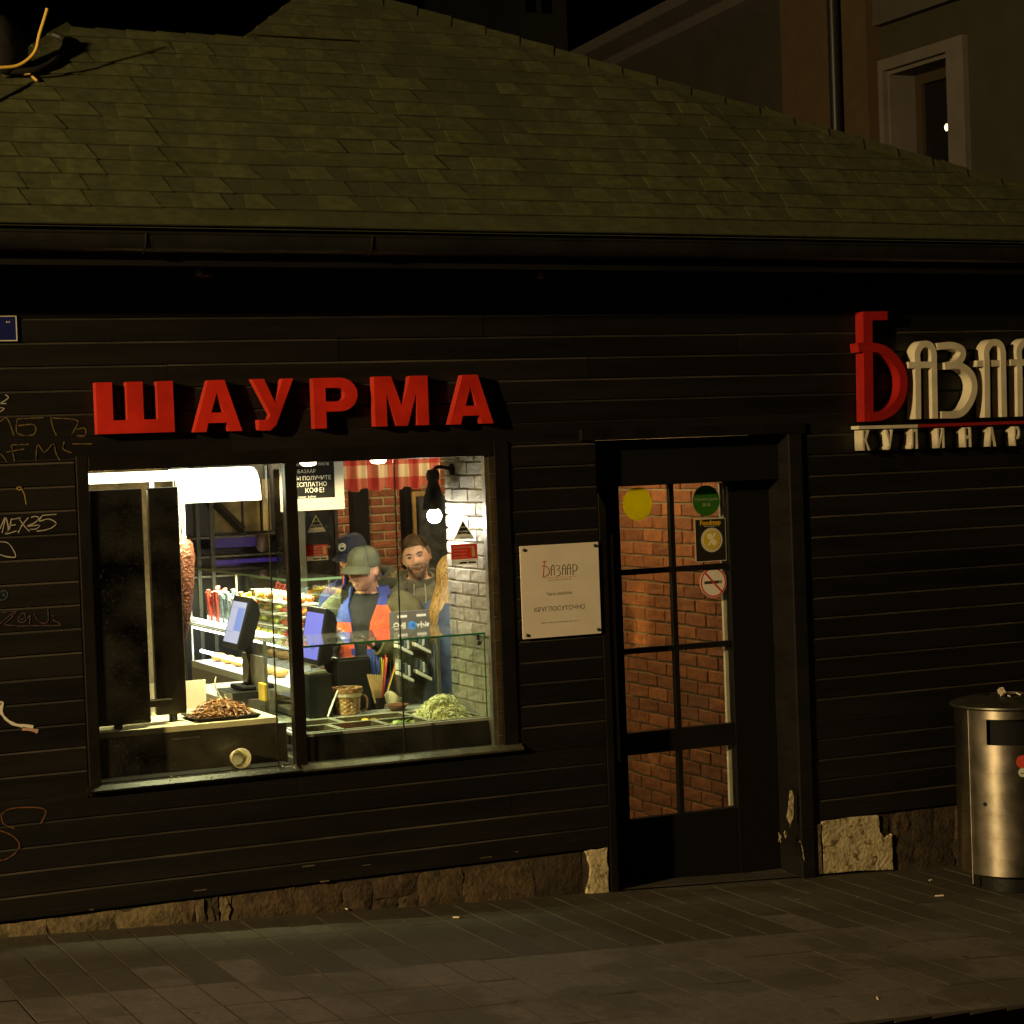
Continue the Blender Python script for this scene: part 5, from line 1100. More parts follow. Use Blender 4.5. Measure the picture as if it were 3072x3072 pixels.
# bowl and boxes on the ledge
c = W(1190, 2108, .70); mb = MB(); mb.lathe([(.03, .001), (.045, .012), (.062, .030), (.065, .033), (.060, .032), (.04, .012), (.001, .01)], (c.x, .70, LZ), 24); o = mb.build('small_bowl', mat('bowl_brown', (.12, .04, .02), .35), smooth=50); tag(o, 'small dark brown bowl on the ledge behind the cabbage', 'bowl')
c = W(1180, 2078, .80); mb = MB(); q = []
for i in range(9):
    u = i/8; q.append([(c.x-.05+.1*u+.0, .80+.01*math.sin(u*7), LZ+.075+.020*math.sin(u*5)), (c.x-.03+.07*u, .80+.01*math.sin(u*7+1), LZ+.002)])
mb.loft([[a, b, (b[0], b[1]+.004, b[2]), (a[0], a[1]+.004, a[2])] for a, b in q]); o = mb.build('paper_wrap', mat('wrap_paper', (.52, .44, .30), .7, var=.1)); tag(o, 'crumpled pale wrapping paper behind the bowl', 'paper')
a, b = W(998, 1975, .84), W(1108, 2075, .84); bxn = empty('black_printer', (a.x, .84, LZ)); tag(bxn, 'boxy black receipt printer behind the wicker basket', 'printer')
mb = MB(); mb.box(a.x+.01, b.x, .80, .915, LZ+.001, a.z-.008); mb.build('body', black_matte, bxn, bevel=.008); mb = MB(); mb.box(a.x+.014, b.x-.004, .805, .90, a.z-.007, a.z+.002); mb.build('lid', mat('glossy_black', (.02, .02, .02), .12), bxn, bevel=.006)
a, b = W(915, 2015, .70), W(990, 2065, .70); bxn = empty('card_terminal', (a.x, .70, LZ)); tag(bxn, 'low black card terminal with shiny lid between screen and basket', 'terminal')
mb = MB(); mb.box(a.x, b.x, .66, .74, LZ+.001, a.z-.015); mb.build('body', black_matte, bxn, bevel=.006); mb = MB(); mb.ext([(a.x+.002, .662, a.z-.014), (b.x-.02, .662, a.z-.014), (b.x-.03, .662, a.z+.006), (a.x+.012, .662, a.z-.002)], (0, .07, 0)); mb.build('lid', mat('shiny_lid', (.25, .24, .18), .2, metal=.5), bxn, bevel=.004)
# ------------------------------------------------------------------ tills (touch screens facing the seller)
def till(name, label, br, tr, Yn, wid, base_z, scr):
    b = W(br[0], br[1], Yn); t = W(tr[0], tr[1], Yn); e = empty(name, (b.x+.05, Yn+wid/2, base_z)); tag(e, label, 'till', 'seller touch screen tills')
    upv = (t-b); h = upv.length; upv.normalize(); yv = Vector((0, 1, 0)); nv = yv.cross(upv).normalized()
    if nv.x > 0: nv = -nv
    M = Matrix(((yv.x, upv.x, nv.x, b.x), (yv.y, upv.y, nv.y, b.y), (yv.z, upv.z, nv.z, b.z), (0, 0, 0, 1)))   # local: x along depth, y up the screen, z out of the screen
    f = .018
    mb = MB(); mb.box(-f, wid+f, -.028, h+f+.012, -.022, -.002, M=M); mb.build('bezel', mat('till_black', (.006, .006, .007), .4, spec=.3), e, bevel=.004)
    mb = MB(); mb.ext([(-f, -.028, -.0225), (wid+f, -.028, -.0225), (wid+f, h+.02, -.0225), (-f, h+.02, -.0225)], (0, 0, 0.0005), M=M)
    rg = []
    for s, (y0_, y1_, zq) in enumerate(((-.026, h+.026, -.0225), (-.015, h+.012, -.055), (.03, h-.035, -.085))): rg.append([(-f+.012*s, y0_, zq), (wid+f-.012*s, y0_, zq), (wid+f-.012*s, y1_, zq), (-f+.012*s, y1_, zq)])
    mb.loft(rg, M=M); mb.build('back_shell', black_matte, e, bevel=.004)
    mb = MB(); mb.box(0, wid, 0, h, -.0015, -.0005, M=M); mb.build('screen', scr[0], e)
    for (u0, u1, v0_, v1_) in scr[2]: mb = MB(); mb.box(wid*u0, wid*u1, h*v0_, h*v1_, -.0003, .0002, M=M); mb.build('screen_field', scr[1], e)
    cx_, cz_ = b.x+.09, base_z
    mb = MB(); mb.tube([M @ Vector((wid/2, h*.3, -.07)), (cx_+.03, Yn+wid/2, (b.z+base_z)/2), (cx_+.02, Yn+wid/2, base_z+.02)], .022, 10); mb.build('neck', black_matte, e, smooth=60)
    mb = MB(); mb.box(cx_-.07, cx_+.11, Yn+.02, Yn+wid-.02, base_z+.001, base_z+.025); mb.build('foot', black_matte, e, bevel=.008)
    return e
till('touch_till', 'tilted white lit touch screen till above the meat counter', (710, 1932), (741, 1809), .68, .24, 1.055, (emis('screen_pale', (.50, .50, .72), 1.0), emis('screen_blue', (.22, .30, .72), 1.0), ((.02, .50, .30, .85), (.05, .9, .86, .87), (.45, .95, .26, .27))))
till('touch_till', 'violet lit touch screen till behind the window mullion', (950, 1981), (971, 1842), .78, .27, .99, (emis('screen_violet', (.24, .24, .90), 1.0), emis('screen_violet_dark', (.16, .16, .5), .5), ((.25, .32, .38, .52), (.36, .43, .38, .52), (.25, .32, .22, .36), (.36, .43, .22, .36))))
MB().box(3.46, 3.80, .75, 1.07, LZ+.001, .99).build('till_plinth', black_matte, pc)
# ------------------------------------------------------------------ seller's side: white counter, cash drawer, steel plate
lam = mat('white_laminate', (.55, .47, .38), .5, var=.08)
sc2 = empty('white_counter', (3.3, 1.3, 0)); tag(sc2, 'white laminate counter on the seller side below the pale till', 'counter')
mb = MB(); mb.box(3.10, 3.255, .86, 1.55, .955, 1.015); mb.box(3.2555, 3.44, 1.09, 1.55, .955, 1.015); mb.build('top', lam, sc2, bevel=.003); mb = MB(); mb.box(3.13, 3.255, .87, 1.54, .001, .9545); mb.build('carcass', dk, sc2)
dw = empty('cash_drawer', (3.2, .8, 1.015)); tag(dw, 'black cash drawer with scratched steel front under the pale till', 'cash drawer')
mb = MB(); mb.box(3.11, 3.25, .66, .95, 1.016, 1.054+.0); mb.build('box', black_matte, dw, bevel=.003)
mb = MB(); mb.box(3.104, 3.1095, .67, .94, 1.020, 1.050); mb.build('front', steel_dull, dw, bevel=.001)
mb = MB(); mb.tube([(3.1035, .78, 1.033), (3.100, .78, 1.033)], .008, 10); mb.build('lock', steel_pan, dw)
mb = MB(); mb.box(3.262, 3.268-.002, .93, 1.085, 1.016, 1.24); mb.box(3.268, 3.5, 1.08, 1.084, 1.016, 1.24)
o = MB().box(3.246, 3.254, .56, .93, 1.056, 1.235).build('steel_plate', steel_dull, bevel=.002); tag(o, 'scuffed upright steel plate between the two tills', 'steel plate')
o = MB().box(3.225, 3.243, .50, .60, 1.016, 1.105).build('yellow_box', mat('box_yellow', (.42, .30, .04), .5, var=.2), bevel=.003); tag(o, 'small yellow carton standing against the steel panel', 'carton')
q = [W(x, y, .6) for x, y in bez([(648, 2030), (645, 2055), (655, 2080), (664, 2095)], 4)]
mb = MB(); mb.tube(q, .004, 7); o = mb.build('white_cable', white_paint, smooth=60); tag(o, 'white cable hanging beside the cash drawer', 'cable')
# ------------------------------------------------------------------ meat bench and vertical grill
mbn = empty('meat_bench', (2.75, .5, 0)); tag(mbn, 'bright cutting bench under the strip light at the window', 'bench')
bz_ = .972
mb = MB(); mb.box(2.30, 3.20, .205, .84, bz_-.03, bz_); mb.build('board', mat('bench_board', (.66, .60, .40), .45, var=.12, vscale=9, wear=((.30, .18, .07), .66, 14)), mbn, bevel=.003)
mb = MB(); mb.box(2.30, 3.20, .215, .84, .10, bz_-.0305); mb.build('carcass', dk, mbn); mb = MB(); mb.box(2.30, 3.24, .206, .214, .72, bz_-.032); mb.build('front_panel', mat('bench_front', (.03, .024, .016), .35, var=.4), mbn)
for x in (2.35, 3.0): MB().box(x, x+.04, .25, .75, .001, .0995).build('leg', black_metal, mbn)
mb = MB(); mb.box(2.66, 2.80, .202, .2055, .905, .912); mb.build('handle', steel_dull, mbn)
o = MB().box(2.62, 3.02, .8405, .855, bz_-.03, 1.115).build('splash_board', lam); tag(o, 'pale splash board at the back of the meat bench', 'board')
tr = empty('black_tray', (2.9, .36, bz_)); tag(tr, 'black tray under the shredded meat on the bench', 'tray')
tx0, tx1 = W(585, 2165, .25).x, W(782, 2160, .25).x
mb = MB(); mb.loft([[(tx0+.02, .24, bz_+.001), (tx1-.02, .24, bz_+.001), (tx1-.02, .50, bz_+.001), (tx0+.02, .50, bz_+.001)], [(tx0, .225, bz_+.018), (tx1, .225, bz_+.018), (tx1, .515, bz_+.018), (tx0, .515, bz_+.018)], [(tx0+.006, .231, bz_+.018), (tx1-.006, .231, bz_+.018), (tx1-.006, .509, bz_+.018), (tx0+.006, .509, bz_+.018)], [(tx0+.022, .245, bz_+.005), (tx1-.022, .245, bz_+.005), (tx1-.022, .495, bz_+.005), (tx0+.022, .495, bz_+.005)]]); mb.build('dish', black_matte, tr)
shreds('shredded_meat', 'heap of brown shredded meat on the black tray', 'meat', 2200, (tx0+tx1)/2, .37, (tx1-tx0)*.46, .13, bz_+.014, .068, .05, .0018, [mat('meat_brown', (.24, .085, .012), .5, var=.4, vscale=60), mat('meat_tan', (.36, .16, .03), .5), mat('meat_dark', (.11, .032, .006), .5)])
gr = empty('vertical_grill', (2.6, .45, bz_)); tag(gr, 'vertical grill with two tall dark heater panels behind the window', 'grill')
gdk = mat('grill_dark', (.05, .036, .02), .4, metal=.6, var=.4, vscale=5)
a, b = W(262, 1470, .27), W(423, 1470, .27); mb = MB(); mb.box(a.x, b.x, .255, .30, bz_+.02, 2.12); mb.build('heater_panel', gdk, gr, bevel=.006)
a, b = W(440, 1470, .40), W(531, 1470, .40); mb = MB(); mb.box(a.x, b.x, .38, .42, bz_+.035, 2.12); mb.build('heater_panel', gdk, gr, bevel=.006)
mb = MB(); mb.tube([((a.x+b.x)/2+.01, .40, bz_+.001), ((a.x+b.x)/2+.01, .40, bz_+.036)], .022, 14); mb.tube([(2.42, .277, bz_+.001), (2.42, .277, bz_+.021)], .022, 14); mb.build('foot', black_metal, gr, smooth=50)
mb = MB(); mb.box(2.42, 2.70, .3005, .3795, 1.06, 1.09); mb.build('cross_rail', gdk, gr)
# meat cone on its spit
sx_ = W(536, 1700, .62).x; mt = empty('meat_spit', (sx_, .62, bz_)); tag(mt, 'cone of roasted meat on a spit beside the grill panels', 'meat')
edge = [(1618, 567), (1628, 574), (1660, 581), (1700, 582), (1760, 579), (1830, 573), (1880, 566), (1910, 560), (1935, 553), (1950, 546)]
rings = []
for (y, x) in edge:
    p = W(x, y, .62); r_ = p.x-sx_; rings.append([(sx_+r_*math.cos(2*math.pi*j/36)*(1+.10*noise.noise(Vector((math.cos(2*math.pi*j/36)*3, math.sin(2*math.pi*j/36)*3, p.z*22)))), .62+r_*math.sin(2*math.pi*j/36)*(1+.1*noise.noise(Vector((math.cos(2*math.pi*j/36)*3, math.sin(2*math.pi*j/36)*3, 5+p.z*22)))), p.z) for j in range(36)])
fine = []
for i in range(len(rings)-1):
    for s in range(5):
        t = s/5; fine.append([tuple(Vector(rings[i][j]).lerp(Vector(rings[i+1][j]), t)+Vector((math.cos(2*math.pi*j/36), math.sin(2*math.pi*j/36), 0))*.006*noise.noise(Vector((j*.9, i*3.1+s*.62, 1)))) for j in range(36)])
fine.append(rings[-1])
mb = MB(); mb.loft(fine); mb.build('meat_cone', mat('roast_meat', (.036, .007, .003), .42, var=.5, vscale=40, bump=.9, bscale=70, col2=(.085, .022, .008), wear=((.14, .055, .025), .66, 60)), mt, smooth=70)
zt_ = W(560, 1618, .62).z
mb = MB()
for k in range(5): mb.tube([(sx_-.01+.0125*k, .62, zt_-.01), (sx_-.01+.0125*k, .62, 2.2)], .004, 7)
mb.build('spit', steel_pan, mt, smooth=60); mb = MB(); mb.tube([(sx_, .62, bz_+.001), (sx_, .62, W(546, 1950, .62).z+.002)], .010, 10); mb.build('spindle', steel_dull, mt, smooth=60)
MB().box(sx_-.03, sx_+.06, .58, .66, 2.2, 2.24).build('motor_housing', black_metal, mt)
# paper cup on its side on the inner sill
cp = empty('paper_cup', (2.96, .09, .757)); tag(cp, 'white paper cup lying on its side on the inner window sill', 'cup')
p = W(724, 2265, .062); r_ = .047
M = Matrix.Translation((p.x, .062, .758+r_+.001)) @ Matrix.Rotation(R(-2), 4, 'Z') @ Matrix.Rotation(R(-94), 4, 'X')
mb = MB(); mb.lathe([(r_-.001, 0), (r_-.012, .09), (r_-.013, .09), (r_-.0125, .086), (r_-.004, .0)], (0, 0, 0), 32, M=M, caps=False); mb.disc(M @ Vector((0, 0, .086)), M.to_3x3() @ Vector((r_-.0125, 0, 0)), M.to_3x3() @ Vector((0, r_-.0125, 0))); mb.build('wall', vinyl('cup_paper', (.74, .66, .48), .5), cp, smooth=50)
mb = MB(); mb.tube([M @ Vector((r_*math.cos(2*math.pi*i/32), r_*math.sin(2*math.pi*i/32), 0)) for i in range(33)], .0022, 7); mb.build('rolled_rim', mat('cup_rim', (.74, .66, .5), .5), cp, smooth=60)
mb = MB(); mb.box(2.262, 3.21, .047, .204, .735, .757); mb.build('inner_sill', black_trim, kio)
mb = MB(); mb.box(3.273, 4.31, .047, .116, .705, .719); mb.build('inner_sill', dk, kio)
mb = MB()
for i in range(22):
    p = W(rn.uniform(420, 900), 2330, -.02); s = rn.uniform(.0015, .005); y = rn.uniform(-.030, .005); mb.ball((p.x, y, .749+.45*(y+.015)+s*.7), s, s*.8, s*.7, 6, 4)
o = mb.build('crumbs', mat('crumb', (.55, .48, .2), .7)); tag(o, 'pale food crumbs scattered on the outer sill', 'crumbs', kind='stuff')
# ------------------------------------------------------------------ refrigerated showcase
sh = empty('showcase', (3.7, 2.0, 0)); tag(sh, 'long glass refrigerated showcase running back from the tills', 'showcase')
SX0, SX1, SY0, SY1 = 3.58, 3.88, 1.10, 3.10
stw = mat('showcase_white', (.62, .62, .55), .4, var=.05); sgr = mat('showcase_grey', (.22, .22, .19), .4, metal=.3, var=.1)
mb = MB(); mb.box(SX0, SX1, SY0, SY1, .001, .96); mb.build('base', sgr, sh)
mb = MB(); mb.box(SX0, SX1, SY0, SY1, .961, 1.0); mb.build('lower_deck', stw, sh)
mb = MB(); mb.box(SX0, SX1, SY0, SY1, 1.225, 1.24); mb.box(SX0-.012, SX0-.001, SY0, SY1, 1.222, 1.232); mb.build('shelf', stw, sh)
mb = MB(); mb.box(SX1-.008, SX1-.002, SY0, SY1, 1.001, 1.575); mb.build('front_glass', glass_c, sh)
mb = MB(); mb.box(SX0, SX1, SY0, SY1, 1.578, 1.586); mb.build('top_glass', glassmat('showcase_top', (.9, .95, .9), 1.2, .04, dust=.06), sh)
mb = MB(); mb.box(SX0-.004, SX0-.0005, SY0, SY1, 1.575, 1.588); mb.box(SX0, SX1, SY0-.004, SY0-.0005, 1.575, 1.588); mb.build('glass_edge', mat('edge_grey_green', (.12, .20, .13), .2), sh)
for y in (SY0+.005, (SY0+SY1)/2, SY1-.015): MB().box(SX0+.002, SX0+.012, y, y+.010, 1.2405, 1.577).build('post', steel_pan, sh); 
for y in (SY0+.005, SY1-.015): MB().box(SX0+.002, SX0+.012, y, y+.010, 1.0005, 1.2245).build('post', steel_pan, sh)
led = emis('led_white', (1, 1, .86), 9); led2 = emis('led_cool', (.92, .95, 1), 7)
for z, x in ((1.262, SX0-.004), (1.209, SX0-.004)):
    mb = MB(); mb.tube([(x+.02, SY0+.28, z), (x+.02, SY1-.02, z)], .0085, 8); mb.build('led_tube', led, sh, smooth=60)
mb = MB(); mb.tube([(SX0+.05, 2.1, 1.06), (SX0+.05, SY1-.05, 1.06)], .011, 8); mb.build('led_tube', led2, sh, smooth=60)
light('showcase_led', 'AREA', (SX0+.16, 2.1, 1.565), 40, (1, 1, .58), sh, .2, (0, 0, 0), 1.9)
light('showcase_led_low', 'AREA', (SX0+.15, 2.1, 1.215), 14, (1, 1, .86), sh, .2, (0, 0, 0), 1.9)
# packed food
fy = mat('food_yellow', (.70, .46, .03), .4, var=.35, vscale=60); fo = mat('food_orange', (.62, .24, .03), .4, var=.4, vscale=60); fg = mat('food_green', (.36, .42, .06), .4, var=.4, vscale=60); frd = mat('food_red', (.48, .07, .05), .4, var=.4, vscale=60); fbl = mat('food_bluegrey', (.26, .33, .38), .4, var=.3, vscale=40); clam = glassmat('clamshell', (.94, .96, .93), 1.2, .12, dust=.07)
def foodbox(y, z, m, label, grp, wy=.16, h=.062, x=SX0+.03):
    e = empty('food_box', (x+.06, y+wy/2, z)); tag(e, label, 'food box', grp)
    mb = MB(); mb.box(x, x+.14, y, y+wy-.006, z+.001, z+.010); mb.build('tray', stw, e, bevel=.003)
    mb = MB()
    for i in range(16):
        s = rn.uniform(.014, .022); mb.ball((x+.02+rn.random()*.10, y+.02+rn.random()*(wy-.045), z+.014+s*.6+rn.random()*.012), s, s, s*.8, 8, 6, m=rn.randrange(len(m)))
    mb.build('food', m, e, smooth=70)
    rg = [[(x+d, y+d, q), (x+.14-d, y+d, q), (x+.14-d, y+wy-.006-d, q), (x+d, y+wy-.006-d, q)] for d, q in ((.001, z+.0105), (.010, z+h-.012), (.016, z+h-.006))]
    mb = MB(); mb.loft(rg); mb.build('lid', clam, e)
for k in range(4):
    z = 1.2405+.066*k
    for j in range(3):
        y = 1.50+.165*j; m = [[fy, fg], [fg, fy], [fo, fg], [fy, fo]][k]
        foodbox(y, z, m, ['clear box of yellow and green dessert, level %s of the yellow stack', 'clear box of yellow dessert, level %s, middle yellow stack', 'clear box of yellow dessert, level %s, farthest yellow stack'][j] % ['one', 'two', 'three', 'four'][k], 'yellow dessert boxes in the showcase')
    for j in range(2):
        if k < 4: foodbox(1.13+.17*j, z, [frd, frd, fo], ['clear box of red berries at the near end, level %s', 'clear box of red berries next to the yellow stack, level %s'][j] % ['one', 'two', 'three', 'four'][k], 'red berry boxes in the showcase')
def leanpack(y, m, label, lx_=.05):
    e = empty('lean_pack', (SX0+.08, y, 1.2405)); tag(e, label, 'food pack', 'leaning packs in the showcase')
    M = Matrix.Translation((SX0+.10, y, 1.243)) @ Matrix.Rotation(R(14), 4, 'X') @ Matrix.Rotation(R(-8), 4, 'Y')
    mb = MB(); mb.box(-.05, .05, -.035, .035, .0, .012, M=M); mb.box(-.05, -.047, -.035, .035, .012, .13, M=M); mb.build('sleeve', clam, e)
    mb = MB()
    for i in range(7): mb.tube([M @ Vector((-.04+.012*i, rn.uniform(-.024, .024), .013)), M @ Vector((-.04+.012*i, rn.uniform(-.028, .028), .18+.05*rn.random()))], .013, 8)
    mb.build('food_stick', m, e, smooth=60)
for i, (y, m, lab) in enumerate(((2.06, fo, 'leaning pack of orange sticks nearest the yellow boxes'), (2.16, fy, 'leaning pack of golden sticks'), (2.26, fo, 'leaning pack of orange sticks behind the golden ones'), (2.38, fbl, 'leaning pack of blue grey bottles nearest the orange sticks'), (2.48, fbl, 'second leaning pack of blue grey bottles'), (2.58, fbl, 'third leaning pack of blue grey bottles'), (2.72, frd, 'leaning red pack near the meat cone'), (2.84, frd, 'leaning red pack right behind the meat cone'))): leanpack(y, m, lab)
for i in range(7):
    y = 1.7+.2*i; mb = MB(); mb.ball((SX0+.12, y, 1.028), .05, .05, .026, 14, 8); o = mb.build('pastry', mat('pastry', (.55, .30, .07), .5, var=.3, vscale=30), smooth=70); tag(o, 'round golden pastry number %s along the lower showcase deck' % ['one', 'two', 'three', 'four', 'five', 'six', 'seven'][i], 'pastry', 'pastries on the lower deck')
# ------------------------------------------------------------------ dark fridge, violet shelf unit, tan panels at the back
a, b = W(914, 1530, 2.55), W(1001, 1530, 2.55); fd = empty('dark_fridge', (a.x, 2.6, 0)); tag(fd, 'tall black fridge side behind the customers with grey edge', 'fridge')
mb = MB(); mb.box(a.x, b.x, 2.55, 3.15, .001, W(915, 1480, 2.55).z+.15); mb.build('cabinet', mat('fridge_black', (.010, .010, .010), .25, var=.3), fd, bevel=.006)
a2 = W(893, 1530, 2.55); mb = MB(); mb.box(a2.x, a.x-.002, 2.55, 2.60, .001, 2.2); mb.build('edge_strip', mat('fridge_edge', (.16, .16, .14), .4, metal=.3), fd)
b2 = W(1012, 1530, 2.55); mb = MB(); mb.box(b.x+.002, b2.x, 2.545, 2.58, .9, 2.05); mb.build('handle', mat('handle_dark', (.03, .025, .02), .3), fd)
vs_ = empty('violet_shelf_unit', (4.1, 3.4, 0)); tag(vs_, 'dark shelf unit with violet lights behind the showcase', 'shelf unit')
x0, x1 = W(570, 1650, 3.35).x, W(885, 1650, 3.35).x; bk_ = mat('unit_dark', (.012, .012, .016), .4, var=.3)
mb = MB(); mb.box(x0, x1, 3.52, 3.60, .001, 2.6); mb.build('back', bk_, vs_)
def zq(py, px=720, Y=3.35): return W(px, py, Y).z
for py in (1605, 1662, 1720): z = zq(py); MB().box(x0, x1, 3.28, 3.519, z-.012, z).build('shelf', mat('unit_shelf', (.10, .085, .07), .4, var=.3), vs_)
for px in (590, 632, 882): x = W(px, 1600, 3.3).x; MB().box(x-.012, x+.012, 3.262, 3.2795, .001, 2.6).build('upright', mat('unit_upright', (.035, .035, .03), .5), vs_)
vio = emis('violet_led', (.055, .022, .20), .28); 
a, b = W(636, 1628, 3.30), W(800, 1628, 3.30); mb = MB(); mb.box(a.x, b.x, 3.296, 3.30, zq(1640), zq(1612)); mb.build('violet_panel', vio, vs_)
a, b = W(640, 1676, 3.27), W(862, 1676, 3.27); mb = MB(); mb.box(a.x, b.x, 3.27, 3.276, zq(1688)-.0, zq(1676)); mb.build('violet_strip', emis('violet_led2', (.05, .02, .24), .4), vs_)
p = W(788, 1630, 3.22); mb = MB(); mb.ball(p, .045, .045, .06, 14, 10); mb.tube([p, (p.x, 3.30, p.z)], .01, 6); mb.build('dull_globe', mat('globe', (.10, .055, .06), .4), vs_, smooth=70)
tn = mat('tan_panel', (.36, .27, .12), .6, var=.45, vscale=9)
for i, (pa, pb) in enumerate(((640, 722), (729, 778), (786, 812))):
    a, b = W(pa, 1500, 3.49), W(pb, 1500, 3.49); o = MB().box(a.x, b.x, 3.488, 3.515, zq(1597, 700, 3.49), zq(1440, 700, 3.49)).build('tan_panel', tn, bevel=.004); tag(o, ['wide tan picture panel behind the showcase', 'middle tan picture panel behind the showcase', 'narrow tan picture panel next to the poster'][i], 'panel', 'tan panels at the back')
a, b = W(640, 1505, 3.42), W(728, 1592, 3.42); mb = MB(); mb.tube([a, b], .03, 4); o = mb.build('diagonal_brace', bk_); tag(o, 'dark diagonal brace across the tan panels', 'brace')
# ================================================================== people
def sstep(a, b, x):
    t = max(0.0, min(1.0, (x-a)/(b-a))); return t*t*(3-2*t)
def gau(x, s): return math.exp(-(x/s)**2)
def head_rings(n=44, k=40, jaw=1.0, sx=1.0):
    """closed head surface, face towards -y, origin at the head centre"""
    rings = []
    for i in range(k+1):
        ph = math.pi*(i+.15)/(k+.3); zz_ = -math.cos(ph); z = zz_*.118; rr = math.sin(ph); ring = []
        for j in range(n):
            a = 2*math.pi*j/n; cx, cy = math.cos(a), math.sin(a)
            x = cx*rr*.0745*sx; y = cy*rr*.094
            if cy > 0: y *= 1.02
            fr_ = max(0, -cy)
            # taper towards the jaw
            if z < -.02:
                t = sstep(-.02, -.118, z); x *= 1-.26*t*jaw; 
                if cy > 0: y *= 1-.40*t
                else: y *= 1+.03*t
            # square up the lower head
            if z < -.05 and cy < 0: y -= .016*sstep(-.05, -.10, z)*fr_*rr**.3
            # forehead slope
            if z > .05 and cy < 0: y += .010*sstep(.05, .11, z)*fr_
            if fr_ > 0:
                # nose
                y -= .0235*gau(x, .0125+.006*sstep(.02, -.03, z))*(sstep(.020, -.020, z)*(1-sstep(-.026, -.040, z)))*fr_
                # bridge and brow
                y -= .006*gau(x, .010)*gau(z-.012, .02)*fr_
                y -= .0060*gau(z-.030, .010)*gau(abs(x)-.028, .026)*fr_
                # eye sockets
                y += .0105*gau(z-.010, .013)*gau(abs(x)-.031, .015)*fr_
                # cheeks
                y -= .005*gau(z+.022, .022)*gau(abs(x)-.040, .020)*fr_
                # lips and chin
                y -= .0065*gau(z+.056, .0065)*gau(x, .022)*fr_; y -= .0065*gau(z+.069, .007)*gau(x, .019)*fr_
                y += .0035*gau(z+.0625, .0028)*gau(x, .024)*fr_
                y += .004*gau(z+.080, .007)*gau(x, .02)*fr_
                y -= .0085*gau(z+.098, .013)*gau(x, .021)*fr_
            ring.append((x, y-.004, z))
        rings.append(ring)
    return rings
def ell(c, rx_, ry_, n=20, tilt=0.0, p=2.4):
    out = []
    for j in range(n):
        a = 2*math.pi*j/n; cx, cy = math.cos(a), math.sin(a)
        x = rx_*math.copysign(abs(cx)**(2/p), cx); y = ry_*math.copysign(abs(cy)**(2/p), cy)
        out.append((c[0]+x, c[1]+y, c[2]+tilt*y))
    return out
SKINS = {}
def skinmat(name, c):
    if name in MATS: return MATS[name]
    m = mat(name, c, .5, var=.14, vscale=30, bump=.08, bscale=200); b = m.node_tree.nodes['Principled BSDF']
    b.inputs['Subsurface Weight'].default_value = .12; b.inputs['Subsurface Radius'].default_value = (.02, .008, .004); b.inputs['Subsurface Scale'].default_value = .4
    return m
def remesh(mb, voxel, mats, name):
    me = mb.mesh(name+'_raw', [mats[0]]); o = bpy.data.objects.new('tmp', me); COL.objects.link(o)
    md = o.modifiers.new('r', 'REMESH'); md.mode = 'VOXEL'; md.voxel_size = voxel
    sm = o.modifiers.new('s', 'SMOOTH'); sm.iterations = 2; sm.factor = .4
    dg = bpy.context.evaluated_depsgraph_get(); dg.update()
    r = bpy.data.meshes.new_from_object(o.evaluated_get(dg)); bpy.data.objects.remove(o); bpy.data.meshes.remove(me)
    r.name = name; r.materials.clear()
    for m in mats: r.materials.append(m)
    r.polygons.foreach_set('use_smooth', [True]*len(r.polygons)); return r
def hand(mb, wrist, fdir, palm_n, curl=.6, side=1, s=1.0):
    """palm with four fingers and a thumb; fdir: towards the fingertips, palm_n: out of the palm"""
    f = Vector(fdir).normalized(); nrm = Vector(palm_n); nrm = (nrm-f*nrm.dot(f)).normalized(); sd = f.cross(nrm).normalized()*side
    w = Vector(wrist)
    rg = []
    for t, a, b in ((-.015, .024, .019), (.02, .034, .016), (.055, .041, .0145), (.085, .040, .0125)):
        c = w+f*t*s; rg.append([c+sd*(a*s*math.cos(2*math.pi*j/12))+nrm*(b*s*math.sin(2*math.pi*j/12)) for j in range(12)])
    mb.loft(rg)
    for k, (off, ln) in enumerate(((-.030, .070), (-.010, .079), (.010, .074), (.029, .058))):
        p = w+f*.080*s+sd*off*s; d = f.copy(); pts = [p-f*.015]; rad = [.0085*s]
        for seg, (fr_, cu) in enumerate(((.45, curl*.7), (.32, curl), (.23, curl*.8))):
            d = (d*math.cos(cu)+nrm*math.sin(cu)).normalized() if seg else (f*math.cos(curl*.5)+nrm*math.sin(curl*.5)).normalized()
            p = p+d*ln*fr_*s; pts.append(p); rad.append((.0082-.0009*seg)*s)
        mb.tube(pts, rad, 8)
    p = w+f*.022*s-sd*.026*s; d = (f*.65-sd*.7+nrm*.35).normalized(); p2 = p+d*.034*s; d2 = (f*.85-sd*.25+nrm*.5).normalized(); mb.tube([p-d*.012, p, p2, p2+d2*.030*s], [.011*s, .0115*s, .0095*s, .0075*s], 8)
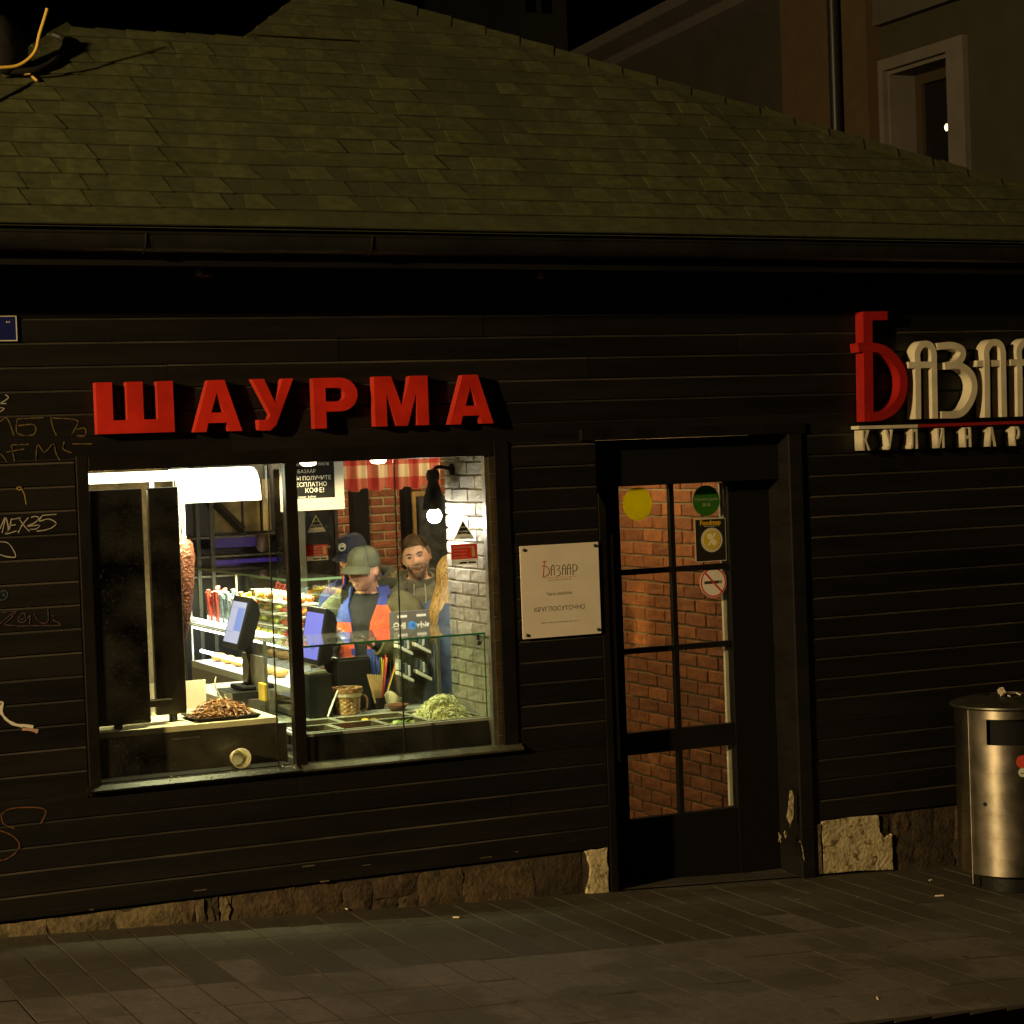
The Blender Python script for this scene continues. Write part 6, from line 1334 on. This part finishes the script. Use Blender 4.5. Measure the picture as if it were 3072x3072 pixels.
def person(name, label, loc, yaw, hs, head, arms, tone, torso_m, leg_m, head_s=1.0, bulk=1.0, jaw=1.0, voxel=.0062):
    """arms: list of (side, elbow, wrist, fingerdir, palmnormal, curl) in body space; returns dict with frames"""
    B = Matrix.Translation(loc) @ Matrix.Rotation(yaw, 4, 'Z') @ Matrix.Scale(hs, 4)
    HM = B @ Matrix.Translation(head[0]) @ Euler((head[1], head[2], head[3]), 'XYZ').to_matrix().to_4x4() @ Matrix.Scale(head_s, 4)
    mb = MB()
    b = bulk
    mb.loft([ell((0, .0, .86), .150*b, .105*b), ell((0, .0, .95), .168*b, .115*b), ell((0, -.005, 1.06), .150*b, .105*b), ell((0, -.008, 1.18), .165*b, .112*b), ell((0, -.008, 1.29), .185*b, .118*b), ell((0, .0, 1.38), .185*b, .100*b), ell((0, .008, 1.43), .135*b, .075), ell((0, .010, 1.47), .070, .060)], M=B)
    hc = Vector(head[0])
    nk0 = Vector((0, .012, 1.43)); nk1 = hc+Vector((0, .018, -.045)); mb.tube([B @ nk0, B @ nk0.lerp(nk1, .5), B @ nk1], [.062*hs, .054*hs, .054*hs], 16)
    mb.loft([[HM @ Vector(p) for p in r] for r in head_rings(jaw=jaw)])
    for s in (-1, 1):  # ears
        mb.loft([[HM @ Vector((s*(.070+dx), .010+ry*math.cos(2*math.pi*j/10)+.004, -.005+rz*math.sin(2*math.pi*j/10))) for j in range(10)] for dx, ry, rz in ((0, .012, .022), (.008, .017, .031), (.013, .016, .030))])
    for (s, elb, wri, fd, pn, cu) in arms:
        sh_ = Vector((s*.178*b, .0, 1.385)); elb = Vector(elb); wri = Vector(wri)
        mb.tube([B @ p for p in (sh_-Vector((s*.05, 0, 0)), sh_, sh_.lerp(elb, .5), elb, elb.lerp(wri, .4), wri)], [r*hs for r in (.06, .062, .052, .045, .044, .030)], 12)
        hand(mb, B @ wri, B.to_3x3() @ Vector(fd), B.to_3x3() @ Vector(pn), cu, s, hs)
    for s in (-1, 1):
        hip = Vector((s*.085, 0, .90)); kn = Vector((s*.095, -.015, .50)); an = Vector((s*.098, .012, .09)); mb.tube([B @ p for p in (hip+Vector((0, 0, .05)), hip, hip.lerp(kn, .5), kn, kn.lerp(an, .35), an, an-Vector((0, 0, .06)))], [r*hs for r in (.085, .092, .078, .058, .056, .038, .038)], 14)
        mb.loft([[B @ Vector((s*.10+w*math.cos(2*math.pi*j/12), y+0, max(.004, h+h*math.sin(2*math.pi*j/12)))) for j in range(12)] for y, w, h in ((.07, .03, .03), (.03, .04, .05), (-.06, .045, .035), (-.15, .045, .026), (-.19, .03, .018))])
    skin = skinmat('skin_'+tone[0], tone[1]); lip = mat('lips_'+tone[0], tuple(c*f for c, f in zip(tone[1], (.85, .60, .56))), .4)
    me = remesh(mb, voxel, [skin, torso_m, leg_m, lip, black_matte], 'person')
    Bi = B.inverted(); Hi = HM.inverted(); wr_ = [Vector(a[2]) for a in arms]; el_ = [Vector(a[1]) for a in arms]
    mi = []
    for p in me.polygons:
        c = Bi @ p.center; h = Hi @ p.center; i = 1
        if h.length < .17 and h.z > -.13 and c.z > 1.44:
            i = 0
            if h.y < -.07 and abs(h.x) < .021 and -.0735 < h.z < -.0535 and abs(h.x) < .024-1.0*abs(h.z+.0625): i = 3
        elif c.z > 1.452 and (c-Vector((0, .012, 1.5))).length < .14: i = 0
        elif c.z < .10: i = 4
        elif c.z < .93 and min([(c-w).length for w in wr_]+[9]) > .17: i = 2
        for w, e in zip(wr_, el_):
            ax = (w-e).normalized()
            if (c-w).length < .20 and (c-w).dot(ax) > -.012 and (math.hypot(c.x, c.y) > .165 or c.z < .80): i = 0
        mi.append(i)
    me.polygons.foreach_set('material_index', mi)
    o = link('person', me); tag(o, label, 'person')
    return o, B, HM
from mathutils.bvhtree import BVHTree
def face_parts(o, HM, brow_m, open_=1.0, iris=(.05, .035, .02), smile=.006, teeth=False):
    me = o.data; bv = BVHTree.FromPolygons([v.co for v in me.vertices], [tuple(p.vertices) for p in me.polygons]); R3 = HM.to_3x3()
    d = (R3 @ Vector((0, 1, 0))).normalized(); Hi = HM.inverted()
    def S(x, z, off=0.0):
        h = bv.ray_cast(HM @ Vector((x, -.2, z)), d)[0]
        y = (Hi @ h).y if h is not None else -.08
        return Vector((x, y-off, z))
    def line(pts, rad, name, m, off=0.0):
        mb = MB(); mb.tube([HM @ S(x, z, off) for x, z in pts], rad, 7); mb.build(name, m, o, smooth=70)
    for s in (-1, 1):
        e = S(s*.0305, .0085); mb = MB(); mb.ball((e.x, e.y+.0055, e.z), .0125, .0085, .0058*open_, 14, 8, M=HM); mb.build('eye', mat('eye_white', (.42, .37, .33), .25), o, smooth=80)
        mb = MB(); mb.ball((e.x-.001, e.y-.0022, e.z), .0062, .0022, .0056*open_, 12, 6, M=HM); mb.build('iris', mat('iris_dark', iris, .15), o, smooth=80)
        line([(s*x, z) for x, z in ((.0155, .0105), (.023, .0140), (.031, .0148), (.039, .0125), (.046, .0080))], [.0012, .0021, .0023, .0021, .0010], 'eyelid', mat('lid_shadow', (.075, .035, .022), .6), .0004)
        line([(s*x, z) for x, z in ((.011, .0265), (.020, .0305), (.030, .0330), (.040, .0315), (.050, .0250))], [.0022, .0038, .0040, .0032, .0014], 'eyebrow', brow_m, .0006)
        line([(s*x, z) for x, z in ((.020, -.030), (.029, -.042), (.033, -.056))], [.0006, .0013, .0006], 'smile_crease', mat('crease_shadow', (.20, .09, .06), .6), -.0004)
        line([(s*.0065, -.0345), (s*.0105, -.0335)], [.0022, .0018], 'nostril', mat('lid_shadow', (.075, .035, .022), .6), -.0004)
    q = [(-.026, -.0625+smile), (-.018, -.0625+smile*.35), (-.008, -.0630), (0, -.0634), (.008, -.0630), (.018, -.0625+smile*.35), (.026, -.0625+smile)]
    line(q, [.0008, .0017, .0019, .0019, .0019, .0017, .0008], 'mouth_line', mat('mouth_dark', (.06, .018, .012), .5), .0)
    if teeth: line([(x*.8, z+.0012) for x, z in q[1:-1]], [.0010, .0024, .0026, .0024, .0010], 'teeth', mat('teeth', (.6, .55, .45), .3), .0004)
def shell(o, B, rings, gap, m, name, th=.010, n=44, colf=None, tilt=0.0, gapc=0.0, wr=.011, seed=0):
    """open-fronted garment: rings of (cx, cy, z, rx, ry, gap half-angle); front is -y"""
    mb = MB(); out, inn = [], []
    for ri, (cx, cy, z, rx_, ry_, g_) in enumerate(rings):
        a0 = -math.pi/2+g_+gapc; a1 = 1.5*math.pi-g_+gapc; ro, rin = [], []
        for j in range(n+1):
            a = a0+(a1-a0)*j/n; c, s = math.cos(a), math.sin(a); p = 2.4
            w = wr*noise.noise(Vector((c*4+seed, s*4, z*9)))+wr*.6*noise.noise(Vector((c*9, s*9+seed, z*20)))
            x = math.copysign(abs(c)**(2/p), c); y = math.copysign(abs(s)**(2/p), s)
            ro.append(Vector((cx+(rx_+w)*x, cy+(ry_+w)*y, z+tilt*y*ry_))); rin.append(Vector((cx+(rx_+w-th)*x, cy+(ry_+w-th)*y, z+tilt*y*ry_)))
        out.append(ro); inn.append(rin)
    k = len(rings); N_ = n+1; vs = [B @ p for r in out for p in r]+[B @ p for r in inn for p in r]; off = k*N_; fs, ms = [], []
    for i in range(k-1):
        for j in range(n):
            q = i*N_+j; fs.append((q, q+1, q+N_+1, q+N_)); c = sum((out[i+a][j+b] for a in (0, 1) for b in (0, 1)), Vector())/4; ms.append(colf(c, j/n) if colf else 0)
            fs.append((off+q, off+q+N_, off+q+N_+1, off+q+1)); ms.append(0)
        for j in (0, n):
            q = i*N_+j; fs.append((q, q+N_, off+q+N_, off+q)); ms.append(0)
    for j in range(n):
        fs.append((j, off+j, off+j+1, j+1)); q = (k-1)*N_+j; fs.append((q, q+1, off+q+1, off+q)); ms += [0, 0]
    mb.add(vs, fs, ms); return mb.build(name, m, o, smooth=60)
def sleeve(o, B, pts, rad, m, name='sleeve', n=16, colf=None, seed=0):
    P = [Vector(p) for p in bez([tuple(p) for p in pts], 6)]; k = len(P); mb = MB()
    rs = []
    for i in range(k):
        t = i/(k-1)*(len(rad)-1); a = int(min(t, len(rad)-2)); rs.append(rad[a]+(rad[a+1]-rad[a])*(t-a))
    rings = []; ref = Vector((0, 1, 0))
    for i in range(k):
        t = (P[min(i+1, k-1)]-P[max(i-1, 0)]).normalized(); a = t.cross(ref).normalized(); b = t.cross(a).normalized()
        rings.append([B @ (P[i]+(a*math.cos(2*math.pi*j/n)+b*math.sin(2*math.pi*j/n))*(rs[i]*(1+.17*noise.noise(Vector((i*.75+seed, math.cos(2*math.pi*j/n)*1.5, math.sin(2*math.pi*j/n)*1.5)))))) for j in range(n)])
    mb.loft(rings, m=0)
    if colf:
        mb.m = [colf((f[0]//n)/k, (f[0] % n)/n) if len(f) == 4 else 0 for f in mb.f]
    return mb.build(name, m, o, smooth=70)
def cap(o, HM, m, brim_m, logo=None, tilt=0.0, dirt=None):
    T = HM @ Matrix.Rotation(tilt, 4, 'X')
    rings = []
    for i in range(13):
        t = i/12; z = .026+.098*math.sin(t*math.pi/2); r = math.cos(t*math.pi/2)**.62 if t < 1 else .01
        rings.append([(.0845*r*math.cos(2*math.pi*j/36)*(1+.012*math.cos(6*math.pi*2*j/36)), .102*r*math.sin(2*math.pi*j/36)+.003+.0*z, z+.012*max(0, -math.sin(2*math.pi*j/36))*(1-t)) for j in range(36)])
    rings = [[(x*.985, y*.985, .020) for x, y, z in rings[0]]]+rings
    mb = MB(); mb.loft(rings, M=T); c = mb.build('cap', m, o, smooth=70)
    for q in range(6):
        a = math.pi/6+math.pi/3*q; mb = MB(); mb.tube([T @ (Vector((math.cos(a)*.0855, math.sin(a)*.103, 0))*max(.02, math.cos(i/10*math.pi/2)**.62)+Vector((0, .003, .026+.0985*math.sin(i/10*math.pi/2)+.012*max(0, -math.sin(a))*(1-i/10)))) for i in range(11)], .0013, 5); mb.build('cap_seam', mat('seam_dark', (.02, .022, .02), .9), o)
    mb = MB(); up_, dn = [], []
    for i in range(9):
        t = i/8; row = []
        for j in range(15):
            a = -math.pi/2+(j/14-.5)*R(132); k = 1+t*.72*max(0, math.cos((j/14-.5)*R(150)))**.7
            x = .0835*k**.45*math.cos(a) if True else 0; y = .101*k*math.sin(a)+.003
            row.append((x, y, .034-.024*t-.020*(abs(j/14-.5)*2)**2*(.4+.6*t)))
        up_.append(row)
    vs = [p for r in up_ for p in r]; n2 = 15; nn = len(vs); vs2 = [(x, y, z-.004) for x, y, z in vs]
    fs = [(i*n2+j, i*n2+j+1, (i+1)*n2+j+1, (i+1)*n2+j) for i in range(8) for j in range(14)]; fs += [(nn+a, nn+d, nn+c_, nn+b) for a, b, c_, d in fs]
    rim = [j for j in range(15)]+[i*15+14 for i in range(1, 9)]+[8*15+j for j in range(13, -1, -1)]+[i*15 for i in range(7, 0, -1)]
    fs += [(rim[i], nn+rim[i], nn+rim[(i+1) % len(rim)], rim[(i+1) % len(rim)]) for i in range(len(rim))]
    mb.add(vs+vs2, fs, 0, T); mb.build('brim', brim_m, o, smooth=60)
    mb = MB(); mb.ball((0, .003, .1265), .007, .007, .004, 10, 6, M=T); mb.build('cap_button', m, o, smooth=60)
    if logo:
        mb = MB(); n = 24
        P = lambda a, r, d: T @ Vector((.0+r*math.cos(a), -.1005+.010-d+.35*abs(r*math.sin(a))*0+.030*(r*math.sin(a)/.03)*.28+.0, .072+r*math.sin(a)*.9))
        mb.loft([[P(2*math.pi*j/n, r, d) for j in range(n)] for r, d in ((.024, .0), (.024, .008), (.018, .008), (.018, .0))], caps=False); mb.build('cap_emblem_ring', logo, o)
        mb = MB(); mb.loft([[P(math.pi*j/10, r, d) for j in range(11)] for r, d in ((.013, 0), (.013, .008), (.001, .008))], caps=False, closed=False); mb.build('cap_emblem', logo, o)
def strands(o, HM, roots, m, name, w=.0016, seg=6, seed=0, flow=None):
    rn_ = random.Random(seed); mb = MB()
    for (p, d, ln) in roots:
        pts = flow(Vector(p), ln) if flow else [Vector(p), Vector(p)+Vector(d)*ln]
        prev = None; vs = []
        for i, q in enumerate(pts):
            t = (pts[min(i+1, len(pts)-1)]-pts[max(i-1, 0)]).normalized(); out = Vector((q.x, q.y, 0)); out = out.normalized() if out.length > 1e-5 else Vector((0, -1, 0)); s = t.cross(out)
            s = s.normalized()*w*(1 if i < len(pts)-1 else .2) if s.length > 1e-6 else Vector((w, 0, 0)); vs += [HM @ (q+s), HM @ (q-s)]
        mb.add(vs, [(2*i, 2*i+1, 2*i+3, 2*i+2) for i in range(len(pts)-1)], rn_.randrange(3))
    return mb.build(name, m, o, recalc=False)
def cloth(name, c, var=.35, rough=.85): return mat(name, c, rough, var=var, vscale=12, bump=.6, bscale=24)
olive = cloth('parka_olive', (.062, .058, .026)); olive2 = cloth('parka_olive_dark', (.040, .040, .022)); blue = cloth('jacket_blue', (.024, .040, .23)); orange = cloth('jacket_orange', (.70, .085, .03)); blackc = cloth('tee_black', (.006, .006, .008)); hoodie = cloth('hoodie_grey_olive', (.13, .12, .072)); navy = cloth('cap_navy', (.018, .024, .060)); capg = mat('cap_faded_green', (.040, .052, .042), .85, var=.5, vscale=14, bump=.3, bscale=120, col2=(.085, .088, .045)); denim = cloth('denim_dark', (.022, .028, .05)); bluej = cloth('jacket_steel_blue', (.035, .055, .11)); fur = mat('fur_tan', (.42, .30, .15), .9, var=.4, vscale=40)
hair_b = [mat('hair_brown_a', (.14, .076, .034), .5), mat('hair_brown_b', (.21, .12, .055), .5), mat('hair_brown_c', (.07, .038, .018), .5)]
hair_y = [mat('hair_blond_a', (.22, .13, .032), .5), mat('hair_blond_b', (.30, .19, .055), .5), mat('hair_blond_c', (.11, .062, .016), .5)]
FLOOR = .0005
def hood(o, B, m, cx=0, cy=.10, z=1.44, r=.13, t=.055, furm=None, seed=0, name='hood'):
    mb = MB(); n, k = 28, 10; rg = []
    for i in range(n+1):
        a = R(-40)+R(260)*i/n; c = Vector((cx+r*math.cos(a), cy+r*.72*math.sin(a)-.02, z+.025*math.sin(a))); d = Vector((math.cos(a), .72*math.sin(a), 0)).normalized(); ts = t*(.55+.45*math.sin(math.pi*i/n))
        rg.append([B @ (c+d*ts*math.cos(2*math.pi*j/k)*(1+.2*noise.noise(Vector((i*.6+seed, j, 0))))+Vector((0, 0, ts*.9*math.sin(2*math.pi*j/k)))) for j in range(k)])
    mb.loft(rg); h = mb.build(name, m, o, smooth=75)
    if furm:
        rn_ = random.Random(seed); mb = MB()
        for q in range(520):
            i = rn_.random(); a = R(-46)+R(272)*i; c = Vector((cx+(r+t*.25)*math.cos(a), cy+(r+t*.25)*.72*math.sin(a)-.02, z+t*.55+.03*math.sin(a)))
            d = Vector((rn_.gauss(0, 1), rn_.gauss(0, 1), rn_.gauss(.5, .7))).normalized()*rn_.uniform(.02, .04); s = Vector((rn_.gauss(0, 1), rn_.gauss(0, 1), rn_.gauss(0, 1))).normalized()*.004
            mb.add([B @ (c+s), B @ (c-s), B @ (c+d)], [(0, 1, 2)])
        mb.build('fur_trim', furm, o, recalc=False)
    return h
# ---- smiling bearded man facing the window
cC = Vector((4.487, 1.5, FLOOR)); yC = math.radians(-22)
oC, BC, HC = person('person', 'bearded man in olive parka and grey hoodie smiling towards the window', cC, yC, 1.04, (Vector((-.012, -.055, 1.588)), R(5), R(-11), R(-4)), [(-1, (-.29, .05, 1.10), (-.22, -.16, .98), (.3, -.8, -.2), (.8, .2, .3), .5), (1, (.29, .05, 1.10), (.22, -.16, .98), (-.3, -.8, -.2), (-.8, .2, .3), .5)], ('b', (.54, .30, .19)), hoodie, denim, bulk=1.0, head_s=.965)
face_parts(oC, HC, hair_b[2], .8, smile=.009)
rn_ = random.Random(5); roots = []
for q in range(5200):
    a = rn_.uniform(0, 2*math.pi); ph = rn_.uniform(.0, 1.0)**.8; z = .118*math.cos(ph*math.pi*.54); rr = math.sin(ph*math.pi*.54)
    x, y = .0765*rr*math.cos(a), .0965*rr*math.sin(a)
    front = sstep(.03, -.07, y)
    if z < -.01+.086*front-.25*max(0, abs(x)-.045): continue
    nrm = Vector((x/.0755**2, y/.0955**2, z/.118**2)).normalized(); cmb = Vector((.55, -.35, .1)) if z > .05 else Vector((.05, .75, -.55)); t = cmb-nrm*cmb.dot(nrm)
    d = (t.normalized()*.85+nrm*rn_.uniform(.18, .7)).normalized()
    roots.append((Vector((x, y-.004, z))+nrm*.0005, d, rn_.uniform(.012, .024)))
strands(oC, HC, roots, hair_b, 'hair', .0021, seed=1)
mb = MB(); rg = []
for k in range(9):
    row = []
    for j in range(40):
        a = 2*math.pi*j/40; fr_ = sstep(.2, -.8, math.sin(a)); z0 = -.012+.082*fr_; z = z0+(.119-z0)*(k/8); rr = math.sqrt(max(.0004, 1-(z/.1195)**2)); row.append((.0750*rr*math.cos(a), .0950*rr*math.sin(a)-.004, z))
    rg.append(row)
mb.loft(rg, M=HC); mb.build('hair_base', mat('hair_base_brown', (.10, .055, .027), .7, var=.5, vscale=120), oC, smooth=60)
roots = []
for q in range(1500):
    x = rn_.uniform(-.062, .062); z = rn_.uniform(-.112, -.035)
    if abs(x) < .030 and -.0755 < z < -.048 and not (-.052 < z < -.046): continue
    if z > -.055 and abs(x) < .045 and not (abs(x) < .030 and -.052 < z < -.044): continue
    t = sstep(-.02, -.118, z); hw = .0745*math.sqrt(max(0, 1-(z/.118)**2))*(1-.26*t)
    if abs(x) > hw: continue
    y = -.094*math.sqrt(max(.02, 1-(z/.125)**2))*math.sqrt(max(0, 1-(x/(hw+.004))**2))*(1.03)-.014*sstep(-.05, -.10, z)-.010*gau(z+.098, .016)*gau(x, .024)-.004
    roots.append((Vector((x, y, z)), Vector((x*3, -.5, -.8)).normalized(), rn_.uniform(.006, .012)))
strands(oC, HC, roots, hair_b, 'beard', .0014, seed=2)
pk = [(0, .0, .78, .215, .165, .35), (0, .0, .95, .215, .165, .32), (0, 0, 1.10, .212, .160, .38), (0, 0, 1.25, .220, .158, .45), (0, .005, 1.36, .225, .140, .55), (0, .012, 1.42, .175, .110, .75), (0, .02, 1.465, .115, .095, .9)]
shell(oC, BC, pk, 0, olive, 'parka', seed=3)
for s in (-1, 1): sleeve(oC, BC, [(s*.13, 0, 1.405), (s*.205, .005, 1.36), (s*.265, .03, 1.23), (s*.30, .05, 1.10), (s*.265, -.05, 1.04), (s*.225, -.15, .985)], [.075, .085, .078, .072, .066, .056], olive, seed=s*4)
hood(oC, BC, olive2, furm=fur, seed=8)
mb = MB(); mb.loft([[(.085*math.cos(a)*f, .075*math.sin(a)*f+.0, 1.452+.022*math.sin(a)+dz) for a in [2*math.pi*j/28 for j in range(28)]] for f, dz in ((.92, -.02), (1.06, .0), (1.0, .03), (.86, .028), (.84, -.01))], M=BC, caps=False); mb.build('hoodie_collar', hoodie, oC, smooth=70)
for s in (-.028, .03): mb = MB(); mb.tube([BC @ Vector(p) for p in ((s, -.092, 1.44), (s*1.1, -.118, 1.38), (s*1.2, -.128, 1.27), (s*1.25, -.128, 1.20))], .0035, 6); mb.build('drawstring', mat('string_pale', (.36, .34, .26), .7), oC, smooth=60)
# ---- young customer in the faded green cap looking down at a phone
cB = Vector((4.085, 1.235, FLOOR)); yB = math.radians(-47)
pB = [(-1, (-.275, -.02, 1.13), (-.105, -.235, 1.235), (.55, -.75, .12), (.15, .1, 1), .55), (1, (.285, -.03, 1.12), (.115, -.245, 1.205), (-.65, -.65, .1), (-.1, .1, 1), .55)]
oB, BB, HB = person('person', 'smiling customer in faded green cap and blue orange jacket under an olive parka', cB, yB, 1.02, (Vector((.015, -.090, 1.585)), R(14), R(5), R(-13)), pB, ('a', (.56, .31, .20)), blackc, denim, bulk=.97, head_s=.99)
face_parts(oB, HB, hair_b[0], .45, smile=.009, teeth=True)
cap(oB, HB, capg, capg, tilt=R(-7))
roots = []
for q in range(900):
    a = rn_.uniform(-.35, math.pi+.35); z = rn_.uniform(-.05, .05); rr = math.sqrt(1-(z/.125)**2); x, y = .077*rr*math.cos(a), .097*rr*math.sin(a)
    if y < .012: continue
    roots.append((Vector((x, y-.003, z)), Vector((x*4, y*3, -.7)).normalized(), rn_.uniform(.018, .034)))
strands(oB, HB, roots, hair_b, 'hair', .002, seed=4)
def inner_col(c, u):
    if c.x > .02 and 1.21 < c.z < 1.40: return 1
    if c.x < -.045 and c.y < -.02 and c.z < 1.30: return 1
    return 0
inr = [(0, 0, .80, .185, .140, .10), (0, 0, 1.00, .180, .134, .12), (0, 0, 1.16, .188, .134, .15), (0, 0, 1.30, .200, .132, .24), (0, .004, 1.39, .185, .112, .42), (0, .012, 1.435, .120, .090, .75), (0, .0, 1.485, .098, .098, .85)]
shell(oB, BB, inr, 0, [blue, orange], 'inner_jacket', colf=inner_col, seed=12, n=60)
otr = [(0, .0, .72, .225, .175, .85), (0, .0, .95, .220, .172, .80), (0, 0, 1.12, .220, .168, .85), (0, 0, 1.27, .230, .162, .95), (0, .01, 1.37, .230, .140, 1.05), (0, .02, 1.43, .170, .112, 1.25)]
shell(oB, BB, otr, 0, olive2, 'parka', th=.014, seed=14)
for s, el, wr2 in ((-1, (-.285, -.01, 1.12), (-.14, -.20, 1.215)), (1, (.295, -.02, 1.11), (.15, -.21, 1.185))): sleeve(oB, BB, [(s*.13, 0, 1.40), (s*.21, .005, 1.35), (s*.26, .0, 1.22), el, ((el[0]+wr2[0])/2, (el[1]+wr2[1])/2-.01, (el[2]+wr2[2])/2-.01), wr2], [.075, .086, .078, .070, .064, .055], olive if s > 0 else olive2, seed=20+s)
hood(oB, BB, olive2, cy=.11, z=1.45, furm=None, seed=9)
def phone(label, M, lit=None):
    e = empty('phone', M.to_translation()); tag(e, label, 'phone')
    mb = MB(); mb.box(-.036, .036, -.075, .075, -.004, .004, M=M); mb.build('case', black_matte, e, bevel=.002)
    mb = MB(); mb.box(-.033, .033, -.070, .070, .0042, .0048, M=M); mb.build('screen', lit or mat('phone_screen', (.25, .25, .27), .1, emit=(.5, .5, .55), es=.25), e); return e
phone('phone held low in both hands by the green capped customer', BB @ Matrix.Translation((.0, -.335, 1.245)) @ Matrix.Rotation(R(50), 4, 'Z') @ Matrix.Rotation(R(12), 4, 'X'))
# ---- customer in the navy cap behind
cA = Vector((4.30, 1.92, FLOOR)); yA = math.radians(-56)
pA = [(-1, (-.26, -.06, 1.12), (-.10, -.26, 1.22), (.5, -.8, .2), (.2, .2, 1), .6), (1, (.27, -.03, 1.10), (.12, -.22, 1.16), (-.6, -.7, .2), (-.2, .2, 1), .6)]
oA, BA, HA = person('person', 'customer in navy cap with pale emblem standing behind the green cap', cA, yA, 1.035, (Vector((-.005, -.08, 1.605)), R(14), R(0), R(2)), pA, ('a', (.56, .31, .20)), blackc, denim, head_s=.97)
face_parts(oA, HA, hair_y[2], .5)
cap(oA, HA, navy, navy, logo=mat('emblem_cream', (.6, .56, .42), .6), tilt=R(-2))
roots = []
for q in range(800):
    a = rn_.uniform(0, 2*math.pi); z = rn_.uniform(-.06, .045); rr = math.sqrt(1-(z/.125)**2); x, y = .077*rr*math.cos(a), .097*rr*math.sin(a)
    if y < -.055 and z < .015: continue
    if y < .01 and z < -.01: continue
    roots.append((Vector((x, y-.003, z)), Vector((x*3, y*2, -.8)).normalized(), rn_.uniform(.02, .045)))
strands(oA, HA, roots, hair_y, 'hair', .002, seed=6)
def a_col(c, u): return 1 if (c.y < -.04 and abs(c.x) < .10) else 0
shell(oA, BA, [(0, 0, .80, .205, .155, .12), (0, 0, 1.0, .205, .152, .14), (0, 0, 1.18, .212, .150, .2), (0, 0, 1.31, .220, .146, .3), (0, .006, 1.39, .205, .125, .45), (0, .012, 1.435, .13, .096, .6), (0, .0, 1.49, .105, .105, .7)], 0, [blue, orange], 'jacket', colf=a_col, seed=31, n=60)
for s, el, wr2 in ((-1, (-.27, -.05, 1.11), (-.13, -.23, 1.205)), (1, (.28, -.02, 1.09), (.145, -.19, 1.145))): sleeve(oA, BA, [(s*.13, 0, 1.40), (s*.205, .0, 1.35), (s*.25, -.02, 1.22), el, ((el[0]+wr2[0])/2, (el[1]+wr2[1])/2, (el[2]+wr2[2])/2-.01), wr2], [.07, .080, .072, .064, .06, .05], blue, seed=40+s)
hood(oA, BA, olive2, cy=.10, z=1.46, seed=10)
phone('dark phone held up by the customer in the navy cap', BA @ Matrix.Translation((-.02, -.36, 1.27)) @ Matrix.Rotation(R(25), 4, 'X'))
# ---- woman seen from behind, long fair hair
cD = Vector((4.468, .985, FLOOR)); yD = math.radians(115)
oD, BD, HD = person('person', 'woman with long fair hair in a blue jacket turned away beside the white pier', cD, yD, .985, (Vector((0, -.03, 1.598)), R(5), R(-3), R(0)), [(-1, (-.26, .03, 1.12), (-.22, -.12, .95), (0, -.6, -.7), (.9, 0, .2), .5), (1, (.26, .03, 1.12), (.22, -.12, .95), (0, -.6, -.7), (-.9, 0, .2), .5)], ('a', (.56, .31, .20)), bluej, denim, bulk=.92)
face_parts(oD, HD, hair_y[2], .8)
shell(oD, BD, [(0, 0, .80, .20, .15, .05), (0, 0, 1.0, .185, .142, .05), (0, 0, 1.18, .192, .140, .06), (0, 0, 1.31, .205, .138, .1), (0, .006, 1.39, .19, .118, .2), (0, .012, 1.44, .115, .09, .4)], 0, bluej, 'jacket', seed=51)
for s in (-1, 1): sleeve(oD, BD, [(s*.12, 0, 1.39), (s*.19, .005, 1.34), (s*.24, .015, 1.22), (s*.27, .03, 1.11), (s*.245, -.04, 1.03), (s*.222, -.11, .96)], [.065, .074, .068, .062, .056, .048], bluej, seed=60+s)
roots = []
def flow(p, ln):
    pts = [p]; q = p.copy(); n_ = 11; top = q.z > .02; tgt = math.atan2(p.y, p.x)
    r_end = rn_.uniform(.075, .118); wav = rn_.uniform(0, 6.28)
    for i in range(1, n_+1):
        t = i/n_; z = p.z-ln*t
        a = tgt; rr = math.sqrt(max(.02, 1-(max(min(z, .112), -.05)/.12)**2)) if z > -.05 else .9
        base = Vector((.083*rr*math.cos(a), .104*rr*math.sin(a)+.002, z)) if z > -.05 else None
        if z <= -.05:
            f = min(1, (-.05-z)/.16); base = Vector((math.cos(a)*(.076+.022*f), math.sin(a)*(.094+.035*f)+.012*f, z))
        base.x += .006*math.sin(9*t+wav); base.y += .006*math.cos(8*t+wav); pts.append(base)
    return pts
for q in range(2600):
    a = rn_.uniform(-.55, math.pi+.55); ph = rn_.random()**.7; z = .118*math.cos(ph*math.pi*.5); rr = math.sin(ph*math.pi*.5); x, y = .078*rr*math.cos(a), .098*rr*math.sin(a)
    roots.append((Vector((x, y, z+.002)), Vector((0, 0, -1)), rn_.uniform(.22, .40)+max(0, z)))
strands(oD, HD, roots, hair_y, 'hair', .0030, seed=7, flow=flow)
mb = MB(); mb.loft([[(.0795*rr*math.cos(2*math.pi*j/32)*1.0, .0995*rr*math.sin(2*math.pi*j/32)+(.010 if z < 0 else 0)+(.022 if math.sin(2*math.pi*j/32) < 0 and z < .05 else 0)*rr, z) for j in range(32)] for z, rr in ((-.19, .92), (-.10, .9), (-.03, .965), (.02, .985), (.06, .87), (.09, .66), (.110, .37), (.120, .05))], M=HD); mb.build('hair_base', hair_y[0], oD, smooth=60)
